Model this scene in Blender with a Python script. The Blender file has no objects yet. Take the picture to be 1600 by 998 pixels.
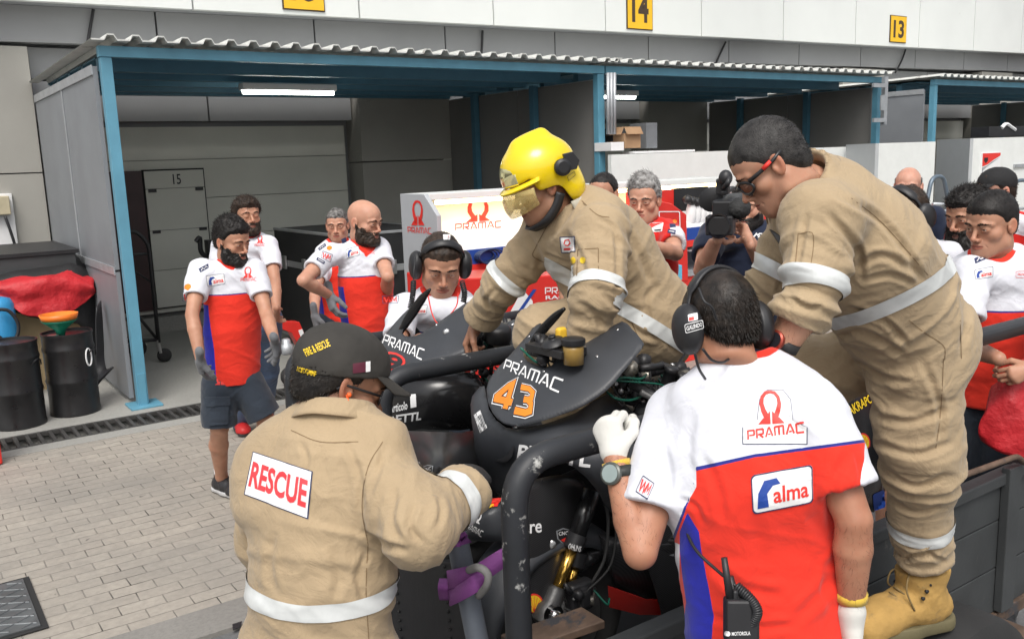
import bpy, bmesh, math, random
import numpy as np
from mathutils import Vector, Matrix
from mathutils.bvhtree import BVHTree
random.seed(7); RNG = np.random.default_rng(7)
SC = bpy.context.scene; COL = SC.collection
# ------------------------------------------------------------------ camera model
F = 1400.; CX, CY = 800., 499.; HC = 2.05
_roll = math.atan(-0.035); _pitch = math.atan((CY-250)*math.cos(_roll)/F); _yaw = math.radians(55.1)
fw = np.array([math.cos(_yaw)*math.cos(_pitch), math.sin(_yaw)*math.cos(_pitch), -math.sin(_pitch)])
_rt0 = np.array([math.sin(_yaw), -math.cos(_yaw), 0.]); _up0 = np.cross(_rt0, fw)
rt = _rt0*math.cos(_roll)+_up0*math.sin(_roll); up = -_rt0*math.sin(_roll)+_up0*math.cos(_roll)
rt = _rt0*math.cos(-_roll)-_up0*math.sin(-_roll); up = _rt0*math.sin(-_roll)+_up0*math.cos(-_roll)
CAM = np.array([0, 0, HC])
def ray(px, py): return fw+rt*((px-CX)/F)-up*((py-CY)/F)
def P(px, py, d): return CAM+ray(px, py)*d
def on_axis(px, py, ax, v):
    r = ray(px, py); return CAM+r*((v-CAM[ax])/r[ax])
def PY(px, py, y): return on_axis(px, py, 1, y)
def PX(px, py, x): return on_axis(px, py, 0, x)
def PZ(px, py, z): return on_axis(px, py, 2, z)
def proj(p):
    v = np.asarray(p)-CAM; d = v@fw
    return np.stack([CX+F*(v@rt)/d, CY-F*(v@up)/d, d], -1)
def A(*v): return np.array(v, float)
def unit(v): v = np.asarray(v, float); return v/(np.linalg.norm(v)+1e-12)
def reach(px, py, frm, length, near=True):
    """point on the pixel's ray at the given bone length from frm"""
    r = unit(ray(px, py)); o = CAM-np.asarray(frm); b = o@r; c = o@o-length**2; D = b*b-c
    t = -b if D < 0 else (-b-math.sqrt(D) if near else -b+math.sqrt(D))
    q = CAM+r*t
    return q
# ------------------------------------------------------------------ objects
def tag(o, label=None, cat=None, group=None, kind=None):
    if label: o['label'] = label
    if cat: o['category'] = cat
    if group: o['group'] = group
    if kind: o['kind'] = kind
    return o
def thing(name, label, cat, loc=(0, 0, 0), group=None):
    o = bpy.data.objects.new(name, None); COL.objects.link(o); o.location = [float(c) for c in loc]
    o.empty_display_size = .1
    return tag(o, label, cat, group)
def obj(name, verts, faces, mat, parent=None, smooth=True, attrs=None, mats=None, fmat=None):
    me = bpy.data.meshes.new(name)
    verts = np.asarray(verts, float)
    off = np.array(parent.location) if parent is not None and parent.type == 'EMPTY' else None
    if parent is not None and parent.type != 'EMPTY':
        off = np.array(parent.location)+(np.array(parent.parent.location) if parent.parent else 0)
    v = verts-off if off is not None else verts
    if isinstance(faces, np.ndarray):
        n = len(faces); k = faces.shape[1] if n else 4
        me.vertices.add(len(v)); me.vertices.foreach_set('co', v.astype(np.float32).ravel())
        me.loops.add(n*k); me.loops.foreach_set('vertex_index', faces.astype(np.int32).ravel())
        me.polygons.add(n); me.polygons.foreach_set('loop_start', np.arange(0, n*k, k, dtype=np.int32))
        me.update(calc_edges=True)
    else:
        me.from_pydata([tuple(map(float, c)) for c in v], [], [tuple(map(int, f)) for f in faces]); me.update()
    for m in (mats or [mat]): me.materials.append(m)
    if fmat is not None: me.polygons.foreach_set('material_index', np.asarray(fmat, np.int32))
    me.polygons.foreach_set('use_smooth', [bool(smooth)]*len(me.polygons))
    for k_, a in (attrs or {}).items():
        at = me.attributes.new(k_, 'FLOAT', 'POINT'); at.data.foreach_set('value', np.asarray(a, np.float32))
    o = bpy.data.objects.new(name, me); COL.objects.link(o)
    if parent is not None: o.parent = parent
    return o
def world_off(o):
    off = np.array(o.location, float); p = o.parent
    while p is not None: off = off+np.array(p.location); p = p.parent
    return off
def wverts(o):
    n = len(o.data.vertices); a = np.empty(n*3, np.float32); o.data.vertices.foreach_get('co', a)
    return a.reshape(-1, 3).astype(float)+world_off(o)
def set_wverts(o, v):
    o.data.vertices.foreach_set('co', (v-world_off(o)).astype(np.float32).ravel()); o.data.update()
class MB:
    """collects shapes for ONE mesh"""
    def __init__(s): s.v = []; s.f = []; s.m = []; s.cur = 0
    def add(s, v, f):
        b = len(s.v); s.v += [tuple(map(float, c)) for c in v]; s.f += [tuple(int(i)+b for i in q) for q in f]; s.m += [s.cur]*len(f); return s
    def mi(s, i): s.cur = i; return s
    def hexa(s, c):   # 8 corners, bottom 4 then top 4
        return s.add(c, [(3, 2, 1, 0), (4, 5, 6, 7), (0, 1, 5, 4), (1, 2, 6, 5), (2, 3, 7, 6), (3, 0, 4, 7)])
    def box(s, x0, y0, z0, x1, y1, z1):
        return s.hexa([(x0, y0, z0), (x1, y0, z0), (x1, y1, z0), (x0, y1, z0), (x0, y0, z1), (x1, y0, z1), (x1, y1, z1), (x0, y1, z1)])
    def obox(s, c, ax, ay, az, hx, hy, hz):
        c, ax, ay, az = map(np.asarray, (c, ax, ay, az)); q = []
        for k in (-1, 1):
            for i, j in ((-1, -1), (1, -1), (1, 1), (-1, 1)): q.append(c+ax*hx*i+ay*hy*j+az*hz*k)
        return s.hexa(q)
    def prism(s, poly, d):   # extrude 3d polygon by vector d
        n = len(poly); poly = [np.asarray(p, float) for p in poly]; d = np.asarray(d, float)
        return s.add(poly+[p+d for p in poly], [tuple(range(n))[::-1], tuple(range(n, 2*n))]+[(i, (i+1) % n, n+(i+1) % n, n+i) for i in range(n)])
    def tube(s, pts, r, n=12, caps=True, flat=None, closed=False):
        pts = [np.asarray(p, float) for p in pts]; m = len(pts); rs = r if hasattr(r, '__len__') else [r]*m
        T = []
        for i in range(m):
            a = pts[(i-1) % m] if (closed or i > 0) else pts[i]; b = pts[(i+1) % m] if (closed or i < m-1) else pts[i]; T.append(unit(b-a))
        ref = A(0, 0, 1) if abs(T[0][2]) < .9 else A(1, 0, 0)
        N = unit(np.cross(T[0], ref)); V = []
        for i in range(m):
            N = unit(N-T[i]*(N@T[i])); B = np.cross(T[i], N)
            for k in range(n):
                t = 2*math.pi*k/n; V.append(pts[i]+(N*math.cos(t)+B*math.sin(t))*rs[i])
        Fc = [(i*n+k, i*n+(k+1) % n, ((i+1) % m)*n+(k+1) % n, ((i+1) % m)*n+k) for i in range(m if closed else m-1) for k in range(n)]
        if caps and not closed: Fc += [tuple(range(n))[::-1], tuple(range((m-1)*n, m*n))]
        return s.add(V, Fc)
    def lathe(s, c, axis, prof, n=28, ref=None):   # prof [(r,h)...]
        c = np.asarray(c, float); axis = unit(axis); ref = A(1, 0, 0) if abs(axis[0]) < .8 else A(0, 1, 0)
        N = unit(np.cross(axis, ref)); B = np.cross(axis, N); V = []
        for r, h in prof:
            for k in range(n):
                t = 2*math.pi*k/n; V.append(c+axis*h+(N*math.cos(t)+B*math.sin(t))*max(r, 1e-4))
        m = len(prof)
        return s.add(V, [(i*n+k, i*n+(k+1) % n, (i+1)*n+(k+1) % n, (i+1)*n+k) for i in range(m-1) for k in range(n)]+[tuple(range(n))[::-1], tuple(range((m-1)*n, m*n))])
    def ball(s, c, r, n=14):
        rr = r if hasattr(r, '__len__') else (r, r, r); V = []; Fc = []
        for i in range(n+1):
            a = math.pi*i/n
            for k in range(2*n):
                b = math.pi*k/n; V.append((c[0]+rr[0]*math.sin(a)*math.cos(b), c[1]+rr[1]*math.sin(a)*math.sin(b), c[2]+rr[2]*math.cos(a)))
        for i in range(n):
            for k in range(2*n): Fc.append((i*2*n+k, (i+1)*2*n+k, (i+1)*2*n+(k+1) % (2*n), i*2*n+(k+1) % (2*n)))
        return s.add(V, Fc)
    def build(s, name, mat, parent=None, smooth=False, bevel=0, auto=None, sub=0):
        mats = mat if isinstance(mat, (list, tuple)) else [mat]
        o = obj(name, s.v, s.f, None, parent, smooth, mats=mats, fmat=s.m)
        if bevel:
            b = o.modifiers.new('b', 'BEVEL'); b.width = bevel; b.segments = 2; b.limit_method = 'ANGLE'; b.angle_limit = math.radians(40)
        if auto:
            o.data.polygons.foreach_set('use_smooth', [True]*len(o.data.polygons)); o.data.set_sharp_from_angle(angle=math.radians(auto))
        return o
def arc_path(pts, r, n=6):
    """polyline with rounded corners"""
    pts = [np.asarray(p, float) for p in pts]; out = [pts[0]]
    for i in range(1, len(pts)-1):
        a, b, c = pts[i-1], pts[i], pts[i+1]; rr = min(r, np.linalg.norm(a-b)*.49, np.linalg.norm(c-b)*.49)
        p0 = b+unit(a-b)*rr; p1 = b+unit(c-b)*rr
        for k in range(n+1):
            t = k/n; out.append((1-t)**2*p0+2*t*(1-t)*b+t*t*p1)
    return out+[pts[-1]]
def spline(pts, per=6, closed=False):
    pts = np.asarray(pts, float); n = len(pts); out = []
    rng_ = range(n if closed else n-1)
    for i in rng_:
        p0 = pts[(i-1) % n] if (closed or i > 0) else 2*pts[0]-pts[1]; p1 = pts[i]; p2 = pts[(i+1) % n]
        p3 = pts[(i+2) % n] if (closed or i < n-2) else 2*pts[-1]-pts[-2]
        for k in range(per):
            t = k/per; out.append(.5*((2*p1)+(p2-p0)*t+(2*p0-5*p1+4*p2-p3)*t*t+(3*p1-p0-3*p2+p3)*t**3))
    if not closed: out.append(pts[-1])
    return np.array(out)
def patch(name, grid, mat, parent=None, thick=.004, per=6, smooth=True):
    """smooth panel through a grid of 3D points, with real thickness"""
    g = np.array(grid, float); R, C_, _ = g.shape
    rows = np.array([spline(g[i], per) for i in range(R)])
    cols = np.array([spline(rows[:, j], per) for j in range(rows.shape[1])]).transpose(1, 0, 2)
    r, c = cols.shape[:2]; V = cols.reshape(-1, 3)
    idx = np.arange(r*c).reshape(r, c)
    Fq = np.stack([idx[:-1, :-1], idx[:-1, 1:], idx[1:, 1:], idx[1:, :-1]], -1).reshape(-1, 4)
    o = obj(name, V, Fq, mat, parent, smooth)
    if thick:
        m = o.modifiers.new('s', 'SOLIDIFY'); m.thickness = thick; m.offset = 0
    return o
# ------------------------------------------------------------------ noise + implicit surfaces
def _h(i, j, k, s):
    n = (i*374761393+j*668265263+k*2147483647+s*974634777) & 0xffffffff
    n = ((n ^ (n >> 13))*1274126177) & 0xffffffff
    return ((n ^ (n >> 16)) & 0xffff)/65535.
def vnoise(p, s=0):
    i = np.floor(p).astype(np.int64); f = p-i; f = f*f*(3-2*f); r = 0
    for a in (0, 1):
        for b in (0, 1):
            for c in (0, 1):
                w = (f[..., 0] if a else 1-f[..., 0])*(f[..., 1] if b else 1-f[..., 1])*(f[..., 2] if c else 1-f[..., 2])
                r = r+w*_h(i[..., 0]+a, i[..., 1]+b, i[..., 2]+c, s)
    return r*2-1
def fbm(p, s=0, o=3): return sum(vnoise(p*2**i, s+i)*.5**i for i in range(o))
def surface_nets(vol, org, h):
    s = vol < 0
    c = np.zeros(tuple(n-1 for n in vol.shape), np.int8)
    offs = [(a, b, d) for a in (0, 1) for b in (0, 1) for d in (0, 1)]
    X, Y, Z = c.shape
    for a, b, d in offs: c += s[a:a+X, b:b+Y, d:d+Z]
    act = (c > 0) & (c < 8); ai = np.argwhere(act)
    idx = np.full(c.shape, -1, np.int64); idx[act] = np.arange(len(ai))
    vals = {o: vol[ai[:, 0]+o[0], ai[:, 1]+o[1], ai[:, 2]+o[2]] for o in offs}
    acc = np.zeros((len(ai), 3)); cnt = np.zeros(len(ai))
    for o in offs:
        for ax in range(3):
            if o[ax] == 0:
                q = list(o); q[ax] = 1; va, vb = vals[o], vals[tuple(q)]; m = (va < 0) != (vb < 0)
                t = np.where(m, va/np.where(va-vb == 0, 1, va-vb), 0)
                pt = np.tile(np.array(o, float), (len(ai), 1)); pt[:, ax] += t
                acc[m] += pt[m]; cnt[m] += 1
    V = np.asarray(org)+h*(ai+acc/np.maximum(cnt, 1)[:, None]); quads = []
    for ax in range(3):
        sl0 = [slice(None)]*3; sl1 = [slice(None)]*3; sl0[ax] = slice(0, -1); sl1[ax] = slice(1, None)
        a, b = s[tuple(sl0)], s[tuple(sl1)]; e = np.argwhere(a != b)
        o1, o2 = (ax+1) % 3, (ax+2) % 3
        ok = (e[:, o1] > 0) & (e[:, o2] > 0) & (e[:, o1] < c.shape[o1]) & (e[:, o2] < c.shape[o2]) & (e[:, ax] < c.shape[ax]); e = e[ok]
        sg = a[e[:, 0], e[:, 1], e[:, 2]]
        def at(d1, d2):
            q = e.copy(); q[:, o1] -= d1; q[:, o2] -= d2; return idx[q[:, 0], q[:, 1], q[:, 2]]
        Q = np.stack([at(1, 1), at(0, 1), at(0, 0), at(1, 0)], -1)
        Q[~sg] = Q[~sg][:, ::-1]; quads.append(Q)
    Q = np.concatenate(quads); Q = Q[(Q >= 0).all(1)]
    return V, Q
def smooth_v(V, Q, it=2, lam=.5):
    V = V.copy(); E = np.concatenate([Q[:, [0, 1]], Q[:, [1, 2]], Q[:, [2, 3]], Q[:, [3, 0]]]); n = len(V)
    deg = np.bincount(E[:, 0], minlength=n)+np.bincount(E[:, 1], minlength=n)
    for k in range(it):
        S = np.stack([np.bincount(E[:, 0], V[E[:, 1], a], n)+np.bincount(E[:, 1], V[E[:, 0], a], n) for a in range(3)], -1)
        V += ((S/np.maximum(deg, 1)[:, None])-V)*(lam if k % 2 == 0 else -lam*.6)
    return V
def vnormals(V, Q):
    n = np.cross(V[Q[:, 2]]-V[Q[:, 0]], V[Q[:, 3]]-V[Q[:, 1]]); N = np.zeros_like(V)
    for k in range(4):
        for a in range(3): N[:, a] += np.bincount(Q[:, k], n[:, a], len(V))
    return N/(np.linalg.norm(N, axis=1)[:, None]+1e-12)
class Fld:
    def __init__(s): s.p = []
    def cone(s, a, b, ra, rb=None, k=.01, n=None, fl=1., op='u'):
        a = A(*a); b = A(*b); rb = ra if rb is None else rb
        f1 = max(1, 1/fl) if n is not None else 1; R = max(ra, rb)*f1
        s.p.append(('c', (a, b, ra, rb, None if n is None else unit(n), fl), k, op, np.minimum(a, b)-R, np.maximum(a, b)+R)); return s
    def chain(s, pts, rs, k=.01, n=None, fl=1., op='u'):
        fls = fl if hasattr(fl, '__len__') else [fl]*len(pts)
        for i in range(len(pts)-1): s.cone(pts[i], pts[i+1], rs[i], rs[i+1], k, n, (fls[i]+fls[i+1])/2, op)
        return s
    def ell(s, c, r, R=None, k=.01, op='u'):
        c = A(*c); m = max(r); s.p.append(('e', (c, A(*r), R), k, op, c-m, c+m)); return s
    def box(s, c, r, R=None, rd=.005, k=.005, op='u'):
        c = A(*c); m = math.sqrt(sum(x*x for x in r)); s.p.append(('b', (c, A(*r), R, rd), k, op, c-m, c+m)); return s
    def plane(s, p, n, k=.002):   # keep the side n points to
        s.p.append(('p', (A(*p), unit(n)), k, 'i', None, None)); return s
    def fn(s, f, k=.004, op='i'): s.p.append(('f', f, k, op, None, None)); return s
    def mesh(s, h, it=3, pad=.02):
        lo = np.min([q[4] for q in s.p if q[4] is not None and q[3] == 'u'], 0)-pad; hi = np.max([q[5] for q in s.p if q[5] is not None and q[3] == 'u'], 0)+pad
        n = np.ceil((hi-lo)/h).astype(int)+1
        ax = [(lo[a]+h*np.arange(n[a])).astype(np.float32) for a in range(3)]
        vol = np.full(tuple(n), 1., np.float32)
        for kind, q, k, op, blo, bhi in s.p:
            m = k+2.5*h
            if blo is None: sl = (slice(None),)*3
            else:
                i0 = np.clip(np.floor((blo-m-lo)/h).astype(int), 0, n); i1 = np.clip(np.ceil((bhi+m-lo)/h).astype(int)+1, 0, n)
                if (i1 <= i0).any(): continue
                sl = tuple(slice(i0[a], i1[a]) for a in range(3))
            x = ax[0][sl[0]][:, None, None]; y = ax[1][sl[1]][None, :, None]; z = ax[2][sl[2]][None, None, :]
            if kind == 'c':
                a, b, ra, rb, nn, fl = q; ba = b-a; L2 = max(ba@ba, 1e-12)
                dx, dy, dz = x-a[0], y-a[1], z-a[2]
                t = np.clip((dx*ba[0]+dy*ba[1]+dz*ba[2])/L2, 0, 1)
                ex, ey, ez = dx-ba[0]*t, dy-ba[1]*t, dz-ba[2]*t
                d2 = ex*ex+ey*ey+ez*ez
                if nn is not None: d2 = d2+(fl*fl-1)*(ex*nn[0]+ey*nn[1]+ez*nn[2])**2
                d = np.sqrt(np.maximum(d2, 0))-(ra+(rb-ra)*t)
            elif kind in 'eb':
                c, r, R = q[:3]; dx, dy, dz = x-c[0], y-c[1], z-c[2]
                if R is not None: dx, dy, dz = [R[0, a]*dx+R[1, a]*dy+R[2, a]*dz for a in range(3)]   # columns of R are the axes
                if kind == 'e':
                    k0 = np.sqrt((dx/r[0])**2+(dy/r[1])**2+(dz/r[2])**2); k1 = np.sqrt((dx/r[0]**2)**2+(dy/r[1]**2)**2+(dz/r[2]**2)**2)
                    d = k0*(k0-1)/np.maximum(k1, 1e-9)
                else:
                    rd = q[3]; qx, qy, qz = np.abs(dx)-r[0]+rd, np.abs(dy)-r[1]+rd, np.abs(dz)-r[2]+rd
                    d = np.sqrt(np.maximum(qx, 0)**2+np.maximum(qy, 0)**2+np.maximum(qz, 0)**2)+np.minimum(np.maximum(np.maximum(qx, qy), qz), 0)-rd
            elif kind == 'p':
                p0, nn = q; d = -((x-p0[0])*nn[0]+(y-p0[1])*nn[1]+(z-p0[2])*nn[2])
            else: d = q(x, y, z)
            v = vol[sl]
            if op == 'u':
                hh = np.maximum(k-np.abs(v-d), 0)/max(k, 1e-6); r_ = np.minimum(v, d)-hh*hh*k*.25
            elif op == 's':
                hh = np.maximum(k-np.abs(v+d), 0)/max(k, 1e-6); r_ = np.maximum(v, -d)+hh*hh*k*.25
            else:
                hh = np.maximum(k-np.abs(v-d), 0)/max(k, 1e-6); r_ = np.maximum(v, d)+hh*hh*k*.25
            vol[sl] = r_
        V, Q = surface_nets(vol, lo, h)
        return smooth_v(V, Q, it), Q
# ------------------------------------------------------------------ materials
def _mat(name):
    m = bpy.data.materials.new(name); m.use_nodes = True; nt = m.node_tree
    return m, nt, nt.nodes['Principled BSDF']
def nd(nt, t, **kw):
    n = nt.nodes.new(t)
    for k, v in kw.items():
        if k.startswith('i_'): n.inputs[k[2:].replace('_', ' ')].default_value = v
        else: setattr(n, k, v)
    return n
def C4(c): return (c[0], c[1], c[2], 1)
def mixc(nt, fac, a, b, bt='MIX'):
    m = nt.nodes.new('ShaderNodeMix'); m.data_type = 'RGBA'; m.blend_type = bt; m.clamp_factor = True
    for s_, v in ((0, fac), (6, a), (7, b)):
        if hasattr(v, 'is_linked') or isinstance(v, bpy.types.NodeSocket): nt.links.new(v, m.inputs[s_])
        else: m.inputs[s_].default_value = v if s_ == 0 else (C4(v) if len(v) == 3 else v)
    return m.outputs[2]
def mth(nt, op, a, b=0., c=None):
    m = nt.nodes.new('ShaderNodeMath'); m.operation = op
    for i, v in enumerate((a, b) if c is None else (a, b, c)):
        if isinstance(v, bpy.types.NodeSocket): nt.links.new(v, m.inputs[i])
        else: m.inputs[i].default_value = v
    return m.outputs[0]
def attr(nt, name):
    n = nt.nodes.new('ShaderNodeAttribute'); n.attribute_name = name; return n.outputs['Fac']
def noise(nt, scale, det=4, rough=.55, coord=None, dist=0):
    n = nt.nodes.new('ShaderNodeTexNoise'); n.inputs['Scale'].default_value = scale; n.inputs['Detail'].default_value = det
    n.inputs['Roughness'].default_value = rough; n.inputs['Distortion'].default_value = dist
    if coord is None:
        tc = nt.nodes.new('ShaderNodeTexCoord'); coord = tc.outputs['Object']
    nt.links.new(coord, n.inputs['Vector']); return n.outputs['Fac']
def ramp(nt, f, a, b):
    m = nt.nodes.new('ShaderNodeMapRange'); nt.links.new(f, m.inputs[0]); m.inputs[1].default_value = a; m.inputs[2].default_value = b; return m.outputs[0]
def step(nt, f, w=.0004):
    return ramp(nt, f, -w, w)
def bump(nt, bs, h, st, dist=.01, prev=None):
    b = nt.nodes.new('ShaderNodeBump'); b.inputs['Strength'].default_value = st; b.inputs['Distance'].default_value = dist
    nt.links.new(h, b.inputs['Height'])
    if prev is not None: nt.links.new(prev, b.inputs['Normal'])
    nt.links.new(b.outputs[0], bs.inputs['Normal']); return b.outputs[0]
_MC = {}
def M(name, col, rough=.5, metal=0., var=.15, vs=6., bs=0., bscale=40., bd=.004, spec=.5, dirt=None, emit=None, alpha=None, trans=0., coat=0., rv=0.):
    if name in _MC: return _MC[name]
    m, nt, b = _mat(name)
    lk = nt.links.new
    f = ramp(nt, noise(nt, vs, 5), .3, .7)
    base = mixc(nt, f, tuple(c*(1-var) for c in col), tuple(min(1, c*(1+var)) for c in col))
    if dirt:
        dm = ramp(nt, noise(nt, dirt[1], 6, .65), dirt[2], dirt[2]+.08); base = mixc(nt, dm, base, dirt[0])
    lk(base, b.inputs['Base Color']); b.inputs['Roughness'].default_value = rough; b.inputs['Metallic'].default_value = metal
    if rv: lk(ramp2(nt, noise(nt, vs*2.3, 5), rough-rv, rough+rv), b.inputs['Roughness'])
    b.inputs['Specular IOR Level'].default_value = spec
    if bs: bump(nt, b, noise(nt, bscale, 5), bs, bd)
    if emit: b.inputs['Emission Color'].default_value = C4(emit[0]); b.inputs['Emission Strength'].default_value = emit[1]
    if trans: b.inputs['Transmission Weight'].default_value = trans
    if coat: b.inputs['Coat Weight'].default_value = coat
    if alpha is not None: b.inputs['Alpha'].default_value = alpha
    _MC[name] = m; return m
def ramp2(nt, f, a, b):
    m = nt.nodes.new('ShaderNodeMapRange'); nt.links.new(f, m.inputs[0]); m.inputs[1].default_value = .3; m.inputs[2].default_value = .7
    m.inputs[3].default_value = a; m.inputs[4].default_value = b; return m.outputs[0]
def fabric(name, col, zones=(), rough=.85, weave=900, wr=.35, sheen=.15, var=.08):
    """cloth: base colour, then (attribute, colour) zones with crisp edges; weave and small wrinkles as bump"""
    if name in _MC: return _MC[name]
    m, nt, b = _mat(name); c = C4(col)
    f = ramp(nt, noise(nt, 5, 4), .3, .7)
    c = mixc(nt, f, tuple(x*(1-var) for x in col), tuple(min(1, x*(1+var)) for x in col))
    for a_, col_ in zones: c = mixc(nt, step(nt, attr(nt, a_)), c, col_)
    nt.links.new(c, b.inputs['Base Color']); b.inputs['Roughness'].default_value = rough
    b.inputs['Specular IOR Level'].default_value = .25; b.inputs['Sheen Weight'].default_value = sheen; b.inputs['Sheen Roughness'].default_value = .5
    p = bump(nt, b, noise(nt, 16, 3, .5, dist=.8), wr, .012)
    p = bump(nt, b, noise(nt, weave, 2), .15, .0006, p)
    _MC[name] = m; return m
# ------------------------------------------------------------------ people: head, hands, skin
def rotm(yaw=0, pitch=0, roll=0):
    """columns right, forward, up of a frame; yaw = heading angle in the world (deg from +x), pitch up +, roll"""
    y, p, r = map(math.radians, (yaw, pitch, roll))
    f = A(math.cos(y)*math.cos(p), math.sin(y)*math.cos(p), math.sin(p)); x = A(math.sin(y), -math.cos(y), 0); u = np.cross(x, f)
    x2 = x*math.cos(r)+u*math.sin(r); u2 = -x*math.sin(r)+u*math.cos(r)
    return np.stack([x2, f, u2], 1)
def skin_mat(name, col, stub=(.05, .04, .035)):
    if name in _MC: return _MC[name]
    m, nt, b = _mat(name)
    f = ramp(nt, noise(nt, 14, 5), .3, .7)
    c = mixc(nt, f, (col[0]*.86, col[1]*.80, col[2]*.78), (col[0]*1.1, col[1]*1.12, col[2]*1.12)); c = mixc(nt, mth(nt, 'MULTIPLY', ramp(nt, noise(nt, 55, 4, .6), .45, .75), .35), c, (col[0]*.95, col[1]*.72, col[2]*.66))
    c = mixc(nt, attr(nt, 'blush'), c, (col[0]*1.0, col[1]*.68, col[2]*.62))
    c = mixc(nt, attr(nt, 'lip'), c, (col[0]*.72, col[1]*.42, col[2]*.42))
    st = mth(nt, 'MULTIPLY', attr(nt, 'stub'), ramp2(nt, noise(nt, 500, 2), .35, 1.))
    c = mixc(nt, st, c, stub)
    nt.links.new(c, b.inputs['Base Color']); b.inputs['Roughness'].default_value = .48; b.inputs['Specular IOR Level'].default_value = .4
    b.inputs['Subsurface Weight'].default_value = .12; b.inputs['Subsurface Radius'].default_value = (.9, .35, .2); b.inputs['Subsurface Scale'].default_value = .006
    p = bump(nt, b, noise(nt, 60, 4), .12, .003); bump(nt, b, noise(nt, 600, 2), .12, .0006, p)
    _MC[name] = m; return m
HR = {}
def head_field(jaw=1., cheek=1., nose=1., neck=.054, brow=1.):
    f = Fld()
    f.ell((0, -.010, .034), (.075, .097, .086), k=.02)
    f.ell((0, .036, .040), (.060, .054, .055), k=.03)
    f.ell((0, .030, -.040), (.056*cheek, .054, .076), k=.03)
    for s in (-1, 1):
        f.ell((s*.043, .05, -.026), (.025*cheek, .026, .024), k=.02)
        f.cone((s*.054*jaw, -.008, -.045), (s*.050*jaw, .006, -.072), .016, .017, k=.025)
        f.cone((s*.050*jaw, .006, -.072), (s*.018, .070, -.100), .017, .017, k=.03)
    f.ell((0, .072, -.094), (.024*jaw, .021, .021), k=.022)
    f.cone((0, .04, -.085), (0, -.01, -.10), .036, .05, k=.03)
    # eye sockets
    for s in (-1, 1): f.ell((s*.033, .108, -.001), (.021, .022, .0125), k=.016, op='s')
    # brow
    for s in (-1, 1): f.chain([(s*.008, .0885, .0165), (s*.028, .0865, .0205), (s*.050, .070, .016)], [.0075*brow, .0085*brow, .007], k=.014)
    # lids over the eyeballs
    for s in (-1, 1):
        f.ell((s*.032, .0785, -.001), (.0165, .0150, .0140), k=.008)
    # nose
    f.cone((0, .0865, .006), (0, .108*1+.004*(nose-1), -.030), .0068, .0088*nose, k=.012)
    f.ell((0, .1105+.004*(nose-1), -.0355), (.0098*nose, .0095, .0085), k=.008)
    for s in (-1, 1):
        f.ell((s*.0125*nose, .0985, -.040), (.0072, .0095, .0068), k=.007)
        f.ell((s*.0065, .103, -.0475), (.0030, .0045, .0032), k=.003, op='s')
    # mouth
    f.ell((0, .070, -.067), (.032, .027, .026), k=.02)
    for s in (-1, 1):
        f.chain([(0, .0965, -.0625), (s*.010, .0945, -.0620), (s*.0235, .084, -.0665)], [.0045, .0048, .0030], k=.005)
        f.chain([(0, .0950, -.0735), (s*.010, .0930, -.0725), (s*.0225, .084, -.0675)], [.0058, .0052, .0028], k=.005)
        f.chain([(0, .1020, -.0676), (s*.012, .0985, -.0672), (s*.0255, .0875, -.0665)], [.0016, .0015, .0012], k=.003, op='s')
        # folds beside the nose
        f.chain([(s*.021, .0985, -.043), (s*.031, .0895, -.058), (s*.034, .081, -.070)], [.0010, .0014, .0006], k=.006, op='s')
    # ears
    for s in (-1, 1):
        R = np.array([[math.cos(.35), s*math.sin(.35)*-1, 0], [s*math.sin(.35), math.cos(.35), 0], [0, 0, 1.]])
        R = R@np.array([[1, 0, 0], [0, math.cos(.18), -math.sin(.18)], [0, math.sin(.18), math.cos(.18)]])
        f.ell((s*.0795, -.008, -.006), (.0062, .0180, .0310), R=R, k=.006)
        f.ell((s*.0855, -.004, -.004), (.0052, .0105, .0200), R=R, k=.004, op='s')
        f.ell((s*.076, .004, -.012), (.006, .006, .008), k=.005)
    # neck
    f.cone((0, -.020, -.045), (0, -.036, -.20), neck, neck+.004, k=.03)
    f.cone((0, .02, -.13), (0, .012, -.15), .012, .010, k=.02)
    return f
def head_mesh(key='n', h=.0023, **kw):
    k = (key, h)
    if k in HR: return HR[k]
    V, Q = head_field(**kw).mesh(h, it=2)
    x, y, z = V.T; ax = np.abs(x)
    g = lambda a, b, c, rx, ry, rz: np.exp(-(((ax-a)/rx)**2+((y-b)/ry)**2+((z-c)/rz)**2))
    # lips
    lz = np.abs(z+.0672+.0*ax)
    lip = np.clip(1.3-np.sqrt((ax/.0245)**2+((z+.0678)/.0098)**2)*1.15, 0, 1)*(y > .08)
    lip = np.clip(lip*4, 0, 1)
    blush = np.clip(.22*g(.04, .07, -.03, .02, .04, .02)+.6*g(0, .11, -.037, .014, .02, .014)+.6*np.clip((ax-.075)*100, 0, 1)+.35*g(.032, .09, -.012, .014, .02, .006), 0, 1)
    jawl = np.clip((-.038-z)/.02, 0, 1)*np.clip((y+.0)/.03, 0, 1)*np.clip((z+.15)/.03, 0, 1)
    HR[k] = (V, Q, dict(lip=lip, blush=blush, beardz=jawl)); return HR[k]
def hair_cards(P0, D, L, w, seed=0):
    """thin hair blades as quads"""
    n = len(P0); r = np.random.default_rng(seed)
    side = np.cross(D, r.normal(size=(n, 3))); side /= np.linalg.norm(side, axis=1)[:, None]+1e-9
    e = P0+D*L[:, None]; a = P0-side*w; b = P0+side*w; c = e+side*w*.25; d = e-side*w*.25
    V = np.stack([a, b, c, d], 1).reshape(-1, 3); Q = np.arange(4*n).reshape(n, 4); return V, Q
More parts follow.
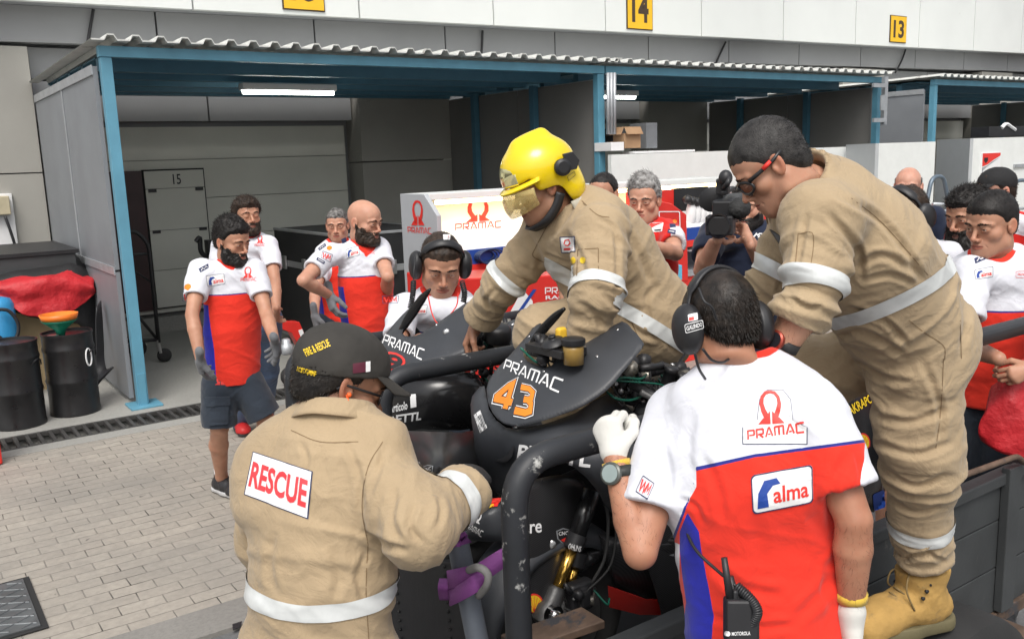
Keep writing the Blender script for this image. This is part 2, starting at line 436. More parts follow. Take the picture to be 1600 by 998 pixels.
def hair_mat(name, col, col2=None, rough=.5):
    if name in _MC: return _MC[name]
    m, nt, b = _mat(name); f = ramp(nt, noise(nt, 45, 4), .35, .65)
    c = mixc(nt, f, tuple(x*.6 for x in col), col2 or tuple(x*1.6 for x in col)); nt.links.new(c, b.inputs['Base Color'])
    b.inputs['Roughness'].default_value = rough; b.inputs['Specular IOR Level'].default_value = .35
    bump(nt, b, noise(nt, 330, 3), .45, .003); _MC[name] = m; return m
# hair region: positive = hair. style: short, crop, full
def hairline(x, y, z, style):
    ax = np.abs(x)
    front = (z-(.068-.12*ax*0))*1.   # forehead line
    d = {'short': .066, 'crop': .060, 'full': .058, 'reced': .082, 'nape': .05}[style]
    # plane sloping: forehead high in front, goes down behind the ear to the nape
    zf = np.interp(y, [-.12, -.07, -.03, .0, .012, .035, .058, .09], [-.075, -.072, -.035, -.006, .012, .028, d-.012, d])
    side = np.clip((ax-.058)/.02, 0, 1)
    zf = zf-side*np.interp(y, [-.1, 0, .02, .03, .06], [0, .0, .012, .0, 0])
    return z-zf
def ss_(x): x = np.clip(x, 0, 1); return x*x*(3-2*x)
def make_hair(Rm, pos, sc, style, thick, mat, parent, seed=1, length=.016, ncards=3500, curl=.5, top=0., h=.0034, name='hair', flow=None, mask=None, lift=.35, lump=.30):
    V, Q, at = head_mesh()
    f = Fld()
    f.ell((0, -.010, .034+top*.4), (.075+thick*.75, .097+thick, .086+thick+top), k=.02).ell((0, .036, .040), (.060+thick*.6, .054+thick, .055+thick), k=.03)
    f.ell((0, -.045, -.02), (.060+thick*.3, .055+thick*.6, .06), k=.02)
    HV, HQ = f.mesh(h, 2)
    N = vnormals(HV, HQ)
    hl = hairline(*HV.T, style)
    HV = HV-N*((1-ss_(hl/.030))*thick*.85)[:, None]
    if mask is not None: hl = np.minimum(hl, mask(HV))
    amp = thick*lump*np.clip(hl/.02, 0, 1)
    HV = HV+N*((fbm(HV*70+seed*7, seed)*amp*.9)[:, None])
    hl = hl+.005*fbm(HV*110, seed+3)
    # sink below the scalp where there is no hair
    HV2 = HV-N*(np.clip(-hl/.006, 0, 1)*(thick+.012))[:, None]
    keep = (hl[HQ] > -.008).all(1)
    FQ = HQ[keep]
    # cards
    r = np.random.default_rng(seed); c = np.where(hl > 0.001)[0]
    pk = r.choice(c, min(ncards, len(c)), replace=len(c) < ncards)
    P0 = HV2[pk]-N[pk]*.003
    fl = np.array([0, -.6, -.35]) if flow is None else np.asarray(flow)
    D = N[pk]*lift+fl*.8+r.normal(size=(len(pk), 3))*curl*.6; D -= N[pk]*np.clip((D*N[pk]).sum(1)-.45, 0, 9)[:, None]; D -= N[pk]*np.clip((D*N[pk]).sum(1)-.02, -9, 0)[:, None]
    D /= np.linalg.norm(D, axis=1)[:, None]
    L = length*r.uniform(.5, 1.2, len(pk))
    CV, CQ = hair_cards(P0, D, L, .0009, seed)
    AV = np.concatenate([HV2, CV]); AQ = np.concatenate([FQ, CQ+len(HV2)])
    used = np.unique(AQ); mp = np.full(len(AV), -1); mp[used] = np.arange(len(used)); AV = AV[used]; AQ = mp[AQ]
    return obj(name, (AV*sc)@Rm.T+pos, AQ, mat, parent)
def beard_mask(V, lo=-.03, full=True):
    x, y, z = V.T; ax = np.abs(x)
    zt = np.interp(ax, [0, .02, .03, .045, .06, .075, .085], [-.079, -.074, -.056, -.046, -.036, -.012, .0])
    b = np.minimum(zt-z, (y+.002)*1.2); b = np.minimum(b, (z+.135))
    mus = np.minimum(np.minimum(-.0485-z, z+.0625), .033-ax); b = np.maximum(b, np.minimum(mus, y-.06))
    sp = np.minimum(np.minimum(-.045-z, .012-np.abs(ax-.030)), y-.06)
    b = np.maximum(b, np.minimum(sp, z+.09))
    return b
def make_beard(Rm, pos, sc, thick, mat, parent, seed=3, n=3000, length=.014, drop=0.):
    V, Q, at = head_mesh(); N = vnormals(V, Q); b = beard_mask(V); b = b+.003*fbm(V*120, 5)
    t = np.clip(b/.010, 0, 1); chin = np.clip((-.075-V[:, 2])/.03, 0, 1)
    BV = V+N*((ss_(b/.022)*thick*(1+chin*.8)+(fbm(V*90, 9)*thick*.4*t)) - (1-np.clip((b+.004)/.004, 0, 1))*.006)[:, None]
    BV[:, 2] -= drop*chin*t
    keep = (b[Q] > -.005).all(1); r = np.random.default_rng(seed); c = np.where(b > .001)[0]; pk = r.choice(c, n)
    D = N[pk]*.5+np.array([0, .1, -.8])+r.normal(size=(n, 3))*.35; D /= np.linalg.norm(D, axis=1)[:, None]
    CV, CQ = hair_cards(BV[pk]-N[pk]*.003, D, length*r.uniform(.4, 1.2, n), .0008, seed)
    AV = np.concatenate([BV, CV]); AQ = np.concatenate([Q[keep], CQ+len(BV)])
    used = np.unique(AQ); mp = np.full(len(AV), -1); mp[used] = np.arange(len(used))
    return obj('beard', (AV[used]*sc)@Rm.T+pos, mp[AQ], mat, parent)
def make_brows(Rm, pos, sc, mat, parent, seed=1):
    V, Q, at = head_mesh(); N = vnormals(V, Q); x, y, z = V.T; ax = np.abs(x)
    zc = np.interp(ax, [.010, .030, .050], [.0165, .0225, .017]); w = np.interp(ax, [.008, .014, .035, .052], [.001, .0042, .0036, .001])
    r = np.random.default_rng(seed)
    for sg in (-1, 1):
      m = np.where((np.abs(z-zc) < w) & (ax > .010) & (ax < .052) & (y > .05) & (x*sg > 0))[0]; pk = r.choice(m, 250)
      D = np.stack([np.sign(x[pk])*1., -.3*np.ones(250), .35*np.ones(250)], 1)+N[pk]*.3+r.normal(size=(250, 3))*.2; D /= np.linalg.norm(D, axis=1)[:, None]
      CV, CQ = hair_cards(V[pk]+N[pk]*.0003, D, .006*r.uniform(.6, 1.2, 250), .0007, seed)
      obj('eyebrow', (CV*sc)@Rm.T+pos, CQ, mat, parent)
def make_eyes(Rm, pos, sc, parent, look=(0, -.12), lid=.0, iris=(.05, .025, .012)):
    """eyeballs with iris and pupil; lid = 0 open .. 1 shut"""
    r = .0131; n = 20; m, nt, b = (None,)*3
    if 'eye' not in _MC:
        m, nt, b = _mat('eye'); c = mixc(nt, step(nt, attr(nt, 'iris'), .0003), (.62, .58, .55), iris); c = mixc(nt, step(nt, attr(nt, 'pupil'), .0003), c, (.005, .005, .005))
        c = mixc(nt, step(nt, attr(nt, 'lidz'), .0002), c, (.30, .15, .10)); nt.links.new(c, b.inputs['Base Color']); b.inputs['Roughness'].default_value = .12; _MC['eye'] = m
    for s in (-1, 1):
        mb = MB(); mb.ball((0, 0, 0), r, n); v = np.array(mb.v)
        g = unit(A(look[0]+s*0., 1, look[1])); a = r*np.arccos(np.clip(v@g/r, -1, 1))
        w = v+np.array([s*.032, .0782, -.001])
        o = obj('eye', (w*sc)@Rm.T+pos, mb.f, _MC['eye'], parent, attrs=dict(iris=.0058-a, pupil=.0024-a, lidz=v[:, 2]*0-1))
def lids(V, open_=.0030, down=0.):
    """cut an almond opening in the lid bulge by pushing verts behind the eyeball"""
    x, y, z = V.T; ax = np.abs(x)-.032; e = 1-(ax/.0142)**2
    op = open_*np.clip(e, 0, 1)
    zz = z+.001+down
    inside = np.clip((op-np.abs(zz))/.0012, 0, 1)*(y > .07)*(np.abs(ax) < .0142)
    V = V.copy(); V[:, 1] -= inside*.0075
    return V
def hand_field(curl=(.35, .35, .35, .35), spread=.06, thumb=(.5, .3), fat=1., grow=0.):
    """right hand: wrist at origin, fingers +y, palm faces -z, thumb towards -x.  curl per finger in radians per joint"""
    f = Fld(); k = .006
    f.cone((0, -.06, 0), (0, .0, 0), .026+grow, .023+grow, k=.01, n=(0, 0, 1), fl=1.25)
    f.cone((-.008, .012, 0), (-.017, .075, .001), .019+grow, .0135+grow, k=.018)
    f.cone((.010, .012, 0), (.020, .070, -.001), .016+grow, .0125+grow, k=.018)
    f.cone((0, .015, 0), (.002, .078, .002), .019+grow, .013+grow, k=.018)
    fx = (-.0285, -.0095, .0095, .027); fy = (.085, .090, .086, .076); L = ((.040, .024, .021), (.044, .028, .022), (.041, .026, .021), (.032, .020, .018))
    for i in range(4):
        p = A(fx[i], fy[i]-.012, .0); a = 0.; sp = (i-1.4)*spread; r = (.0088, .0090, .0086, .0076)[i]*fat+grow
        f.cone((fx[i]*.75, .05, 0), p, .0105+grow, r*1.06, k=.010)
        for j in range(3):
            a += curl[i]*(1.0, 1.15, .8)[j]
            d = A(math.sin(sp)*math.cos(a), math.cos(sp)*math.cos(a), -math.sin(a)); q = p+d*L[i][j]
            f.cone(p, q, r*(1, .94, .88)[j], r*(.94, .88, .78)[j], k=.003); p = q
    t = A(-.020, .020, -.006); d0 = unit(A(-math.cos(thumb[0]*.6)*.75, .62, -.25-thumb[0]*.5)); q = t+d0*.042
    f.cone(t, q, .0165+grow, .0118*fat+grow, k=.012)
    d1 = unit(d0+A(thumb[1]*.9, .55, -thumb[1]*.6)); p = q+d1*.032; f.cone(q, p, .0115*fat+grow, .0102*fat+grow, k=.004)
    d2 = unit(d1+A(thumb[1]*.8, .1, -thumb[1]*.6)); f.cone(p, p+d2*.024, .0102*fat+grow, .0082*fat+grow, k=.004)
    return f
HH = {}
def hand_mesh(kind, h=.0028):
    if (kind, h) in HH: return HH[(kind, h)]
    kw = dict(relaxed=dict(curl=(.36, .44, .50, .56), spread=.015, thumb=(.55, .15)), fist=dict(curl=(1.15, 1.2, 1.22, 1.25), thumb=(.9, .7), spread=.01),
              grip=dict(curl=(.72, .76, .8, .84), thumb=(.9, .6), spread=.03), flat=dict(curl=(.1, .1, .12, .15), spread=.05), reach=dict(curl=(.45, .5, .5, .55), spread=.07))[kind.replace('_glove', '')]
    HH[(kind, h)] = hand_field(grow=.0028 if 'glove' in kind else 0, **kw).mesh(h, 2); return HH[(kind, h)]
def hand_frame(wrist, fingers, palm, right=True):
    y = unit(fingers); z = -unit(np.asarray(palm)-y*(np.asarray(palm)@y)); x = np.cross(y, z)
    return np.stack([x, y, z], 1)
def place_hand(kind, wrist, fingers, palm, right=True, sc=1., h=.0028):
    V, Q = hand_mesh(kind, h); V = V*sc
    if not right: V = V*np.array([-1, 1, 1]); Q = Q[:, ::-1]
    return V@hand_frame(wrist, fingers, palm).T+wrist, Q
# ------------------------------------------------------------------ lettering and marks
def text2d(s, bold=.0, space=1.):
    cu = bpy.data.curves.new('t', 'FONT'); cu.body = s; cu.size = 1; cu.offset = bold; cu.resolution_u = 3; cu.space_character = space
    o = bpy.data.objects.new('t', cu); me = bpy.data.meshes.new_from_object(o)
    v = np.array([p.co[:2] for p in me.vertices]); f = [tuple(p.vertices) for p in me.polygons]
    bpy.data.objects.remove(o); bpy.data.curves.remove(cu); bpy.data.meshes.remove(me)
    v = (v-v.min(0))/(v.max(0)-v.min(0)); return v, f
def stroke(pts, w, taper=None, closed=False):
    pts = [A(*p) for p in pts]; n = len(pts); L = []; R = []
    for i in range(n):
        a = pts[i-1] if (i > 0 or closed) else None; b = pts[(i+1) % n] if (i < n-1 or closed) else None; ds = []
        if a is not None: ds.append(unit(pts[i]-a))
        if b is not None: ds.append(unit(b-pts[i]))
        t = unit(sum(ds)); nn = A(-t[1], t[0]); c = max(.45, ds[0]@t); ww = (taper[i] if taper else w)/2/c
        L.append(pts[i]+nn*ww); R.append(pts[i]-nn*ww)
    V = np.array(L+R); Fc = [(i, n+i, n+(i+1) % n, (i+1) % n) for i in range(n if closed else n-1)]; return V, Fc
def join2d(parts):
    V = []; Fc = []; b = 0
    for v, f in parts: V.append(np.asarray(v, float)); Fc += [tuple(i+b for i in q) for q in f]; b += len(v)
    return np.concatenate(V), Fc
def place2d(p, x, y, w, h): return np.asarray(p[0])*A(w, h)+A(x, y), p[1]
def norm2d(p): v = np.asarray(p[0]); return (v-v.min(0))/(v.max(0)-v.min(0)), p[1]
def poly2d(pts): return np.array(pts, float), [tuple(range(len(pts)))]
def rrect(r=.08, asp=1., n=5):
    pts = []
    for cx, cy, a0 in ((1-r/asp, 1-r, 0), (r/asp, 1-r, 90), (r/asp, r, 180), (1-r/asp, r, 270)):
        for k in range(n+1): a = math.radians(a0+90*k/n); pts.append((cx+r/asp*math.cos(a), cy+r*math.sin(a)))
    return poly2d(pts)
def rframe(r=.1, asp=1., w=.04, n=5):
    v, f = rrect(r, asp, n); c = A(.5, .5); m = len(v); s = A(1-2*w/asp, 1-2*w); return np.concatenate([v, (v-c)*s+c]), [(i, (i+1) % m, m+(i+1) % m, m+i) for i in range(m)]
def disc(cx=.5, cy=.5, r=.5, n=24, ry=None): return poly2d([(cx+r*math.cos(2*math.pi*k/n), cy+(ry or r)*math.sin(2*math.pi*k/n)) for k in range(n)])
def pramac_word(w=.17):
    Ls = []
    def P_(): return [stroke([(0, 0), (0, 1), (.74, 1), (.80, .93), (.80, .5), (.74, .43), (.16, .43)], w)]
    L = [P_(), P_()+[stroke([(.38, .34), (.80, 0)], w)], [stroke([(0, 0), (.36, 1), (.50, 1), (.86, 0)], w), stroke([(.30, .27), (.60, .27)], w*.8)],
         [stroke([(0, 0), (0, .93), (.07, 1), (.93, 1), (1., .93), (1., 0)], w), stroke([(.5, 0), (.5, .9)], w)], None, [stroke([(.82, 1), (.07, 1), (0, .93), (0, .07), (.07, 0), (.82, 0)], w)]]
    L[4] = L[2]; x = 0; out = []
    for l in L:
        for v, f in l: out.append((v+A(x, 0), f))
        x += max(v[:, 0].max() for v, f in l)+.20
    return norm2d(join2d(out))
def pramac_mark(openr=False):
    """ring that opens downwards into two pointed feet"""
    def half(s):
        o = [];
        if openr: cl = [(-.30, 1.), (-.36, .8), (-.35, .55), (-.22, .28), (-.16, .08)]; tp = [.13, .16, .19, .20, .3]
        else: cl = [(0, .96), (-.17, .93), (-.30, .80), (-.34, .62), (-.29, .42), (-.18, .22), (-.13, .08)]; tp = [.09, .10, .12, .15, .18, .20, .22]
        v, f = stroke([(x*s, y) for x, y in cl], 0, tp)
        ft = poly2d([(x*s, y) for x, y in [(-.035, .40), (-.035, 0), (-.52, 0), (-.34, .17), (-.20, .25)]][::(1 if s > 0 else -1)]); return [(v, f), ft]
    return norm2d(join2d(half(1)+half(-1)))
def fan2d(n=13):
    pts = [(.5, 0)]+[(.5+.5*math.sin(a)*(1 if abs(a) < 1.3 else .95), .42+.5*math.cos(a)) for a in np.linspace(-1.75, 1.75, n)]; return poly2d(pts)
def subdiv2d(v, f, L):
    bm = bmesh.new(); vs = [bm.verts.new((p[0], p[1], 0)) for p in v]
    for q in f:
        try: bm.faces.new([vs[i] for i in q])
        except ValueError: pass
    bmesh.ops.triangulate(bm, faces=bm.faces[:])
    for _ in range(6):
        e = [e for e in bm.edges if e.calc_length() > L]
        if not e: break
        bmesh.ops.subdivide_edges(bm, edges=e, cuts=1); bmesh.ops.triangulate(bm, faces=[q for q in bm.faces if len(q.verts) > 3])
    bm.verts.ensure_lookup_table(); bm.verts.index_update(); bm.normal_update()
    V = np.array([q.co[:2] for q in bm.verts]); Fc = [tuple(x.index for x in q.verts) for q in bm.faces]; bm.free(); return V, Fc
def bvh_of(objs):
    V = []; Fc = []; b = 0
    for o in objs:
        v = wverts(o); V.append(v); me = o.data; n = len(me.loops); li = np.empty(n, np.int32); me.loops.foreach_get('vertex_index', li)
        ls = np.empty(len(me.polygons), np.int32); lt = np.empty(len(me.polygons), np.int32); me.polygons.foreach_get('loop_start', ls); me.polygons.foreach_get('loop_total', lt)
        Fc += [tuple(int(i)+b for i in li[s:s+t]) for s, t in zip(ls, lt)]; b += len(v)
    V = np.concatenate(V); return BVHTree.FromPolygons([tuple(q) for q in V], Fc, all_triangles=False)
def quadmap(q):
    """homography from the unit square (y up) to the pixel quad TL,TR,BR,BL"""
    (x3, y3), (x2, y2), (x1, y1), (x0, y0) = q[0], q[1], q[2], q[3]
    src = [(0, 0), (1, 0), (1, 1), (0, 1)]; dst = [(x0, y0), (x1, y1), (x2, y2), (x3, y3)]; M_ = []; b = []
    for (u, v), (x, y) in zip(src, dst): M_ += [[u, v, 1, 0, 0, 0, -u*x, -v*x], [0, 0, 0, u, v, 1, -u*y, -v*y]]; b += [x, y]
    h = np.append(np.linalg.solve(np.array(M_, float), np.array(b, float)), 1).reshape(3, 3)
    def f(uv):
        p = np.c_[uv, np.ones(len(uv))]@h.T; return p[:, :2]/p[:, 2:]
    return f
def rect_q(x, y, w, h, ang=0):   # centre, size, rotation in degrees (clockwise on the picture)
    a = math.radians(ang); c, s = math.cos(a), math.sin(a)
    return [(x+dx*c-dy*s, y+dx*s+dy*c) for dx, dy in ((-w/2, -h/2), (w/2, -h/2), (w/2, h/2), (-w/2, h/2))]
def printed(name, shape, quad, bvh, mat, parent, off=.0012, L=.12, thick=0):
    """a print, badge or patch laid on the real surface where it is seen"""
    v, f = subdiv2d(shape[0], shape[1], L); px = quadmap(quad)(v) if quad is not None else v
    r = CAM[None]+0*px[:, :1]; D = fw[None]+rt[None]*((px[:, :1]-CX)/F)-up[None]*((px[:, 1:]-CY)/F)
    W = np.zeros((len(v), 3)); ok = np.zeros(len(v), bool); t = np.zeros(len(v)); N = np.zeros((len(v), 3))
    for i in range(len(v)):
        d = unit(D[i]); h = bvh.ray_cast(Vector(CAM), Vector(d))
        if h[0] is not None:
            n = np.array(h[1]); n = n if n@d < 0 else -n; W[i] = np.array(h[0])+n*off; ok[i] = True; t[i] = (np.array(h[0])-CAM)@fw; N[i] = n
    if not ok.any(): print('DECAL MISS', name, quad); return None
    med = np.median(t[ok]); bad = ok & (np.abs(t-med) > .22); ok &= ~bad
    idx = np.where(ok)[0]
    for i in np.where(~ok)[0]:
        j = idx[np.argmin(((px[idx]-px[i])**2).sum(1))]; W[i] = CAM+D[i]*(t[j]-.002); N[i] = N[j]
    if thick:
        n = len(W); W = np.concatenate([W, W+N*thick]); f = [tuple(reversed(q)) for q in f]+[tuple(i+n for i in q) for q in f]
        ed = {}
        for q in f[len(f)//2:]:
            for a, b in zip(q, q[1:]+q[:1]): ed[(a, b)] = 1
        f += [(a-n, b-n, b, a) for (a, b) in ed if (b, a) not in ed]
    # face the camera
    o = obj(name, W, f, mat, parent, smooth=False); return o
def flat_sign(name, shape, org, ex, ey, mat, parent, off=0., n=None, thick=0):
    v, f = shape; org, ex, ey = map(np.asarray, (org, ex, ey)); nn = unit(np.cross(ex, ey))
    W = org+v[:, :1]*ex+v[:, 1:]*ey+nn*off
    return obj(name, W, f, mat, parent, smooth=False)
def paint(v, h=1): return v
# ------------------------------------------------------------------ materials of the place
m_white = M('white_panel', (.74, .76, .74), .45, var=.04, dirt=((.55, .55, .52), 1.2, .72))
m_fascia = M('fascia_panel', (.70, .72, .70), .5, var=.04, vs=.7, dirt=((.58, .58, .55), 1.7, .66))
m_wall = M('wall_panel', (.33, .32, .29), .7, var=.07, vs=1.2, bs=.2, bscale=60, dirt=((.26, .25, .23), .8, .62))
m_wallg = M('wall_panel_grey', (.27, .275, .28), .6, var=.06, vs=1.)
m_shut = M('shutter_paint', (.60, .60, .54), .55, var=.05, vs=1.5, bs=.15, bscale=90)
m_gap = M('joint_dark', (.02, .02, .02), .9, var=.1)
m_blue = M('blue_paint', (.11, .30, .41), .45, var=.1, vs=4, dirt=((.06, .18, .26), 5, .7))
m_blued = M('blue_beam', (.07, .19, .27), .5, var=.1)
m_galv = M('galvanised', (.45, .47, .49), .45, .5, var=.12, vs=8)
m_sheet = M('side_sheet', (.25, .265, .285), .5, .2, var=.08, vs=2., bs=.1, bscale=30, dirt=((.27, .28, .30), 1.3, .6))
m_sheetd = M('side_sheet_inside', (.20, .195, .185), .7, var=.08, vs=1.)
m_roof = M('roof_sheet', (.62, .63, .60), .55, .2, var=.1, dirt=((.3, .29, .27), 3, .6))
m_black = M('black_plastic', (.018, .018, .02), .45, var=.2)
m_blackr = M('black_rubber', (.022, .022, .022), .8, var=.2, bs=.3, bscale=80)
m_steel = M('steel', (.55, .55, .55), .3, .9, var=.1)
m_chrome = M('chrome', (.75, .75, .75), .15, 1., var=.03)
m_red = M('red_paint', (.62, .025, .018), .4, var=.08, coat=.2)
m_redcloth = M('red_cloth', (.48, .015, .022), .55, var=.15, bs=.8, bscale=9, bd=.03)
m_yel = M('yellow_sign', (.80, .47, .02), .5, var=.04)
m_dark = M('dark_brown', (.06, .035, .02), .6)
m_lamp = M('tube_light', (.9, .9, .9), .4, emit=((.93, 1., .92), 16.))
m_alu = M('aluminium', (.62, .63, .64), .35, .8, var=.08)
m_case = M('case_laminate', (.016, .016, .017), .5, var=.2, bs=.2, bscale=200)
m_card = M('cardboard', (.36, .22, .12), .8, var=.12)
m_wht = M('white_print', (.78, .78, .78), .5, var=.02); m_redp = M('red_print', (.72, .035, .025), .5, var=.03)
m_bluep = M('blue_print', (.012, .055, .30), .5, var=.03); m_blkp = M('black_print', (.015, .015, .018), .5)
m_yelp = M('yellow_print', (.80, .55, .02), .5); m_orgp = M('orange_print', (.85, .24, .015), .45); m_navyp = M('navy_print', (.02, .03, .09), .6)
# ---- ground
def mat_paving():
    m, nt, b = _mat('paving'); lk = nt.links.new; tc = nd(nt, 'ShaderNodeTexCoord'); 
    nz = nd(nt, 'ShaderNodeTexNoise'); nz.inputs['Scale'].default_value = 1.4; nz.inputs['Detail'].default_value = 2; lk(tc.outputs['Object'], nz.inputs['Vector'])
    mp = nd(nt, 'ShaderNodeVectorMath', operation='MULTIPLY_ADD'); lk(nz.outputs['Color'], mp.inputs[0]); mp.inputs[1].default_value = (.03, .03, 0); lk(tc.outputs['Object'], mp.inputs[2])
    br = nd(nt, 'ShaderNodeTexBrick'); lk(mp.outputs[0], br.inputs['Vector']); br.offset = .5
    for k, v in (('Scale', 1.), ('Mortar Size', .0035), ('Mortar Smooth', .5), ('Brick Width', .205), ('Row Height', .103), ('Bias', -.1)): br.inputs[k].default_value = v
    br.inputs['Color1'].default_value = (.385, .35, .30, 1); br.inputs['Color2'].default_value = (.32, .29, .25, 1); br.inputs['Mortar'].default_value = (.21, .19, .165, 1)
    n1 = noise(nt, .9, 5, .6); c = mixc(nt, ramp(nt, n1, .42, .7), br.outputs['Color'], (.25, .235, .21))
    n2 = noise(nt, 24, 5, .7); c = mixc(nt, mth(nt, 'MULTIPLY', ramp(nt, n2, .35, .75), .55), c, (.20, .185, .16))
    n3 = noise(nt, 3.1, 4, .6); wide = mth(nt, 'MULTIPLY', br.outputs['Fac'], ramp(nt, n3, .50, .64)); c = mixc(nt, wide, c, (.035, .03, .025))
    oil = ramp(nt, noise(nt, .55, 6, .7), .60, .72); c = mixc(nt, mth(nt, 'MULTIPLY', oil, .55), c, (.14, .13, .12)); n4 = noise(nt, 9, 3, .6); c = mixc(nt, mth(nt, 'MULTIPLY', ramp(nt, n4, .70, .74), .7), c, (.06, .055, .05))
    lk(c, b.inputs['Base Color']); b.inputs['Roughness'].default_value = .85
    hgt = mth(nt, 'SUBTRACT', mth(nt, 'MULTIPLY', n2, .25), br.outputs['Fac']); bump(nt, b, hgt, .7, .006); return m
def mat_ground(name, c1, c2, speck=None, sc=40):
    m, nt, b = _mat(name); c = mixc(nt, ramp(nt, noise(nt, .8, 6, .6), .35, .65), c1, c2)
    c = mixc(nt, mth(nt, 'MULTIPLY', ramp(nt, noise(nt, sc, 4, .7), .4, .7), .5), c, tuple(x*.6 for x in c1))
    if speck: c = mixc(nt, ramp(nt, noise(nt, 70, 3, .5), .66, .72), c, speck)
    nt.links.new(c, b.inputs['Base Color']); b.inputs['Roughness'].default_value = .85; bump(nt, b, noise(nt, 90, 4), .4, .004); return m
def sheet(name, x0, y0, x1, y1, z, mat, n=1):
    o = MB().add([(x0, y0, z), (x1, y0, z), (x1, y1, z), (x0, y1, z)], [(0, 1, 2, 3)]).build(name, mat); return tag(o, kind='structure')
m_conc = mat_ground('concrete', (.34, .335, .31), (.27, .265, .245))
sheet('ground', -60, -60, 90, 7.45, -.02, mat_ground('asphalt', (.13, .13, .132), (.17, .17, .17), (.33, .33, .32)))
sheet('paved_ground', -60, 4.12, 90, 7.50, -.004, mat_paving())
st = MB().box(-60, 3.86, -.05, 90, 4.12, .002).build('concrete_strip', mat_ground('conc_kerb', (.25, .24, .22), (.20, .19, .175))); tag(st, kind='structure')
sheet('drain_channel_floor', -60, 7.3, 90, 8.4, -.16, m_gap)
fl = MB().box(-60, 8.02, -.15, 90, 12.4, 0.0).build('concrete_floor', m_conc); tag(fl, kind='structure')
ed = MB().box(-60, 7.44, -.15, 90, 7.62, .0).build('concrete_edging', m_conc); tag(ed, kind='structure')
# drain grate
g = MB()
g.box(-3, 7.62, -.035, 12, 7.65, .004); g.box(-3, 7.99, -.035, 12, 8.02, .004)
x = -3.
while x < 12: g.box(x, 7.65, -.03, x+.028, 7.99, .003); x += .085
gt = g.build('drain_grate', M('cast_iron', (.07, .068, .065), .6, .3, var=.3), None, bevel=.003)
tag(gt, 'long dark cast iron drain grate running along the edge of the paving', 'drain grate')
# manhole cover lower left
cz = PZ(0, 990, .0)
mh = thing('manhole_cover', 'square grey patterned metal cover set in the paving in the bottom left corner', 'manhole cover', (.10, 4.6, 0))
c0, c1, c2, c3 = PZ(-60, 915, .006), PZ(36, 905, .006), PZ(54, 985, .006), PZ(-60, 1040, .006)
c2 = A(c1[0]+.0, c1[1]-.60, .006); c3 = c2-A(.62, 0, 0); c0 = c1-A(.62, 0, 0)
gm = M('cover_iron', (.13, .14, .145), .45, .5, var=.25)
MB().prism([c3-A(.03, .03, .004), c2+A(.03, -.03, -.004), c1+A(.03, .03, -.004), c0+A(-.03, .03, -.004)], (0, 0, .003)).build('frame', m_gap, mh)
MB().prism([c3, c2, c1, c0], (0, 0, .006)).build('plate', gm, mh)
g = MB()
for i in range(-11, 12):
    for sg in (1, -1):
        # diagonal ribs clipped to the plate
        t = i*.085; a = A(-.31, t-.31*sg*.6); b2 = A(.31, t+.31*sg*.6)
        pts = []
        for k in np.linspace(0, 1, 60):
            q = a+(b2-a)*k
            if abs(q[1]) < .285 and abs(q[0]) < .30: pts.append(q)
        if len(pts) > 3:
            p, q = pts[0], pts[-1]; cc = (c1+c3)/2
            g.tube([cc+A(p[0], p[1], .006+(.0006 if sg > 0 else 0)), cc+A(q[0], q[1], .006+(.0006 if sg > 0 else 0))], .004, 5)
g.build('ribs', gm, mh)
# small dark mark on the strip
mk = MB().prism([PZ(363, 975, .003), PZ(378, 970, .003), PZ(376, 979, .003), PZ(364, 984, .003)], (0, 0, .002)).build('metal_plate', m_black); tag(mk, 'small black rectangular plate set into the grey kerb strip left of the rescue man', 'plate')
# ------------------------------------------------------------------ building
def fz(x): return 3.93+.012*x
bl = thing('pit_building', 'long white and grey pit building with numbered garages under an overhanging white fascia', 'building', (10, 12, 0))
g = MB(); YF = 11.42
xs = [-3, .1, 3.0, 5.95, 8.9, 11.8, 14.7, 17.6, 20.5, 23.4, 26.3, 29.2, 32.1, 35]
pv = [PY(752/2.495, 10, YF)[0], PY(561, 10, YF)[0], PY(771, 20, YF)[0], PY(946, 30, YF)[0], PY(1096, 30, YF)[0], PY(1224, 40, YF)[0], PY(1337, 40, YF)[0], PY(1436, 50, YF)[0], PY(1522, 50, YF)[0]]
stp = (pv[-1]-pv[0])/8; pv = [pv[0]-2*stp, pv[0]-stp]+pv+[pv[-1]+stp*k for k in range(1, 8)]
for a, b in zip(pv, pv[1:]):
    hh = 1.28
    g.hexa([(a+.012, YF, fz(a)), (b-.012, YF, fz(b)), (b-.012, YF+.1, fz(b)), (a+.012, YF+.1, fz(a)), (a+.012, YF, fz(a)+hh), (b-.012, YF, fz(b)+hh), (b-.012, YF+.1, fz(b)+hh), (a+.012, YF+.1, fz(a)+hh)])
g.build('fascia', m_fascia, bl)
g = MB()
for a, b in zip(pv, pv[1:]):
    hh = 1.30
    g.hexa([(a+.012, YF, fz(a)+hh), (b-.012, YF, fz(b)+hh), (b-.012, YF+.1, fz(b)+hh), (a+.012, YF+.1, fz(a)+hh), (a+.012, YF, fz(a)+3), (b-.012, YF, fz(b)+3), (b-.012, YF+.1, fz(b)+3), (a+.012, YF+.1, fz(a)+3)])
g.build('upper_panels', M('cream_panel', (.72, .70, .64), .5, var=.03), bl)
a, b = pv[0], pv[-1]
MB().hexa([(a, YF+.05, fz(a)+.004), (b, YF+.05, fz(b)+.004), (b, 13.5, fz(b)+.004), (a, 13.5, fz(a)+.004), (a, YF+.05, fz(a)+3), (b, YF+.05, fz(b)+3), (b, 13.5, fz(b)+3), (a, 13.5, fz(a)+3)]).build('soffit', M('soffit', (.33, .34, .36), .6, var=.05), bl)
g = MB(); zb = lambda x: fz(x)-.40
xb = pv[0]
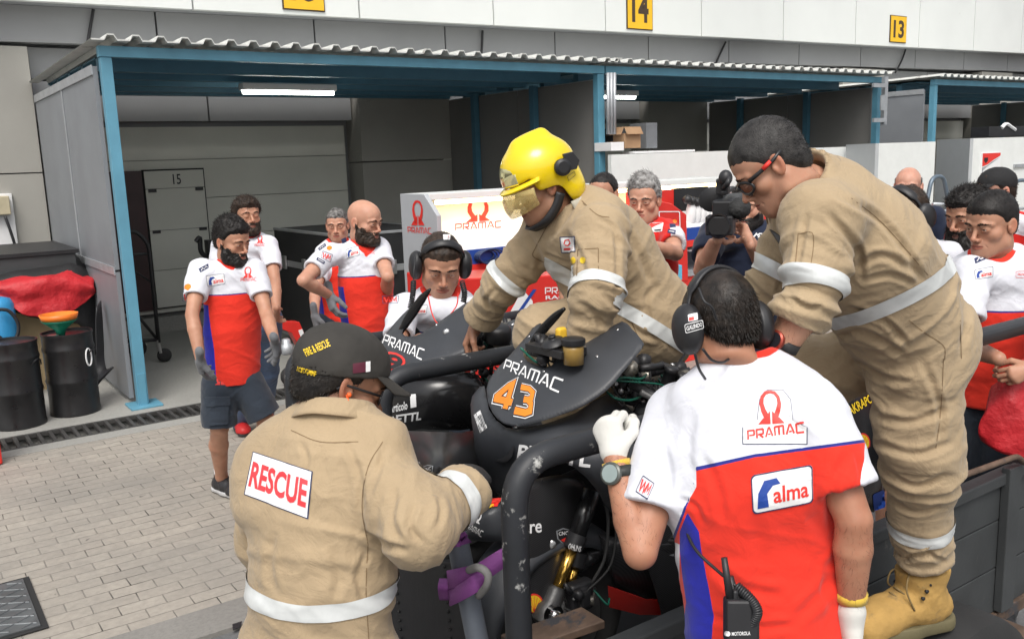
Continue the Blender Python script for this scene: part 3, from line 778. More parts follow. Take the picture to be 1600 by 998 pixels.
while xb < pv[-1]:
    xe = xb+2.05
    g.hexa([(xb+.012, 11.74, zb(xb)), (xe-.012, 11.74, zb(xe)), (xe-.012, 11.9, zb(xe)), (xb+.012, 11.9, zb(xb)), (xb+.012, 11.74, fz(xb)), (xe-.012, 11.74, fz(xe)), (xe-.012, 11.9, fz(xe)), (xb+.012, 11.9, fz(xb))]); xb = xe
g.build('upper_band', m_wallg, bl)
MB().box(pv[0], 12.21, -.02, pv[-1], 12.6, 4.2).build('wall', m_wallg, bl)
for k in range(-1, 7):
    x0 = .15+5.56*k; x1 = x0+1.48; g = MB()
    for z0, z1 in ((0., 2.085), (2.10, zb(x0)-.03)): g.box(x0, 11.75, z0, x1, 12.208, z1)
    g.build('pillar', m_wall, bl)
for k in range(-1, 7):
    g = MB(); x1 = .15+5.56*k+1.5; xn = .15+5.56*(k+1)-.02; zs = 2.66
    w = (xn-x1)/2
    for q in (0, 1): g.box(x1+w*q+.012, 11.95, zs+.02, x1+w*(q+1)-.012, 12.2, 3.14)
    for q in (0, 1): g.box(x1+w*q+.012, 11.95, 3.17, x1+w*(q+1)-.012, 12.2, zb(x1)-.03)
    g.build('lintel_panel', m_wallg, bl)
for k in range(-1, 7):
    x1 = .15+5.56*k+1.5; xn = .15+5.56*(k+1)-.04
    g = MB(); z = .24
    for i, hh in enumerate((.46, .5, .5, .5, .46)):
        z2 = min(z+hh, 2.62); g.box(x1+.05, 12.10, z+.004, xn-.05, 12.19, z2-.004); z = z2
    g.build('shutter', m_shut, bl)
MB().box(pv[0], 12.02, -.02, pv[-1], 12.205, .20).build('threshold', m_conc, bl)
# wicket door 15
dTL, dBR = PY(224, 268, 12.06), PY(316, 470, 12.06); xa, xb = dTL[0], PY(316, 262, 12.06)[0]
dr = MB().box(xa-.02, 12.070, .30, xb+.02, 12.098, dTL[2]+.02).build('door_frame', m_gap, bl)
g = MB()
for z0, z1 in ((.32, .80), (.806, 1.31), (1.316, 1.84), (1.846, dTL[2])): g.box(xa, 12.045, z0, xb, 12.069, z1)
dd = g.build('door', m_shut, bl)
for z in (1.82, 1.30):
    for xx in (xa+.03, xb-.12): MB().box(xx, 12.032, z-.02, xx+.1, 12.044, z+.02).build('hinge', m_black, dd)
flat_sign('lettering', text2d('15', .01), (xa+.47*(xb-xa), 12.041, 1.89), (.10, 0, 0), (0, 0, .13), m_blkp, dd)
g = MB(); xq0 = PY(192, 270, 12.05)[0]; g.box(xq0-.3, 12.04, .30, xa-.03, 12.066, dTL[2]+.01)
g.build('doorway_shade_panel', M('doorway_shade', (.035, .012, .014), .4, var=.4, vs=2), bl)  # solid panel, the unlit inside of the doorway put into its dark colour
g = MB()
for px, y0 in ((140, 13.),): pass
# cables on the wall
for pts in ([(146, 15), (140, 50), (133, 92)], [(754, 48), (753, 75), (750, 101)], [(1134, 66), (1122, 92), (1114, 112)], [(1415, 78), (1409, 95), (1399, 114)]):
    q = MB().tube(spline([PY(x, y, 11.70) for x, y in pts], 6), .018, 8).build('cable', m_black); tag(q, 'thin black cable hanging from the building soffit onto the canopy roof', 'cable', 'cables hanging behind the canopy roofs')
# number signs
for s, px, pw, pyb, ph in (('15', 475, 62, 13, 60), ('14', 1000, 38, 44, 45), ('13', 1403, 24, 65, 40)):
    ys = YF-.02; a = PY(px-pw/2, pyb, ys); b = PY(px+pw/2, pyb, ys); h_ = .82 if s != '15' else .86
    h_ = (PY(px, pyb-ph, ys)-PY(px, pyb, ys))[2] if s == '13' else .66
    t = thing('garage_number_sign', {'15': 'yellow garage number sign cut off by the top edge of the picture', '14': 'yellow sign with a black number 14 on the white fascia', '13': 'yellow sign with a black number 13 on the white fascia'}[s], 'sign', a, group='yellow garage number signs')
    w_ = b[0]-a[0]
    MB().box(a[0]-.015, ys, a[2]-.015, b[0]+.015, ys+.02, a[2]+h_+.015).build('frame', m_dark, t)
    MB().box(a[0], ys-.008, a[2], b[0], ys-.001, a[2]+h_).build('plate', m_yel, t)
    flat_sign('lettering', text2d(s, .03), (a[0]+.16*w_, ys-.010, a[2]+h_*.15), (w_*.68, 0, 0), (0, 0, h_*.7), m_dark, t)
# ------------------------------------------------------------------ canopies
def canopy(x0, x1, label, left=True, light=None, posts=()):
    t = thing('canopy', label, 'canopy', (x0, 8.27, 0), group='blue framed pit canopies'); zt = 2.98
    if left:
        MB().box(x0+.03, 8.25, 0, x0+.12, 8.34, zt+.028).build('post', m_blue, t, bevel=.004)
        MB().box(x0-.05, 8.16, 0, x0+.22, 8.43, .02).build('post_foot', m_blue, t, bevel=.004)
        MB().box(x0+.045, 8.238, .02, x0+.105, 8.249, .30).build('post_foot', m_blue, t)
    MB().box(x1-.10, 8.25, 0, x1, 8.34, zt+.028).build('post', m_blue, t, bevel=.004)
    MB().box(x0+.02, 8.24, zt+.03, x1, 8.33, zt+.12).build('front_beam', m_blue, t, bevel=.004)
    g = MB()
    for y in (8.9, 9.6, 10.3, 11.0, 11.5): g.box(x0+.14, y, zt-.02, x1-.14, y+.10, zt+.11)
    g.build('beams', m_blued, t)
    for xs_, side in ((x0, -1), (x1, 1)):
        if side < 0 and not left: continue
        g = MB()
        for a, b in ((8.41, 9.96), (9.98, 11.72)):
            for z0, z1 in ((.06, 1.20), (1.22, zt-.03)): g.box(xs_-.006 if side < 0 else xs_-.03, a, z0, xs_+.03 if side < 0 else xs_+.006, b, z1)
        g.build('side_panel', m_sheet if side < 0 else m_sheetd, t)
        g = MB(); e = -1 if side < 0 else 1
        g.box(xs_-.018, 8.41, 1.175, xs_-.008, 11.7, 1.245); g.box(xs_-.02, 8.41, zt-.10, xs_-.008, 11.7, zt-.02); g.box(xs_-.016, 9.95, .06, xs_-.0085, 9.99, zt-.1)
        g.build('panel_trim', m_galv, t)
        if side > 0:
            g = MB()
            for y in (9.5, 10.9): g.box(xs_-.12, y, 0, xs_-.04, y+.09, zt)
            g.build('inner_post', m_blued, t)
    # corrugated roof
    V = []; x = x0-.05; prof = []
    while x < x1+.1:
        prof += [(x, 0), (x+.10, 0), (x+.125, .042), (x+.175, .042)]; x += .2
    n = len(prof); zr = zt+.13
    for (y, dz) in ((8.12, .03), (11.72, .0)):
        V += [(px_, y, zr+dz+pz) for px_, pz in prof]
    V += [(a, b, c-.012) for a, b, c in V]
    Fc = []
    for i in range(n-1): Fc += [(i, i+1, n+i+1, n+i), (2*n+i+1, 2*n+i, 3*n+i, 3*n+i+1), (i+1, i, 2*n+i, 2*n+i+1), (n+i, n+i+1, 3*n+i+1, 3*n+i)]
    obj('roof', V, Fc, m_roof, t, smooth=False)
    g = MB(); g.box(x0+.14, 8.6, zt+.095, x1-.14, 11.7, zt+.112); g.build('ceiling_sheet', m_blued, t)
    if light:
        a, b = light; 
        lt = thing('ceiling_light', 'white fluorescent tube light hanging under the '+('left' if x0 < 3 else 'middle')+' blue canopy', 'ceiling light', ((a+b)/2, 9.4, 2.85))
        MB().box(a, 9.36, 2.86, b, 9.50, 2.93).build('housing', m_white, lt, bevel=.01)
        MB().tube([(a+.02, 9.43, 2.845), (b-.02, 9.43, 2.845)], .026, 10).build('tube', m_lamp, lt)
    return t
canopy(1.65, 7.2, 'left blue framed canopy with grey side sheet over garage 15', True, (3.25, 4.30))
canopy(7.2, 12.80, 'middle blue framed canopy with boxes stored on the partition', False, (7.9, 8.80))
canopy(14.25, 22., 'right blue framed canopy partly cut off by the picture edge', True, None)
# down pipe between the canopies and the bracket further right
dp = MB()
for i in range(3): dp.tube([PY(950+i*5, 114, 8.12)+A(0, 0, 0), PY(950+i*5, 210, 8.12)], .022, 8)
o = dp.build('downpipe', m_galv, None, True); tag(o, 'ribbed grey metal duct fixed to the blue post between two canopies', 'duct')
br = MB(); 
a, b = PY(1384, 120, 8.1), PY(1386, 195, 8.1); br.box(a[0]-.04, 8.08, b[2], a[0]+.04, 8.14, a[2])
for y in (134, 188): q = PY(1380, y, 8.07); br.box(q[0]-.28, 8.04, q[2]-.03, q[0]+.05, 8.075, q[2]+.03)
q = PY(1377, 160, 8.05); br.box(q[0]-.05, 8.02, q[2]-.12, q[0]+.06, 8.04, q[2]+.1)
o = br.build('post_bracket', m_galv); tag(o, 'grey metal bracket with two arms on the canopy post right of centre', 'bracket')
# ------------------------------------------------------------------ white partition walls
def slab(name, a, b, z0, z1, th, mat, parent): # between two xy points
    a = A(*a); b = A(*b); n = unit(A(-(b-a)[1], (b-a)[0]))*th
    return MB().hexa([(*a, z0), (*b, z0), (*(b+n), z0), (*(a+n), z0), (*a, z1), (*b, z1), (*(b+n), z1), (*(a+n), z1)]).build(name, mat, parent)
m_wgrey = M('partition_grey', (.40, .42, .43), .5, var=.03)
Yw = 7.95; xA = PY(955, 240, Yw)[0]; xB = PY(1322, 230, Yw)[0]
pw = thing('partition_wall', 'plain white partition wall with cartons on top behind the red shirted man', 'partition wall', (xA, Yw, 0), group='white partition walls')
slab('panel', (xA, Yw), (xB+.5, Yw), 0, 2.07, .06, m_white, pw)
Y2 = 7.2; xC = PY(1368, 225, Y2)[0]; xD = PY(1462, 220, Y2)[0]
xg = PY(1322, 225, Yw-.05)[0]
pw2 = thing('partition_wall', 'white and grey partition block without signs behind the bald photographer', 'partition wall', (xC, Y2, 0), group='white partition walls')
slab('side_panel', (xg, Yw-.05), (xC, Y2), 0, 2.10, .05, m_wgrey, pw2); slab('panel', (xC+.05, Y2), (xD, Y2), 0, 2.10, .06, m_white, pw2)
xE = PY(1516, 218, Y2)[0]
pw3 = thing('partition_wall', 'white partition wall carrying the square red and white maker sign', 'partition wall', (xE, Y2, 0), group='white partition walls')
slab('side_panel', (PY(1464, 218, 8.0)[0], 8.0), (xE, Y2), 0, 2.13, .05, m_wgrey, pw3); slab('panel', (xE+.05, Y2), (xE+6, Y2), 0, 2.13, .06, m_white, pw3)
# maker sign
a = PY(1533, 276, Y2-.02); b = PY(1564, 238, Y2-.02); w_ = b[0]-a[0]; h_ = b[2]-a[2]
sg = thing('maker_sign', 'square red and white sign reading DUCATI on the white partition', 'sign', a)
MB().box(a[0], Y2-.02, a[2], b[0], Y2-.001, b[2]).build('plate', m_wht, sg)
flat_sign('red_field', poly2d([(0.02, .98), (.02, .42), (.3, .5), (.6, .68), (.98, .86), (.98, .98)]), (a[0], Y2-.022, a[2]), (w_, 0, 0), (0, 0, h_), m_redp, sg)
flat_sign('grey_field', poly2d([(.02, .06), (.1, .28), (.35, .45), (.98, .80), (.5, .60), (.3, .46), (.02, .38)][::-1]), (a[0], Y2-.0225, a[2]), (w_, 0, 0), (0, 0, h_), m_galv, sg)
flat_sign('lettering', text2d('DUCATI', .03), (a[0]+.34*w_, Y2-.024, a[2]+h_*.05), (w_*.62, 0, 0), (0, 0, h_*.15), m_blkp, sg)
flat_sign('badge', poly2d([(0, 1), (0, .4), (.5, 0), (1, .4), (1, 1)][::-1]), (a[0]+.1*w_, Y2-.024, a[2]+h_*.56), (w_*.2, 0, 0), (0, 0, h_*.24), m_blkp, sg)
o = MB().box(PY(1583, 258, Y2)[0], Y2-.03, PY(1583, 262, Y2)[2], PY(1612, 258, Y2)[0], Y2-.002, PY(1583, 257, Y2)[2]).build('wall_vent', m_galv); tag(o, 'narrow grey metal strip on the white partition near the right edge', 'vent strip')
# things on the partition
def carton(px0, py0, px1, py1, y, name, mat, label, cat='box', d=.3, flaps=True, skew=0):
    a = PY(px0, py1, y); b = PY(px1, py0, y); t = thing(name, label, cat, (a[0], y, a[2]), group=None)
    MB().box(a[0], y, a[2], b[0], y+d, b[2]).build('box_body', mat, t, bevel=.004)
    if flaps:
        g = MB(); g.obox(A(a[0]-.03, y+d/2, b[2]+.03), A(.5, 0, .86), A(0, 1, 0), A(-.86, 0, .5), .05, d/2, .003)
        g.obox(A((a[0]+b[0])/2, y-.02, b[2]+.03), A(1, 0, 0), A(0, .5, .86), A(0, -.86, .5), (b[0]-a[0])/2, .05, .003); g.build('flap', mat, t)
    return t
carton(976, 208, 1001, 232, 8.05, 'carton', m_card, 'open brown cardboard box with torn flaps on the white partition')
carton(955, 222, 975, 236, 8.02, 'carton', m_wht, 'small white carton beside the brown box on the partition', flaps=False)
carton(957, 210, 974, 221, 8.25, 'carton', m_black, 'dark open carton behind the small white carton on the partition')
carton(1010, 192, 1027, 232, 8.10, 'storage_bin', M('grey_plastic', (.16, .17, .18), .6), 'tall grey plastic bin standing on the partition under the canopy', 'bin', flaps=False)
o = MB().box(PY(990, 235, 8.0)[0], 7.97, 2.075, PY(1083, 232, 8.0)[0], 8.2, 2.10).build('shelf_board', m_wht); tag(o, 'thin white board lying along the top of the partition', 'board')
carton(1545, 197, 1620, 214, 7.6, 'black_case', m_black, 'black equipment case lying on top of the right hand partition', 'case', flaps=False)
o = MB().tube(spline([PY(1565, 200, 7.6), PY(1572, 194, 7.6), PY(1580, 199, 7.6), PY(1586, 203, 7.6)], 5), .03, 6).build('plastic_bag', m_wht); tag(o, 'crumpled clear plastic bag on the black case', 'bag')
# ------------------------------------------------------------------ left bay: drums, board, covers
def drum(cx, cy, label, ring=False):
    r, h = .205, .72; t = thing('oil_drum', label, 'drum', (cx, cy, 0), group='black oil drums beside the canopy')
    prof = [(r*.97, 0), (r, .005), (r, .03), (r*.985, .04)]
    for z in (.30, .58): prof += [(r*.985, z-.03), (r*1.02, z-.008), (r*1.02, z+.008), (r*.985, z+.03)]
    prof += [(r*.985, h-.03), (r*1.01, h-.02), (r*1.01, h), (r*.96, h), (r*.955, h-.02), (.001, h-.02)]
    MB().lathe((cx, cy, 0), (0, 0, 1), prof, 40).build('drum_body', M('drum_black', (.016, .016, .017), .35, var=.3, vs=5, dirt=((.06, .06, .06), 9, .68), rv=.1), t, auto=35)
    MB().lathe((cx-.12, cy-.10, h-.02), (0, 0, 1), [(.045, 0), (.045, .018), (.03, .02)], 16).build('cap', m_steel, t)
    g = MB(); g.tube(spline([(cx+r*.6, cy-r*.78, h-.20), (cx+r*.75, cy-r*.85, h-.16), (cx+r*.95, cy-r*.45, h-.17), (cx+r, cy-r*.3, h-.22)], 5), .006, 6); g.build('strap', m_black, t)
    if ring: MB().tube([(cx+r*.62+.0*math.cos(a)+.025*math.cos(a), cy-r*.80+.02*math.cos(a), .50+.075*math.sin(a)) for a in np.linspace(0, 2*math.pi, 20)][:-1], .007, 6, closed=True).build('ring_mark', m_wht, t)
    return t
drum(1.21, 8.50, 'black oil drum with an orange and green funnel on its lid', True)
drum(.76, 8.38, 'black oil drum with an empty lid near the left edge')
fu = thing('funnel', 'orange and green plastic funnel on the black oil drum', 'funnel', (1.17, 8.45, .71))
MB().lathe((1.16, 8.45, .70), (0, 0, 1), [(.03, 0), (.045, .05), (.13, .12), (.145, .135), (.12, .125), (.03, .05)], 28).build('bowl', M('green_plastic', (.01, .22, .13), .4), fu, True)
MB().lathe((1.16, 8.45, .838), (0, 0, 1), [(.14, 0), (.155, .05), (.145, .05), (.13, .0)], 28).build('rim', M('orange_plastic', (.85, .20, .02), .4), fu, True)
ply = MB(); ply.box(-1.2, 9.62, 0, 1.50, 9.66, 1.02); o = ply.build('plywood_board', M('plywood', (.42, .31, .17), .7, var=.15, vs=3)); tag(o, 'sheet of light brown plywood leaning behind the black drums', 'board')
cab = thing('equipment_cabinet', 'low dark grey cabinet behind the plywood by the left pillar', 'cabinet', (0, 10.3, 0))
MB().box(-1.5, 9.7, 0, 1.55, 11.2, 1.30).build('cabinet_body', M('cabinet_grey', (.045, .048, .05), .5), cab, bevel=.01)
MB().box(-1.5, 9.68, 1.30, 1.58, 11.2, 1.335).build('cabinet_top', m_black, cab)
# cloth covers: draped sheets
def drape(name, pts, mat, label, cat, amp=.02, per=8, thick=.012, seed=2, parent=None):
    g = np.array([[np.asarray(q) for q in row] for row in pts], float)
    o = patch(name, g, mat, parent, thick, per); v = wverts(o); v = v+np.stack([vnoise(v*6+seed, seed), vnoise(v*6+seed+9, seed), vnoise(v*6+seed+21, seed)], 1)*amp; v += (vnoise(v*18, 4)*amp*.3)[:, None]
    set_wverts(o, v)
    if label: tag(o, label, cat)
    return o
D = lambda x, y, Y: PY(x, y, Y)
drape('black_cover', [[D(-30, 432, 10.3), D(60, 398, 10.3), D(120, 396, 10.4), D(150, 415, 10.4)], [D(-30, 440, 9.6), D(60, 430, 9.5), D(120, 428, 9.5), D(154, 450, 9.6)], [D(-30, 470, 9.55), D(60, 480, 9.5), D(120, 495, 9.45), D(156, 500, 9.6)], [D(-30, 470, 9.57), D(82, 505, 9.52), D(125, 508, 9.5), D(152, 560, 9.6)]], M('black_sheet', (.015, .015, .016), .6, bs=.5, bscale=10, bd=.02), 'black plastic sheet draped under the red cloth on the cabinet', 'cover')
drape('red_cover', [[D(-20, 440, 10.0), D(40, 425, 10.0), D(100, 414, 10.05), D(142, 420, 9.9)], [D(-20, 445, 9.45), D(40, 438, 9.4), D(100, 430, 9.4), D(148, 445, 9.4)], [D(-20, 452, 9.42), D(20, 470, 9.38), D(90, 468, 9.35), D(149, 462, 9.4)], [D(-20, 458, 9.42), D(30, 482, 9.36), D(80, 502, 9.33), D(110, 484, 9.36)]], m_redcloth, 'crumpled red cloth cover draped over the cabinet behind the drums', 'cover', amp=.03)
o = drape('black_bag', [[D(150, 480, 8.95), D(158, 470, 9.1)], [D(150, 560, 8.9), D(164, 570, 8.9)], [D(154, 600, 8.8), D(178, 573, 8.75)]], m_black, 'black plastic flap hanging behind the right drum', 'bag', .01)
bt = thing('blue_canister', 'blue canister with black hose behind the left drum', 'canister', (.55, 9.4, 0))
cc = PY(10, 560, 9.35); MB().lathe((cc[0], 9.4, .0), (0, 0, 1), [(.12, 0), (.13, .02), (.13, .9), (.10, .96), (.03, .98)], 24).build('tank', M('blue_plastic', (.03, .25, .50), .4), bt, True)
MB().tube(spline([PY(-5, 483, 9.2), PY(14, 486, 9.2), PY(28, 505, 9.2), PY(26, 526, 9.2), PY(10, 533, 9.2), PY(-10, 520, 9.2)], 6), .016, 8).build('hose', m_black, bt, True)
eb = thing('power_box', 'beige electrical box with a black cable on the left pillar', 'electrical box', PY(10, 380, 11.7))
a, b = PY(-30, 430, 11.70), PY(18, 302, 11.70); MB().box(a[0], 11.70, a[2], b[0], 11.745, b[2]).build('back_plate', m_wht, eb, bevel=.004)
a, b = PY(-30, 338, 11.6), PY(14, 306, 11.6); MB().box(a[0], 11.60, a[2], b[0], 11.698, b[2]).build('socket_box', M('beige', (.50, .44, .30), .5), eb, bevel=.01)
MB().tube(spline([PY(8, 338, 11.62), PY(16, 360, 11.6), PY(24, 385, 11.6), PY(30, 405, 11.62)], 6), .016, 8).build('cable', m_black, eb, True)
rp = MB().box(PY(4, 700, 7.35)[0]-.4, 7.28, 0, PY(5, 700, 7.35)[0]-.02, 7.4, .72).build('red_barrier', m_red, bevel=.01); tag(rp, 'red barrier edge cut off by the left side of the picture', 'barrier')
# ------------------------------------------------------------------ trolley in the canopy
tr = thing('wheeled_trolley', 'black tubular trolley frame on castor wheels inside the left canopy', 'trolley', PZ(235, 565, 0))
g = MB(); Yt = 10.1
q = lambda x, y, Y=Yt: PY(x, y, Y)
g.tube(arc_path([q(196, 560), q(178, 385), q(205, 356), q(232, 378), q(248, 535)], .12), .022, 10)
g.tube([q(186, 399), q(236, 396)], .015, 8); g.tube([q(200, 533), q(246, 531)], .018, 8); g.tube([q(196, 470), q(244, 528)], .016, 8); g.tube([q(190, 410), q(235, 440)], .010, 8)
g.build('frame', m_black, tr, True)
wc = q(256, 553); wc[2] = .075
MB().lathe(wc-A(.0, .02, 0), (.25, 1, 0), [(.03, -.0), (.073, .0), (.076, .012), (.076, .03), (.073, .042), (.03, .042)], 24).build('wheel', m_blackr, tr, True)
MB().tube([q(246, 531), wc+A(-.03, 0, .03)], .02, 8).build('castor_fork', m_steel, tr)
wc = q(214, 540, 10.6); wc[2] = .1; MB().lathe(wc, (.25, 1, 0), [(.03, -.0), (.1, .0), (.1, .045), (.03, .045)], 24).build('wheel', m_blackr, tr, True)
ol = MB(); ol.tube(spline([PY(306, 378, 11.2), PY(312, 372, 11.2), PY(314, 392, 11.2), PY(322, 400, 11.2), PY(332, 396, 11.2)], 5), .03, 8); ol.box(PY(322, 390, 11.2)[0], 11.1, PY(322, 396, 11.2)[2], PY(334, 375, 11.2)[0], 11.25, PY(334, 374, 11.2)[2])
o = ol.build('tool_stand', m_black); tag(o, 'black tool stand behind the curly haired mechanic', 'stand')
# ------------------------------------------------------------------ flight case
fcase = thing('flight_case', 'large black flight case with aluminium edges behind the bald mechanic', 'flight case', (4, 8, 0))
zt = 1.36
TL, TR_, FR = PZ(430, 348, zt), PZ(645, 350, zt+.0), PZ(660, 352, zt)
cx0 = PZ(478, 362, zt); fl_ = PZ(432, 350, zt); fr_ = PZ(655, 356, zt)
# left face from (432) back to the near corner; top seen
nl = PZ(520, 385, zt)   # nearest corner, hidden behind the bald man
x0, y0 = nl[0], nl[1]; x1 = fr_[0]; y1 = fl_[1]
x0, y0 = 3.77, 8.43; x1 = x0+1.18; y1 = PX(427, 348, x0)[1]
MB().box(x0, y0, .12, x1, y1, zt-.42).build('lower_body', m_case, fcase); MB().box(x0, y0, zt-.38, x1, y1, zt).build('lid', m_case, fcase)
g = MB()
for z in (zt-.42, zt-.385): g.box(x0-.006, y0-.006, z, x1+.006, y1+.006, z+.034)
for z in (zt-.02, .12): g.box(x0-.008, y0-.008, z, x1+.008, y0+.03, z+.028); g.box(x0-.008, y0+.03, z, x0+.03, y1, z+.028); g.box(x1-.03, y0+.03, z, x1+.008, y1, z+.028)
for xx in (x0-.008, x1-.026): g.box(xx, y0-.009, .15, xx+.034, y0+.026, zt-.43); g.box(xx, y0-.009, zt-.34, xx+.034, y0+.026, zt-.03)
g.build('edge_trim', m_alu, fcase, bevel=.003)
for k in (.18, .5, .82):
    MB().box(x0+(x1-x0)*k-.045, y0-.03, zt-.45, x0+(x1-x0)*k+.045, y0-.01, zt-.30).build('latch', m_steel, fcase, bevel=.004); MB().box(x0-.03, y0+(y1-y0)*k-.045, zt-.45, x0-.01, y0+(y1-y0)*k+.045, zt-.30).build('latch', m_steel, fcase, bevel=.004)
MB().box(x1-.42, y0-.012, zt-.62, x1-.14, y0-.008, zt-.46).build('paper_label', m_wht, fcase)
for xx in (x0+.1, x1-.1): MB().lathe((xx-.02, y0+.08, .06), (1, 0, 0), [(.02, 0), (.06, 0), (.06, .04), (.02, .04)], 18).build('wheel', m_blackr, fcase, True)
# pallet jack
pj = thing('pallet_jack', 'red pallet jack with grey pump standing between the mechanics', 'pallet jack', PZ(470, 590, 0))
Yp = PZ(470, 600, 0)[1]; d_ = lambda x, y: PY(x, y, Yp)
MB().prism([d_(438, 503), d_(468, 503), d_(484, 540), d_(470, 546), d_(456, 520), d_(440, 514)], (0, .12, 0)).build('frame', m_red, pj, bevel=.004)
MB().lathe(d_(448, 545), (0, 0, 1), [(.05, -.05), (.06, -.04), (.06, .04), (.04, .05), (.04, .09), (.025, .1)], 20).build('pump', m_galv, pj, True)
g = MB(); wc = d_(452, 572); wc[2] = .09; MB().lathe(wc, (.4, 1, 0), [(.03, 0), (.09, 0), (.09, .05), (.03, .05)], 24).build('wheel', m_blackr, pj, True)
MB().prism([d_(466, 516), d_(472, 514), d_(480, 536), d_(474, 538)], (0, -.006, 0)).build('sticker', m_wht, pj)
# ------------------------------------------------------------------ PRAMAC workstation
ws = thing('team_workstation', 'white lit team workstation with red and blue stripes reading PRAMAC', 'workstation', (3.4, 6.3, 0))
Yf = 6.2
xl = PY(683, 345, Yf)[0]; xr = xl+3.6; zt = 1.80
pts = {}
yb = PX(625, 303, xl)[1]; ztop = PX(625, 303, xl)[2]
zc = PY(683, 337, Yf)[2]; zb_ = 1.0
yc = PX(662, 303, xl)[1]
# end cheek with a chamfered top front corner
MB().prism([(xl, yb, 0), (xl, yb, ztop), (xl, yc, ztop), (xl, Yf, zc), (xl, Yf, 0)], (.04, 0, 0)).build('end_panel', M('ws_grey', (.42, .44, .46), .4, var=.03), ws, bevel=.003)
x2 = xl+.042
MB().box(x2, yb-.05, 0, xr, yb, ztop).build('back_panel', m_white, ws)
MB().box(x2, yc-.02, ztop-.05, xr, yb-.052, ztop).build('hood', m_white, ws, bevel=.004)
yi = yc+.02; zs = 1.36
MB().hexa([(x2, Yf+.02, 1.30), (xr, Yf+.02, 1.30), (xr, yb-.06, ztop-.12), (x2, yb-.06, ztop-.12), (x2, Yf+.02, 1.34), (xr, Yf+.02, 1.34), (xr, yb-.08, ztop-.06), (x2, yb-.08, ztop-.06)]).build('sign_panel', M('ws_white', (.8, .8, .78), .35, var=.02), ws)
MB().tube([(x2+.1, yc+.06, ztop-.075), (xr-.1, yc+.06, ztop-.075)], .018, 8).build('light_strip', M('warm_tube', (.9, .8, .6), .4, emit=((1, .80, .42), 7.)), ws)
# front of the sign panel as a sloped plane
sp0 = A(x2, Yf+.02, 1.30+.04); sp1 = A(x2, yb-.08, ztop-.06); ey = sp1-sp0; Ls = np.linalg.norm(ey)
MB().box(x2, Yf, 1.215, xr, Yf+.03, 1.335).build('blue_stripe', m_bluep, ws); MB().box(x2, Yf, 1.150, xr, Yf+.03, 1.2145).build('red_stripe', m_redp, ws)
MB().box(x2, Yf+.35, .92, xr, Yf+.37, 1.15).build('recess_back', M('ws_dark', (.14, .15, .17), .5), ws)
MB().box(x2, Yf-.02, .86, xr, Yf+.36, .92).build('shelf', m_galv, ws, bevel=.004)
MB().box(x2, Yf, .0, xr, Yf+.34, .86).build('lower_front', m_redp, ws)
bvw = bvh_of([c for c in ws.children if c.name.startswith(('sign_panel', 'end_panel'))])
printed('logo', pramac_mark(True), [(727, 318), (766, 316), (766, 345), (728, 348)], bvw, m_redp, ws, .004)
printed('lettering', pramac_word(.16), [(711, 350), (783, 345), (783, 356), (711, 361)], bvw, m_redp, ws, .004)
printed('logo', pramac_mark(), [(642, 312), (663, 314), (664, 352), (643, 352)], bvw, m_redp, ws, .004)
printed('lettering', pramac_word(.16), [(637, 354), (674, 356), (675, 366), (638, 364)], bvw, m_redp, ws, .004)
# cable bundle on the shelf
for k in range(5):
    cb = MB(); c0_ = PY(745+k*3, 410, Yf-.0); 
cb = MB()
for k in range(7):
    r_ = .055+.008*k; cx_ = PY(750+2*k, 412, Yf)
    cb.tube([cx_+A(r_*math.cos(a)*1.2, -.02*k+.05, .035+r_*.6*math.sin(a)+.03) for a in np.linspace(0, 2*math.pi, 22)][:-1], .007, 6, closed=True)
cb.tube(spline([PY(765, 415, Yf), PY(778, 402, Yf), PY(786, 408, Yf), PY(795, 396, Yf), PY(803, 408, Yf), PY(815, 402, Yf)], 6), .007, 6)
o = cb.build('cable_coil', M('navy_cable', (.015, .035, .11), .45), None, True); tag(o, 'coil of dark blue cable on the workstation shelf', 'cable coil')
# red fairing-coloured bench in front
rb = thing('team_bench', 'red bench with white and blue corner and team lettering behind the firefighter', 'bench', PY(900, 480, 5.4))
Yb = 5.3
q0, q1 = PY(700, 470, Yb), PY(1062, 435, Yb)
MB().prism([PY(700, 436, Yb), PY(860, 430, Yb), PY(990, 425, Yb), PY(1062, 405, Yb), (PY(1062, 435, Yb)[0], Yb, .05), (PY(700, 435, Yb)[0], Yb, .05)], (0, .6, 0)).build('bench_body', m_red, rb, bevel=.01)
bvb = bvh_of([rb.children[0]])
printed('white_corner', poly2d([(0, 0), (1, 0), (.95, .55), (.5, 1), (.25, .5)]), [(800, 452), (832, 452), (836, 500), (790, 500)], bvb, m_wht, rb, .003)
printed('blue_corner', poly2d([(0, 0), (.18, 0), (1, 1), (.82, 1)]), [(806, 452), (838, 452), (838, 490), (806, 490)], bvb, m_bluep, rb, .005)
printed('lettering', pramac_word(.17), [(851, 449), (911, 447), (911, 457), (851, 460)], bvb, m_wht, rb, .004)
printed('lettering', text2d('RACING', .02), [(852, 462), (911, 459), (911, 465), (852, 468)], bvb, m_wht, rb, .004)
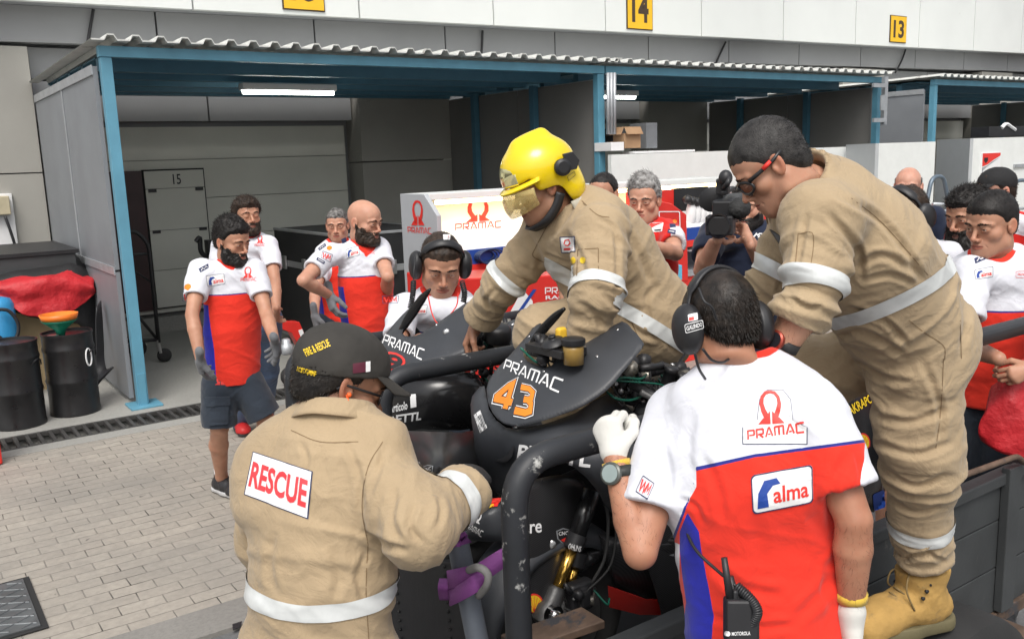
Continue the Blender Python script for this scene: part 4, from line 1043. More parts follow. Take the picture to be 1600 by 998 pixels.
# ------------------------------------------------------------------ red tool cart behind the grey haired man
tc = thing('tool_cart', 'red team tool cart with black panel and hanging gear behind the cameraman', 'tool cart', PY(1100, 400, 5.9))
Yc = 6.4
def pbox(name, px0, py0, px1, py1, Y, d, mat, parent, bevel=.004):
    a = PY(px0, py1, Y); b = PY(px1, py0, Y); return MB().box(a[0], Y, a[2], b[0], Y+d, b[2]).build(name, mat, parent, bevel=bevel)
pbox('back_panel', 985, 296, 1053, 470, Yc, .05, m_red, tc); pbox('black_panel', 1054, 291, 1107, 340, Yc, .05, m_black, tc); pbox('back_panel', 1108, 288, 1330, 470, Yc+.002, .05, m_red, tc)
g = MB(); yy = Yc-.35
MB().prism([PY(1018, 312, yy), PY(1050, 318, yy), PY(1073, 335, yy), PY(1076, 440, yy), PY(1018, 440, yy)], (0, .08, 0)).build('side_panel', m_red, tc, bevel=.01)
bvt = bvh_of([c for c in tc.children if c.name.startswith('side_panel')])
printed('white_frame', rframe(.03, .45, .02), [(1028, 330), (1062, 330), (1064, 390), (1036, 392)], bvt, m_wht, tc, .004)
printed('white_mark', text2d('W', .02), [(1048, 376), (1060, 375), (1060, 386), (1048, 388)], bvt, m_blkp, tc, .006)
pbox('shelf', 1077, 388, 1120, 392, Yc-.25, .25, m_galv, tc)
for i, (px, c) in enumerate(((1080, m_wht), (1088, m_wht), (1096, m_wht), (1103, m_wht))):
    p0 = PY(px, 318, Yc-.12); gl = MB().ball(p0+A(0, 0, -.10), (.055, .05, .13), 8).build('hanging_glove', c, None, True); tag(gl, 'white padded glove hanging on the red tool cart behind the cameraman', 'glove', 'gloves hanging on the red tool cart')
g = MB(); 
for i in range(6): g.ball(PY(1074+i*7, 312+((i*37) % 7), Yc-.14), (.05, .05, .045), 6)
o = g.build('black_gear', m_black, None, True); tag(o, 'black gear hung in a row above the white gloves', 'gear')
o = pbox('blue_cooler', 1048, 414, 1066, 440, 5.2, .2, M('cool_blue', (.12, .45, .65), .5), None); tag(o, 'small light blue box beside the grey haired man', 'box')
# ------------------------------------------------------------------ hand trucks at right
def hoop(px, py, label, w=52):
    t = thing('hand_truck', label, 'hand truck', PY(px, 420, 5.6), group='grey tubular hand trucks by the partition')
    s = lambda x, y: PY(px+x, py+y, 5.6)
    MB().tube(arc_path([s(-w*.5, 150), s(-w*.46, 62), s(-12, 2), s(6, 0), s(w*.28, 45), s(w*.30, 150)], .10), .024, 10).build('frame', M('grey_blue_tube', (.13, .17, .21), .4, .3), t, True)
    MB().tube([s(-w*.44, 46), s(w*.26, 44)], .018, 8).build('cross_bar', m_galv, t, True)
    return t
hoop(1468, 275, 'grey tubular hand truck standing beside the man in headphones'); hoop(1598, 281, 'grey tubular hand truck cut off by the right edge of the picture')
g = MB()
for y in (319, 329): g.tube([PY(1458, y, 5.2), PY(1515, y+2, 5.2)], .02, 8)
o = g.build('metal_rail', m_galv, None, True); tag(o, 'pair of grey horizontal metal rails behind the bearded man at right', 'rail')
# ------------------------------------------------------------------ traced curved panels
def polyfit_depth(ctrl, deg=2):
    c = np.array(ctrl, float); x = (c[:, 0]-c[:, 0].mean())/100; y = (c[:, 1]-c[:, 1].mean())/100; mx, my = c[:, 0].mean(), c[:, 1].mean()
    def B(x, y):
        t = [np.ones_like(x), x, y]
        if deg > 1: t += [x*x, x*y, y*y]
        return np.stack(t, -1)
    co_ = np.linalg.lstsq(B(x, y), c[:, 2], rcond=None)[0]
    if deg == 1.5:
        c1 = np.linalg.lstsq(np.stack([np.ones_like(x), x, y], -1), c[:, 2], rcond=None)[0]; co_ = co_*.4+np.append(c1, [0, 0, 0])*.6
    return lambda px, py: B((px-mx)/100, (py-my)/100)@co_
def traced(name, outline, ctrl, mat, parent, thick=.006, L=7., rnd=0., rw=14., deg=2, smooth_out=2, mode='y', amp=0, attrs=None):
    """curved sheet: its outline and, at the control points, its real distance (world y, or depth d)"""
    ol = spline([(a, b, 0) for a, b in outline], smooth_out, True)[:, :2] if smooth_out else np.array(outline, float)
    v, f = subdiv2d(ol, [tuple(range(len(ol)))], L)
    fn = polyfit_depth(ctrl, deg); dep = fn(v[:, 0], v[:, 1])
    if mode == 'y':
        r = fw[None]+rt[None]*((v[:, :1]-CX)/F)-up[None]*((v[:, 1:]-CY)/F); d = dep/r[:, 1]
    else: d = dep
    if rnd:
        a = ol; b = np.roll(ol, -1, 0); ab = b-a; t = np.clip((((v[:, None]-a[None])*ab[None]).sum(-1))/((ab**2).sum(-1)+1e-9)[None], 0, 1)
        ds = np.sqrt(((v[:, None]-a[None]-ab[None]*t[..., None])**2).sum(-1)).min(1); q = np.clip(1-ds/rw, 0, 1); d = d+rnd*(1-np.sqrt(np.clip(1-q*q, 0, 1)))
    W = CAM+(fw[None]+rt[None]*((v[:, :1]-CX)/F)-up[None]*((v[:, 1:]-CY)/F))*d[:, None]
    if amp: W += (fbm(W*9, 3)*amp)[:, None]*fw
    n = len(W); back = W+fw*thick
    ed = {}
    for q in f:
        for a_, b_ in zip(q, q[1:]+q[:1]): ed[(a_, b_)] = 1
    bd = [(a_, b_) for (a_, b_) in ed if (b_, a_) not in ed]
    F2 = list(f)+[tuple(i+n for i in reversed(q)) for q in f]+[(b_, a_, a_+n, b_+n) for a_, b_ in bd]
    o = obj(name, np.concatenate([W, back]), F2, mat, parent, True); o.data.set_sharp_from_angle(angle=math.radians(50)); return o
# ------------------------------------------------------------------ trailer
m_tube = M('rail_paint', (.020, .022, .026), .5, var=.25, vs=6, dirt=((.45, .45, .43), 17, .61), bs=.15, bscale=50)
m_bedw = M('trailer_side', (.050, .054, .056), .6, .2, var=.2, vs=4, dirt=((.13, .12, .11), 7, .66), bs=.25, bscale=30)
m_rust = M('rusty_steel', (.13, .085, .06), .7, .2, var=.4, vs=14, dirt=((.05, .05, .055), 12, .55))
m_grtube = M('grey_tube', (.15, .17, .20), .5, .2, var=.2)
T = thing('trailer', 'black steel transport trailer with tube rails carrying two racing motorcycles', 'trailer', (1.2, 1.6, 0))
YN, YM, YR = 1.62, 2.66, 3.72; XE = 3.68
cn = PY(797, 742, YN); zN = PY(900, 696, YN)[2]; xN = PY(806, 860, YN)[0]
rail = lambda pts, r=.032, rad=.12: MB().tube(arc_path(pts, rad, 8), r, 16)
o = rail([(xN, YN, .25), (xN, YN, zN), (XE, YN, zN)], .0325).build('near_rail', m_tube, T, True)
cm = PY(603, 592, YM); xM = PY(598, 650, YM)[0]; zM = PY(700, 571, YM)[2]
rail([(xM, YM, .25), (xM, YM, zM), (XE, YM, zM)], .033).build('middle_rail', m_tube, T, True)
xR = PY(456, 600, YR)[0]; zR = PY(470, 548, YR)[2]
rail([(xR, YR, .25), (xR, YR, zR), (XE, YR, zR)], .034, .14).build('far_rail', m_tube, T, True)
for y in (YN, YM, YR): MB().tube([(3.64, y, .3), (3.64, y, zN-.02)], .028, 12).build('rail_post', m_tube, T, True)
# the tube fixed across the end with the strap
e0, e1 = PX(706, 800, 1.14), PX(748, 1010, 1.14)
MB().tube([e0+A(0, 0, .1), e0, e1, e1-A(0, 0, .5)], .030, 14).build('end_tube', m_grtube, T, True)
g = MB(); p0, p1, p2, p3 = PX(612, 868, 1.2), PX(722, 880, 1.2), PX(735, 1030, 1.2), PX(612, 1030, 1.2)
g.prism([p3, p2, p1, p0], (.03, 0, 0)); eg = g.build('end_panel', M('end_panel_black', (.012, .012, .014), .6, var=.3, bs=.2), T, bevel=.004)
g = MB()
for px in (617, 694):
    for k in range(9): g.ball(PX(px+k*1.2, 885+k*14, 1.197), .005, 5)
g.build('rivet_row', m_blackr, eg, True)
MB().box(1.2, 1.6, .25, XE, 3.75, .30).build('floor', m_bedw, T)
# near side wall of planks
zW = .85
g = MB()
for z0, z1 in ((.29, .47), (.475, .66), (.665, zW-.03)): g.box(1.25, YN-.055, z0, XE, YN-.035, z1)
g.build('near_side_wall', m_bedw, T, bevel=.003)
MB().box(1.22, YN-.075, zW-.045, XE, YN-.02, zW).build('wall_cap', m_bedw, T, bevel=.006)
MB().box(1.25, YN-.07, .24, XE, YN-.03, .29).build('chassis_rail', m_rust, T, bevel=.004)
g = MB()
for z0, z1 in ((.29, .47), (.475, .66), (.665, zW-.03)): g.box(1.25, YR+.035, z0, XE, YR+.055, z1)
g.build('far_side_wall', m_bedw, T, bevel=.003)
a = PY(935, 970, YN-.05); b = PY(870, 990, YN-.05)
MB().obox((PX(905, 972, 1.45)+PX(820, 1000, 1.3))/2, unit(PX(945, 955, 1.5)-PX(820, 998, 1.3)), A(0, 1, 0), A(0, 0, 1), .12, .05, .012).build('rusty_ledge', m_rust, T, bevel=.003)
s = lambda x, y: PY(x, y, YN-.1)
MB().tube(arc_path([s(1478, 800), s(1490, 748), s(1590, 712), s(1600, 722)], .04), .011, 8).build('latch_bar', m_rust, T, True)
MB().box(s(1580, 800)[0], YN-.09, .30, s(1598, 800)[0], YN-.056, zW+.02).build('wall_post', m_bedw, T, bevel=.004)
g = MB(); q0 = PY(1548, 905, 1.25); g.box(q0[0], 1.10, .30, q0[0]+.6, 1.5, .33); g.box(q0[0]-.01, 1.08, .24, q0[0]+.6, 1.11, .345); g.box(q0[0]-.02, 1.08, .24, q0[0]+.02, 1.5, .345)
g.build('side_step', m_rust, T, bevel=.004)
# wheel and mudguard where the big firefighter stands
wx, wy, wr = 2.56, 1.34, .37
MB().lathe((wx, wy-.12, .255), (0, 1, 0), [(.16, 0), (.30, 0), (.355, .03), (.365, .06), (.365, .18), (.355, .21), (.30, .24), (.16, .24)], 48).build('wheel', m_blackr, T, auto=40); tw = T.children[-1]
MB().lathe((wx, wy-.11, .255), (0, 1, 0), [(.02, 0), (.06, 0), (.07, .03), (.155, .03), (.165, 0), (.165, .2), (.01, .2)], 32).build('rim', m_galv, tw, auto=40)
# straps
m_purple = M('purple_strap', (.27, .075, .30), .75, var=.12, bs=.5, bscale=120, bd=.002)
m_pad = M('grey_pad', (.22, .215, .21), .8, var=.3)
t = thing('ratchet_strap', 'purple webbing strap knotted round the grey tube at the trailer end', 'strap', e0)
def ribbon(mb, pts, w, wd, th=.004):
    pts = spline(pts, 6); n = len(pts); wd = unit(wd); V = []
    for i in range(n):
        tt = unit(pts[min(i+1, n-1)]-pts[max(i-1, 0)]); ww = unit(wd-tt*(wd@tt)); nn = np.cross(tt, ww)
        for sx, sy in ((-1, -1), (1, -1), (1, 1), (-1, 1)): V.append(pts[i]+ww*w/2*sx+nn*th/2*sy)
    Fc = [(4*i+k, 4*i+(k+1) % 4, 4*i+4+(k+1) % 4, 4*i+4+k) for i in range(n-1) for k in range(4)]+[(3, 2, 1, 0), (4*n-4, 4*n-3, 4*n-2, 4*n-1)]
    return mb.add(V, Fc)
q = lambda x, y, dx=0: PX(x, y, 1.14-.045+dx)
ribbon(MB(), [q(700, 905), q(716, 902, -.01), q(735, 898, .0), q(752, 893, .02), q(790, 868, .08), q(800, 862, .12)], .046, up).build('webbing', m_purple, t, True)
ribbon(MB(), [q(702, 934), q(718, 926, -.02), q(738, 914, -.015), q(756, 900, .01)], .040, up).build('webbing', m_purple, t, True)
ribbon(MB(), [q(701, 904, .03), q(699, 918), q(701, 936, .03)], .05, rt).build('webbing', m_purple, t, True)
ribbon(MB(), [q(700, 842, .02), q(718, 838), q(722, 850, .0)], .05, up).build('webbing', m_purple, t, True)
MB().tube(spline([q(733, 890, -.01), q(748, 886, -.02), q(762, 897, -.01), q(760, 915, -.01), q(748, 930, .0)], 6), .010, 8).build('edge_pad', m_pad, t, True)
# ------------------------------------------------------------------ motorcycles
def mat_carbon():
    m, nt, b = _mat('carbon'); tc = nd(nt, 'ShaderNodeTexCoord'); w1 = nd(nt, 'ShaderNodeTexWave', wave_type='BANDS', bands_direction='DIAGONAL'); w1.inputs['Scale'].default_value = 95; w1.inputs['Distortion'].default_value = .6
    nt.links.new(tc.outputs['Object'], w1.inputs['Vector']); c = mixc(nt, w1.outputs['Fac'], (.010, .010, .011), (.032, .032, .034)); nt.links.new(c, b.inputs['Base Color'])
    b.inputs['Roughness'].default_value = .32; return m
m_carbon = mat_carbon()
m_fair = M('fairing_matt', (.036, .039, .045), .46, var=.15, vs=7, spec=.55, bs=.05, bscale=200, dirt=((.07, .075, .085), 11, .70), rv=.06)
m_fairg = M('fairing_gloss', (.012, .012, .013), .22, var=.2, vs=5, spec=.5, rv=.08)
m_gold = M('gold_fork', (.75, .45, .10), .2, .95, var=.1)
m_eng = M('engine_metal', (.10, .10, .10), .45, .6, var=.4, vs=20)
m_green = M('green_wire', (.01, .12, .08), .4); m_amber = M('brake_fluid', (.35, .22, .06), .25, spec=.6); m_magn = M('magnesium', (.32, .30, .26), .4, .6, var=.2)
def clutter(parent, px0, py0, px1, py1, y, n, seed, name='engine_parts', sc=1.):
    """pipes, unions, bolts and wires of the bare engine bay: different real pieces"""
    r = random.Random(seed); gs = {k: MB() for k in 'dsgwm'}
    for i in range(n):
        px, py = r.uniform(px0, px1), r.uniform(py0, py1); c = PY(px, py, y+r.uniform(0, .10)); k = r.random(); u = A(r.gauss(0, 1), r.gauss(0, 1), r.gauss(0, 1)); u = unit(u)
        if k < .30: gs['d'].tube([c-u*.025*sc, c+u*.025*sc], .012*sc*r.uniform(.6, 1.4), 10)
        elif k < .45: gs['d'].lathe(c, u, [(.012*sc, 0), (.02*sc, .004), (.02*sc, .03*sc), (.014*sc, .034*sc)], 14)
        elif k < .60: gs['s'].lathe(c, -fw+u*.4, [(.003, 0), (.008*sc, .0), (.008*sc, .008), (.004, .010)], 6)
        elif k < .72: gs['m'].obox(c, u, unit(np.cross(u, A(0, 0, 1))), unit(np.cross(u, unit(np.cross(u, A(0, 0, 1))))), .022*sc, .012*sc, .014*sc)
        elif k < .88:
            q = c+A(r.uniform(-.09, .09), -.02, r.uniform(-.05, .05))*sc; gs['g' if r.random() < .35 else 'w'].tube(spline([c, (c+q)/2+A(0, -.03, -.03)*sc, q], 6), .0035, 6)
        else: gs['s'].tube([c-u*.012*sc, c+u*.012*sc], .006*sc, 8)
    for k, m in (('d', m_black), ('s', m_steel), ('g', m_green), ('w', m_blackr), ('m', m_magn)):
        if gs[k].v: gs[k].build({'d': 'engine_fittings', 's': 'bolts', 'g': 'green_wiring', 'w': 'black_wiring', 'm': 'brackets'}[k], m, parent, True, auto=None)
def wheel(name, c, parent, fender=True):
    w = MB().lathe(c-A(0, .06, 0), (0, 1, 0), [(.215, .01), (.225, .0), (.265, .0), (.292, .025), (.300, .06), (.292, .095), (.265, .12), (.225, .12), (.215, .11)], 56).build(name, m_blackr, parent, True)
    g = MB().lathe(c-A(0, .045, 0), (0, 1, 0), [(.19, 0), (.216, 0), (.216, .09), (.19, .09), (.19, 0)], 48)
    for k in range(7):
        a = 2*math.pi*k/7; e = A(math.cos(a), 0, math.sin(a)); g.tube([c+e*.03, c+e*.195], [.016, .010], 8)
    g.lathe(c-A(0, .05, 0), (0, 1, 0), [(.01, 0), (.04, 0), (.04, .1), (.01, .1)], 20)
    r = g.build('rim', m_black, w, auto=40)
    for sy in (-.075, .065): MB().lathe(c+A(0, sy, 0), (0, 1, 0), [(.10, 0), (.158, 0), (.158, .007), (.10, .007), (.10, 0)], 48).build('brake_disc', m_eng, w, auto=40)
    return w
def bike(yb, xn, label, off=0.):
    """common chassis; x runs to the tail"""
    B = thing('racing_motorcycle', label, 'motorcycle', (xn, yb, .30), group='black racing motorcycles on the trailer')
    ax = A(xn+.27, yb, .60); ra = A(xn+1.66, yb, .60)
    wheel('front_wheel', ax, B); wheel('rear_wheel', ra, B)
    # tank, seat and tail
    f = Fld(); X = lambda x, z, y=0: (xn+x, yb+y, .30+z)
    f.ell(X(.83, .84), (.20, .155, .15), k=.05); f.ell(X(.98, .82), (.20, .12, .12), k=.05); f.ell(X(.72, .90), (.14, .13, .10), k=.05)
    f.plane(X(.5, .60), (0, 0, 1)); V, Q = f.mesh(.010); tk = obj('tank', V, Q, m_fair, B)
    f = Fld(); f.chain([X(1.12, .74), X(1.35, .80), X(1.62, .90), X(1.85, .97)], [.10, .10, .085, .05], k=.04, n=(0, 0, 1), fl=1.5); V, Q = f.mesh(.012); obj('tail_unit', V, Q, m_fair, B)
    f = Fld(); f.chain([X(1.10, .79), X(1.38, .86)], [.09, .09], k=.03, n=(0, 0, 1), fl=2.4); V, Q = f.mesh(.012); obj('seat', V, Q, m_blackr, B)
    # engine and frame
    f = Fld(); f.box(X(.98, .36), (.22, .13, .20), rd=.03, k=.02); f.cone(X(.80, .40, -.10), X(.80, .40, .10), .11, k=.03); f.cone(X(1.12, .33, -.15), X(1.12, .33, .15), .10, k=.02); f.box(X(.88, .62), (.14, .11, .10), rd=.02, k=.02); V, Q = f.mesh(.012); obj('engine', V, Q, m_eng, B)
    g = MB()
    for s_ in (-.12, .12):
        g.tube([X(.50, .80, s_*.6), X(.80, .72, s_*1.2), X(1.15, .45, s_*1.1)], [.03, .035, .03], 10); g.tube([X(1.12, .38, s_), X(1.66, .30, s_)], [.035, .025], 10)
    g.build('frame', m_eng, B, True)
    # belly pan and side fairing, far side too
    for s_ in (-1, 1):
        patch('side_fairing', [[X(.42, .66, s_*.20), X(.70, .66, s_*.235), X(1.00, .60, s_*.24), X(1.25, .50, s_*.22)], [X(.50, .48, s_*.22), X(.75, .44, s_*.25), X(1.05, .38, s_*.25), X(1.40, .32, s_*.20)],
               [X(.58, .28, s_*.20), X(.80, .22, s_*.22), X(1.10, .17, s_*.20), X(1.45, .20, s_*.15)], [X(.68, .16, s_*.06), X(.85, .10, s_*.06), X(1.10, .08, s_*.05), X(1.42, .13, s_*.04)]], m_carbon if off == 0 else m_fairg, B, .005, 8)
    # exhaust
    MB().lathe(X(1.42, .60, -.13), unit(A(.9, -.12, .36)), [(.03, 0), (.055, .03), (.06, .25), (.045, .30), (.04, .30)], 24).build('exhaust', M('titanium', (.32, .29, .25), .35, .9, var=.15), B, True)
    return B, X, ax
B1, X1, ax1 = bike(2.15, 1.33, 'black racing motorcycle with the orange number 43 nearest the camera')
B2, X2, ax2 = bike(3.15, 1.62, 'black racing motorcycle with the red outlined number 9 behind number 43', 1)
# ---- bike 43
pan = [(827, 520), (812, 537), (798, 553), (782, 570), (768, 587), (760, 607), (764, 633), (778, 655), (797, 665), (827, 663), (871, 650), (914, 633), (949, 609), (972, 583), (1003, 545), (1004, 533), (987, 513), (972, 502), (943, 519), (914, 537), (890, 549), (873, 558), (862, 571), (848, 573), (830, 567), (820, 560), (818, 549), (826, 535), (836, 520), (846, 505), (835, 508)]
ctl = [(827, 520, 2.42), (798, 553, 2.38), (768, 600, 2.36), (800, 640, 2.12), (830, 655, 2.06), (900, 635, 1.97), (949, 605, 1.92), (1000, 540, 1.93), (972, 505, 2.0), (880, 555, 2.08), (860, 600, 2.03), (815, 590, 2.16), (825, 560, 2.25), (915, 580, 1.98)]
up43 = traced('front_fairing', pan, ctl, m_fair, B1, .006, 6, rnd=.008, rw=7, smooth_out=2, deg=1.5)
bv = bvh_of([up43])
printed('lettering', pramac_word(.16), [(791, 561), (881, 593), (873, 614), (786, 577)], bv, m_wht, B1, .0015, .05)
def num43(): return
q43 = [(784, 590), (842, 608), (835, 655), (764, 640)]
n4 = norm2d(stroke([(.62, 0), (.62, 1), (.46, 1), (0, .36), (0, .28), (.80, .28)], .26)); 
def fat(s, w): 
    d4 = [stroke([(.60, 0), (.60, 1), (.42, .86), (.02, .36), (.04, .27), (.86, .27)], w)]
    d3 = [stroke([(.02, .96), (.55, .99), (.82, .88), (.80, .62), (.62, .52), (.35, .50)], w), stroke([(.62, .50), (.84, .40), (.86, .12), (.60, .02), (.0, .02)], w)]
    return d4, d3
for nm, w_, mt, of in (('number_outline', .40, m_wht, .0020), ('number_black_edge', .33, m_blkp, .0028), ('number', .25, m_orgp, .0036)):  # white outline, black printed edging, orange figure
    d4, d3 = fat(0, w_)
    for k, q in enumerate(d4+d3):
        v, f = q; v = v*A(.42, .80)+A(.06 if k < 1 else .52, .10); printed(nm, (v, f), q43, bv, mt, up43, of+.0002*k, .08)
g = MB()
for px, py in ((914, 543), (850, 580), (933, 557), (827, 526), (965, 515), (815, 565)):
    h = bv.ray_cast(Vector(CAM), Vector(unit(ray(px, py))))
    if h[0] is not None: g.lathe(np.array(h[0]), np.array(h[1]) if np.array(h[1])@fw < 0 else -np.array(h[1]), [(.0001, .002), (.002, .003), (.0045, .003), (.0055, 0)], 12)
g.build('screws', m_chrome, up43, True)
# stalk of the screen
def strip(name, pts, w, d_or_y, mat, parent, th=.006, mode='y'):
    P3 = [PY(x, y, yy) if mode == 'y' else P(x, y, yy) for (x, y), yy in zip(pts, d_or_y)]; P3 = spline(P3, 5); n = len(P3); V = []; ws_ = np.interp(np.linspace(0, 1, n), np.linspace(0, 1, len(w)), w)
    for i in range(n):
        tt = unit(P3[min(i+1, n-1)]-P3[max(i-1, 0)]); ww = unit(np.cross(tt, fw)); nn = np.cross(tt, ww)
        for k in range(8): a = 2*math.pi*k/8; V.append(P3[i]+ww*math.cos(a)*ws_[i]/2+nn*math.sin(a)*th/2)
    return obj(name, V, [(8*i+k, 8*i+(k+1) % 8, 8*i+8+(k+1) % 8, 8*i+8+k) for i in range(n-1) for k in range(8)]+[tuple(range(8))[::-1], tuple(range(8*n-8, 8*n))], mat, parent, True)
strip('screen_edge', [(882, 482), (868, 494), (850, 513), (834, 534), (824, 556)], [.012, .026, .030, .026, .012], [2.16, 2.2, 2.24, 2.28, 2.3], m_fairg, B1, .010)
# cockpit
cg = MB(); c0_ = PY(868, 545, 2.12); cg.obox(c0_, A(1, 0, 0), A(0, 1, 0), A(0, 0, 1), .05, .09, .012); cg.lathe(PY(866, 540, 2.1), A(-.3, 0, 1), [(.035, 0), (.04, .008), (.03, .02), (.012, .024), (.012, .034)], 20); cg.build('top_yoke', m_black, B1, auto=40, bevel=.002)
pr = MB(); pr.lathe(PY(896, 545, 2.02), A(0, 0, 1), [(.030, -.045), (.031, .0), (.030, .012)], 24); rs = pr.build('brake_reservoir', m_amber, B1, True)
MB().lathe(PY(896, 545, 2.02), A(0, 0, 1), [(.034, .0121), (.036, .018), (.036, .030), (.030, .034), (.001, .035)], 24).build('reservoir_cap', m_black, rs, auto=40)
f = Fld(); f.box(PY(877, 528, 2.12), (.018, .012, .034), rd=.008); f.box(PY(868, 545, 2.10), (.012, .012, .02), rd=.006); f.box(PY(905, 524, 2.14), (.026, .008, .016), rd=.006); V, Q = f.mesh(.005); obj('yellow_cloth', V, Q, M('yellow_cover', (.75, .45, .03), .6), B1)
clutter(B1, 835, 532, 885, 566, 2.15, 38, 4)
clutter(B1, 958, 570, 1075, 625, 2.02, 90, 11, sc=1.15); clutter(B1, 975, 600, 1060, 640, 2.08, 40, 12); clutter(B1, 940, 620, 1000, 660, 2.1, 24, 14)
g = MB()   # clip-on, lever, cylinders
g.tube([PY(985, 600, 2.0), PY(1065, 640, 1.86)], .014, 12); g.tube([PY(1062, 636, 1.86), PY(1100, 652, 1.80)], .019, 12)
g.lathe(PY(1045, 590, 1.95), unit(A(.1, -.3, 1)), [(.018, -.03), (.02, -.02), (.02, .02), (.023, .022), (.023, .034), (.02, .038)], 18); g.lathe(PY(1062, 597, 1.95), unit(A(.1, -.3, 1)), [(.016, -.03), (.018, -.02), (.018, .02), (.020, .03)], 18)
g.tube([PY(1000, 575, 1.98), PY(1035, 572, 1.97)], .012, 10); g.build('handlebar', m_black, B1, True)
strip('brake_lever', [(1000, 612), (1020, 622), (1040, 630), (1052, 640)], [.022, .018, .012, .010], [1.93, 1.9, 1.87, 1.86], m_eng, B1, .008)
MB().tube(spline([PY(950, 600, 2.0), PY(972, 590, 1.98), PY(1000, 592, 1.97), PY(1010, 585, 2.)], 6), .004, 6).build('cable', m_green, B1, True)
MB().tube(spline([PY(948, 612, 2.0), PY(962, 622, 1.97), PY(985, 625, 1.97), PY(1004, 618, 2.)], 6), .004, 6).build('cable', m_green, B1, True)
MB().tube(spline([PY(955, 594, 2.0), PY(985, 596, 1.97), PY(1030, 600, 1.95), PY(1040, 606, 1.95)], 6), .003, 6).build('cable', m_green, B1, True)
MB().tube(spline([PY(820, 590, 2.6), PY(850, 560, 2.6)], 4), .003, 6).build('cable', m_green, B1, True)
# nose section under the panel, with the wheel arch
arch = [(735, 632), (743, 612), (757, 603), (764, 640), (790, 668), (830, 668), (900, 645), (950, 615), (985, 640), (1010, 662), (1030, 700), (1012, 742), (985, 775), (955, 800), (938, 775), (918, 748), (880, 720), (840, 722), (812, 745), (795, 772), (770, 765), (746, 742), (741, 690)]
ctl = [(738, 640, 2.42), (745, 735, 2.40), (790, 760, 2.28), (800, 690, 2.10), (840, 700, 2.04), (880, 690, 1.98), (950, 660, 1.94), (1050, 700, 1.91), (1060, 800, 1.90), (960, 800, 1.93), (1000, 680, 1.92), (765, 650, 2.30)]
nose = traced('nose_fairing', arch, ctl, m_fair, B1, .008, 9, rnd=.015, rw=10, smooth_out=2)
bv2 = bvh_of([nose])
printed('lettering', text2d('PRETTL', .03), [(812, 694), (925, 706), (922, 730), (808, 716)], bv2, m_wht, B1, .002, .06)
printed('lettering', text2d('PRETTL', .03), [(741, 648), (752, 640), (762, 668), (751, 676)][::1], bv2, m_wht, B1, .002, .1)
dz = traced('intake_recess', [(750, 672), (765, 660), (790, 668), (802, 690), (800, 712), (785, 722), (762, 712), (750, 695)], [(750, 672, 2.36), (800, 690, 2.16), (785, 720, 2.2), (762, 712, 2.3), (775, 690, 2.30)], m_black, B1, .003, 8, rnd=.012, rw=8)
dz.location = np.array(dz.location)-fw*.014
# lower side fairing seen below the rail
low = [(935, 835), (985, 842), (1040, 845), (1080, 800), (1290, 740), (1300, 860), (1080, 935), (1010, 938), (960, 915), (948, 880)]
lf = traced('lower_fairing', low, [(940, 840, 2.0), (960, 910, 2.02), (1080, 800, 1.90), (1290, 740, 1.90), (1300, 860, 1.92), (1100, 930, 2.0), (1040, 850, 1.91)], m_carbon, B1, .006, 12, rnd=.02, rw=14, smooth_out=1)
bl2 = bvh_of([lf]); printed('lettering', pramac_word(.15), [(1040, 868), (1150, 830), (1146, 856), (1030, 892)], bl2, m_galv, B1, .002, .08)
rb_ = traced('red_belly', [(950, 915), (1010, 936), (1075, 936), (1110, 925), (1100, 960), (1000, 960), (952, 948)], [(950, 915, 2.02), (1100, 930, 1.98), (1000, 955, 2.02), (952, 945, 2.05)], m_red, B1, .006, 12, smooth_out=1)
# fork
def leg(px0, py0, px1, py1, px2, py2, y0, y1, B_, gold=True):
    a, b, c = PY(px0, py0, y0), PY(px1, py1, (y0+y1)/2), PY(px2, py2, y1)
    MB().tube([a, b], .0285, 18).build('fork_tube', m_fairg, B_, True)
    g = MB().lathe(b, unit(c-b), [(.029, -.045), (.032, -.044), (.032, .0), (.027, .004)], 20).build('fork_collar', m_black, B_, auto=40)
    MB().tube([b, c], .0175, 16).build('fork_stanchion', m_gold if gold else m_black, B_, True)
    d_ = unit(c-b); MB().lathe(c, d_, [(.02, -.02), (.028, -.01), (.03, .03), (.045, .05), (.045, .09), (.02, .11)], 18).build('fork_foot', m_eng, B_, auto=40)
leg(925, 765, 895, 855, 868, 925, 2.04, 2.04, B1); leg(940, 860, 898, 882, 885, 925, 2.07, 2.07, B1); 
bvl = bvh_of([c for c in B1.children if c.name.startswith('fork_collar')])
printed('lettering', text2d('OHLINS', .01), [(890, 848), (908, 853), (906, 861), (888, 856)], bvl, m_wht, B1, .003, .3)
axb = MB(); c_ = PY(862, 958, 2.0); axb.lathe(c_, (0, -1, 0), [(.03, 0), (.03, .02), (.018, .022), (.018, .05), (.012, .052)], 18); axb.build('front_axle', m_chrome, B1, auto=40)
f = Fld(); c_ = PY(905, 930, 2.02); f.box(c_, (.045, .022, .05), rd=.012); f.box(c_+A(0, -.01, 0), (.02, .03, .03), rd=.01); V, Q = f.mesh(.005); obj('brake_caliper', V, Q, m_black, B1)
clutter(B1, 880, 915, 935, 955, 1.99, 22, 21, sc=.8)
g = MB(); g.tube(spline([PY(940, 770, 1.98), PY(950, 810, 1.97), PY(945, 870, 1.97), PY(925, 910, 1.98)], 6), .005, 8); g.tube(spline([PY(965, 800, 1.98), PY(955, 880, 1.97), PY(915, 925, 1.98)], 6), .0035, 8); g.build('brake_hose', m_blackr, B1, True)
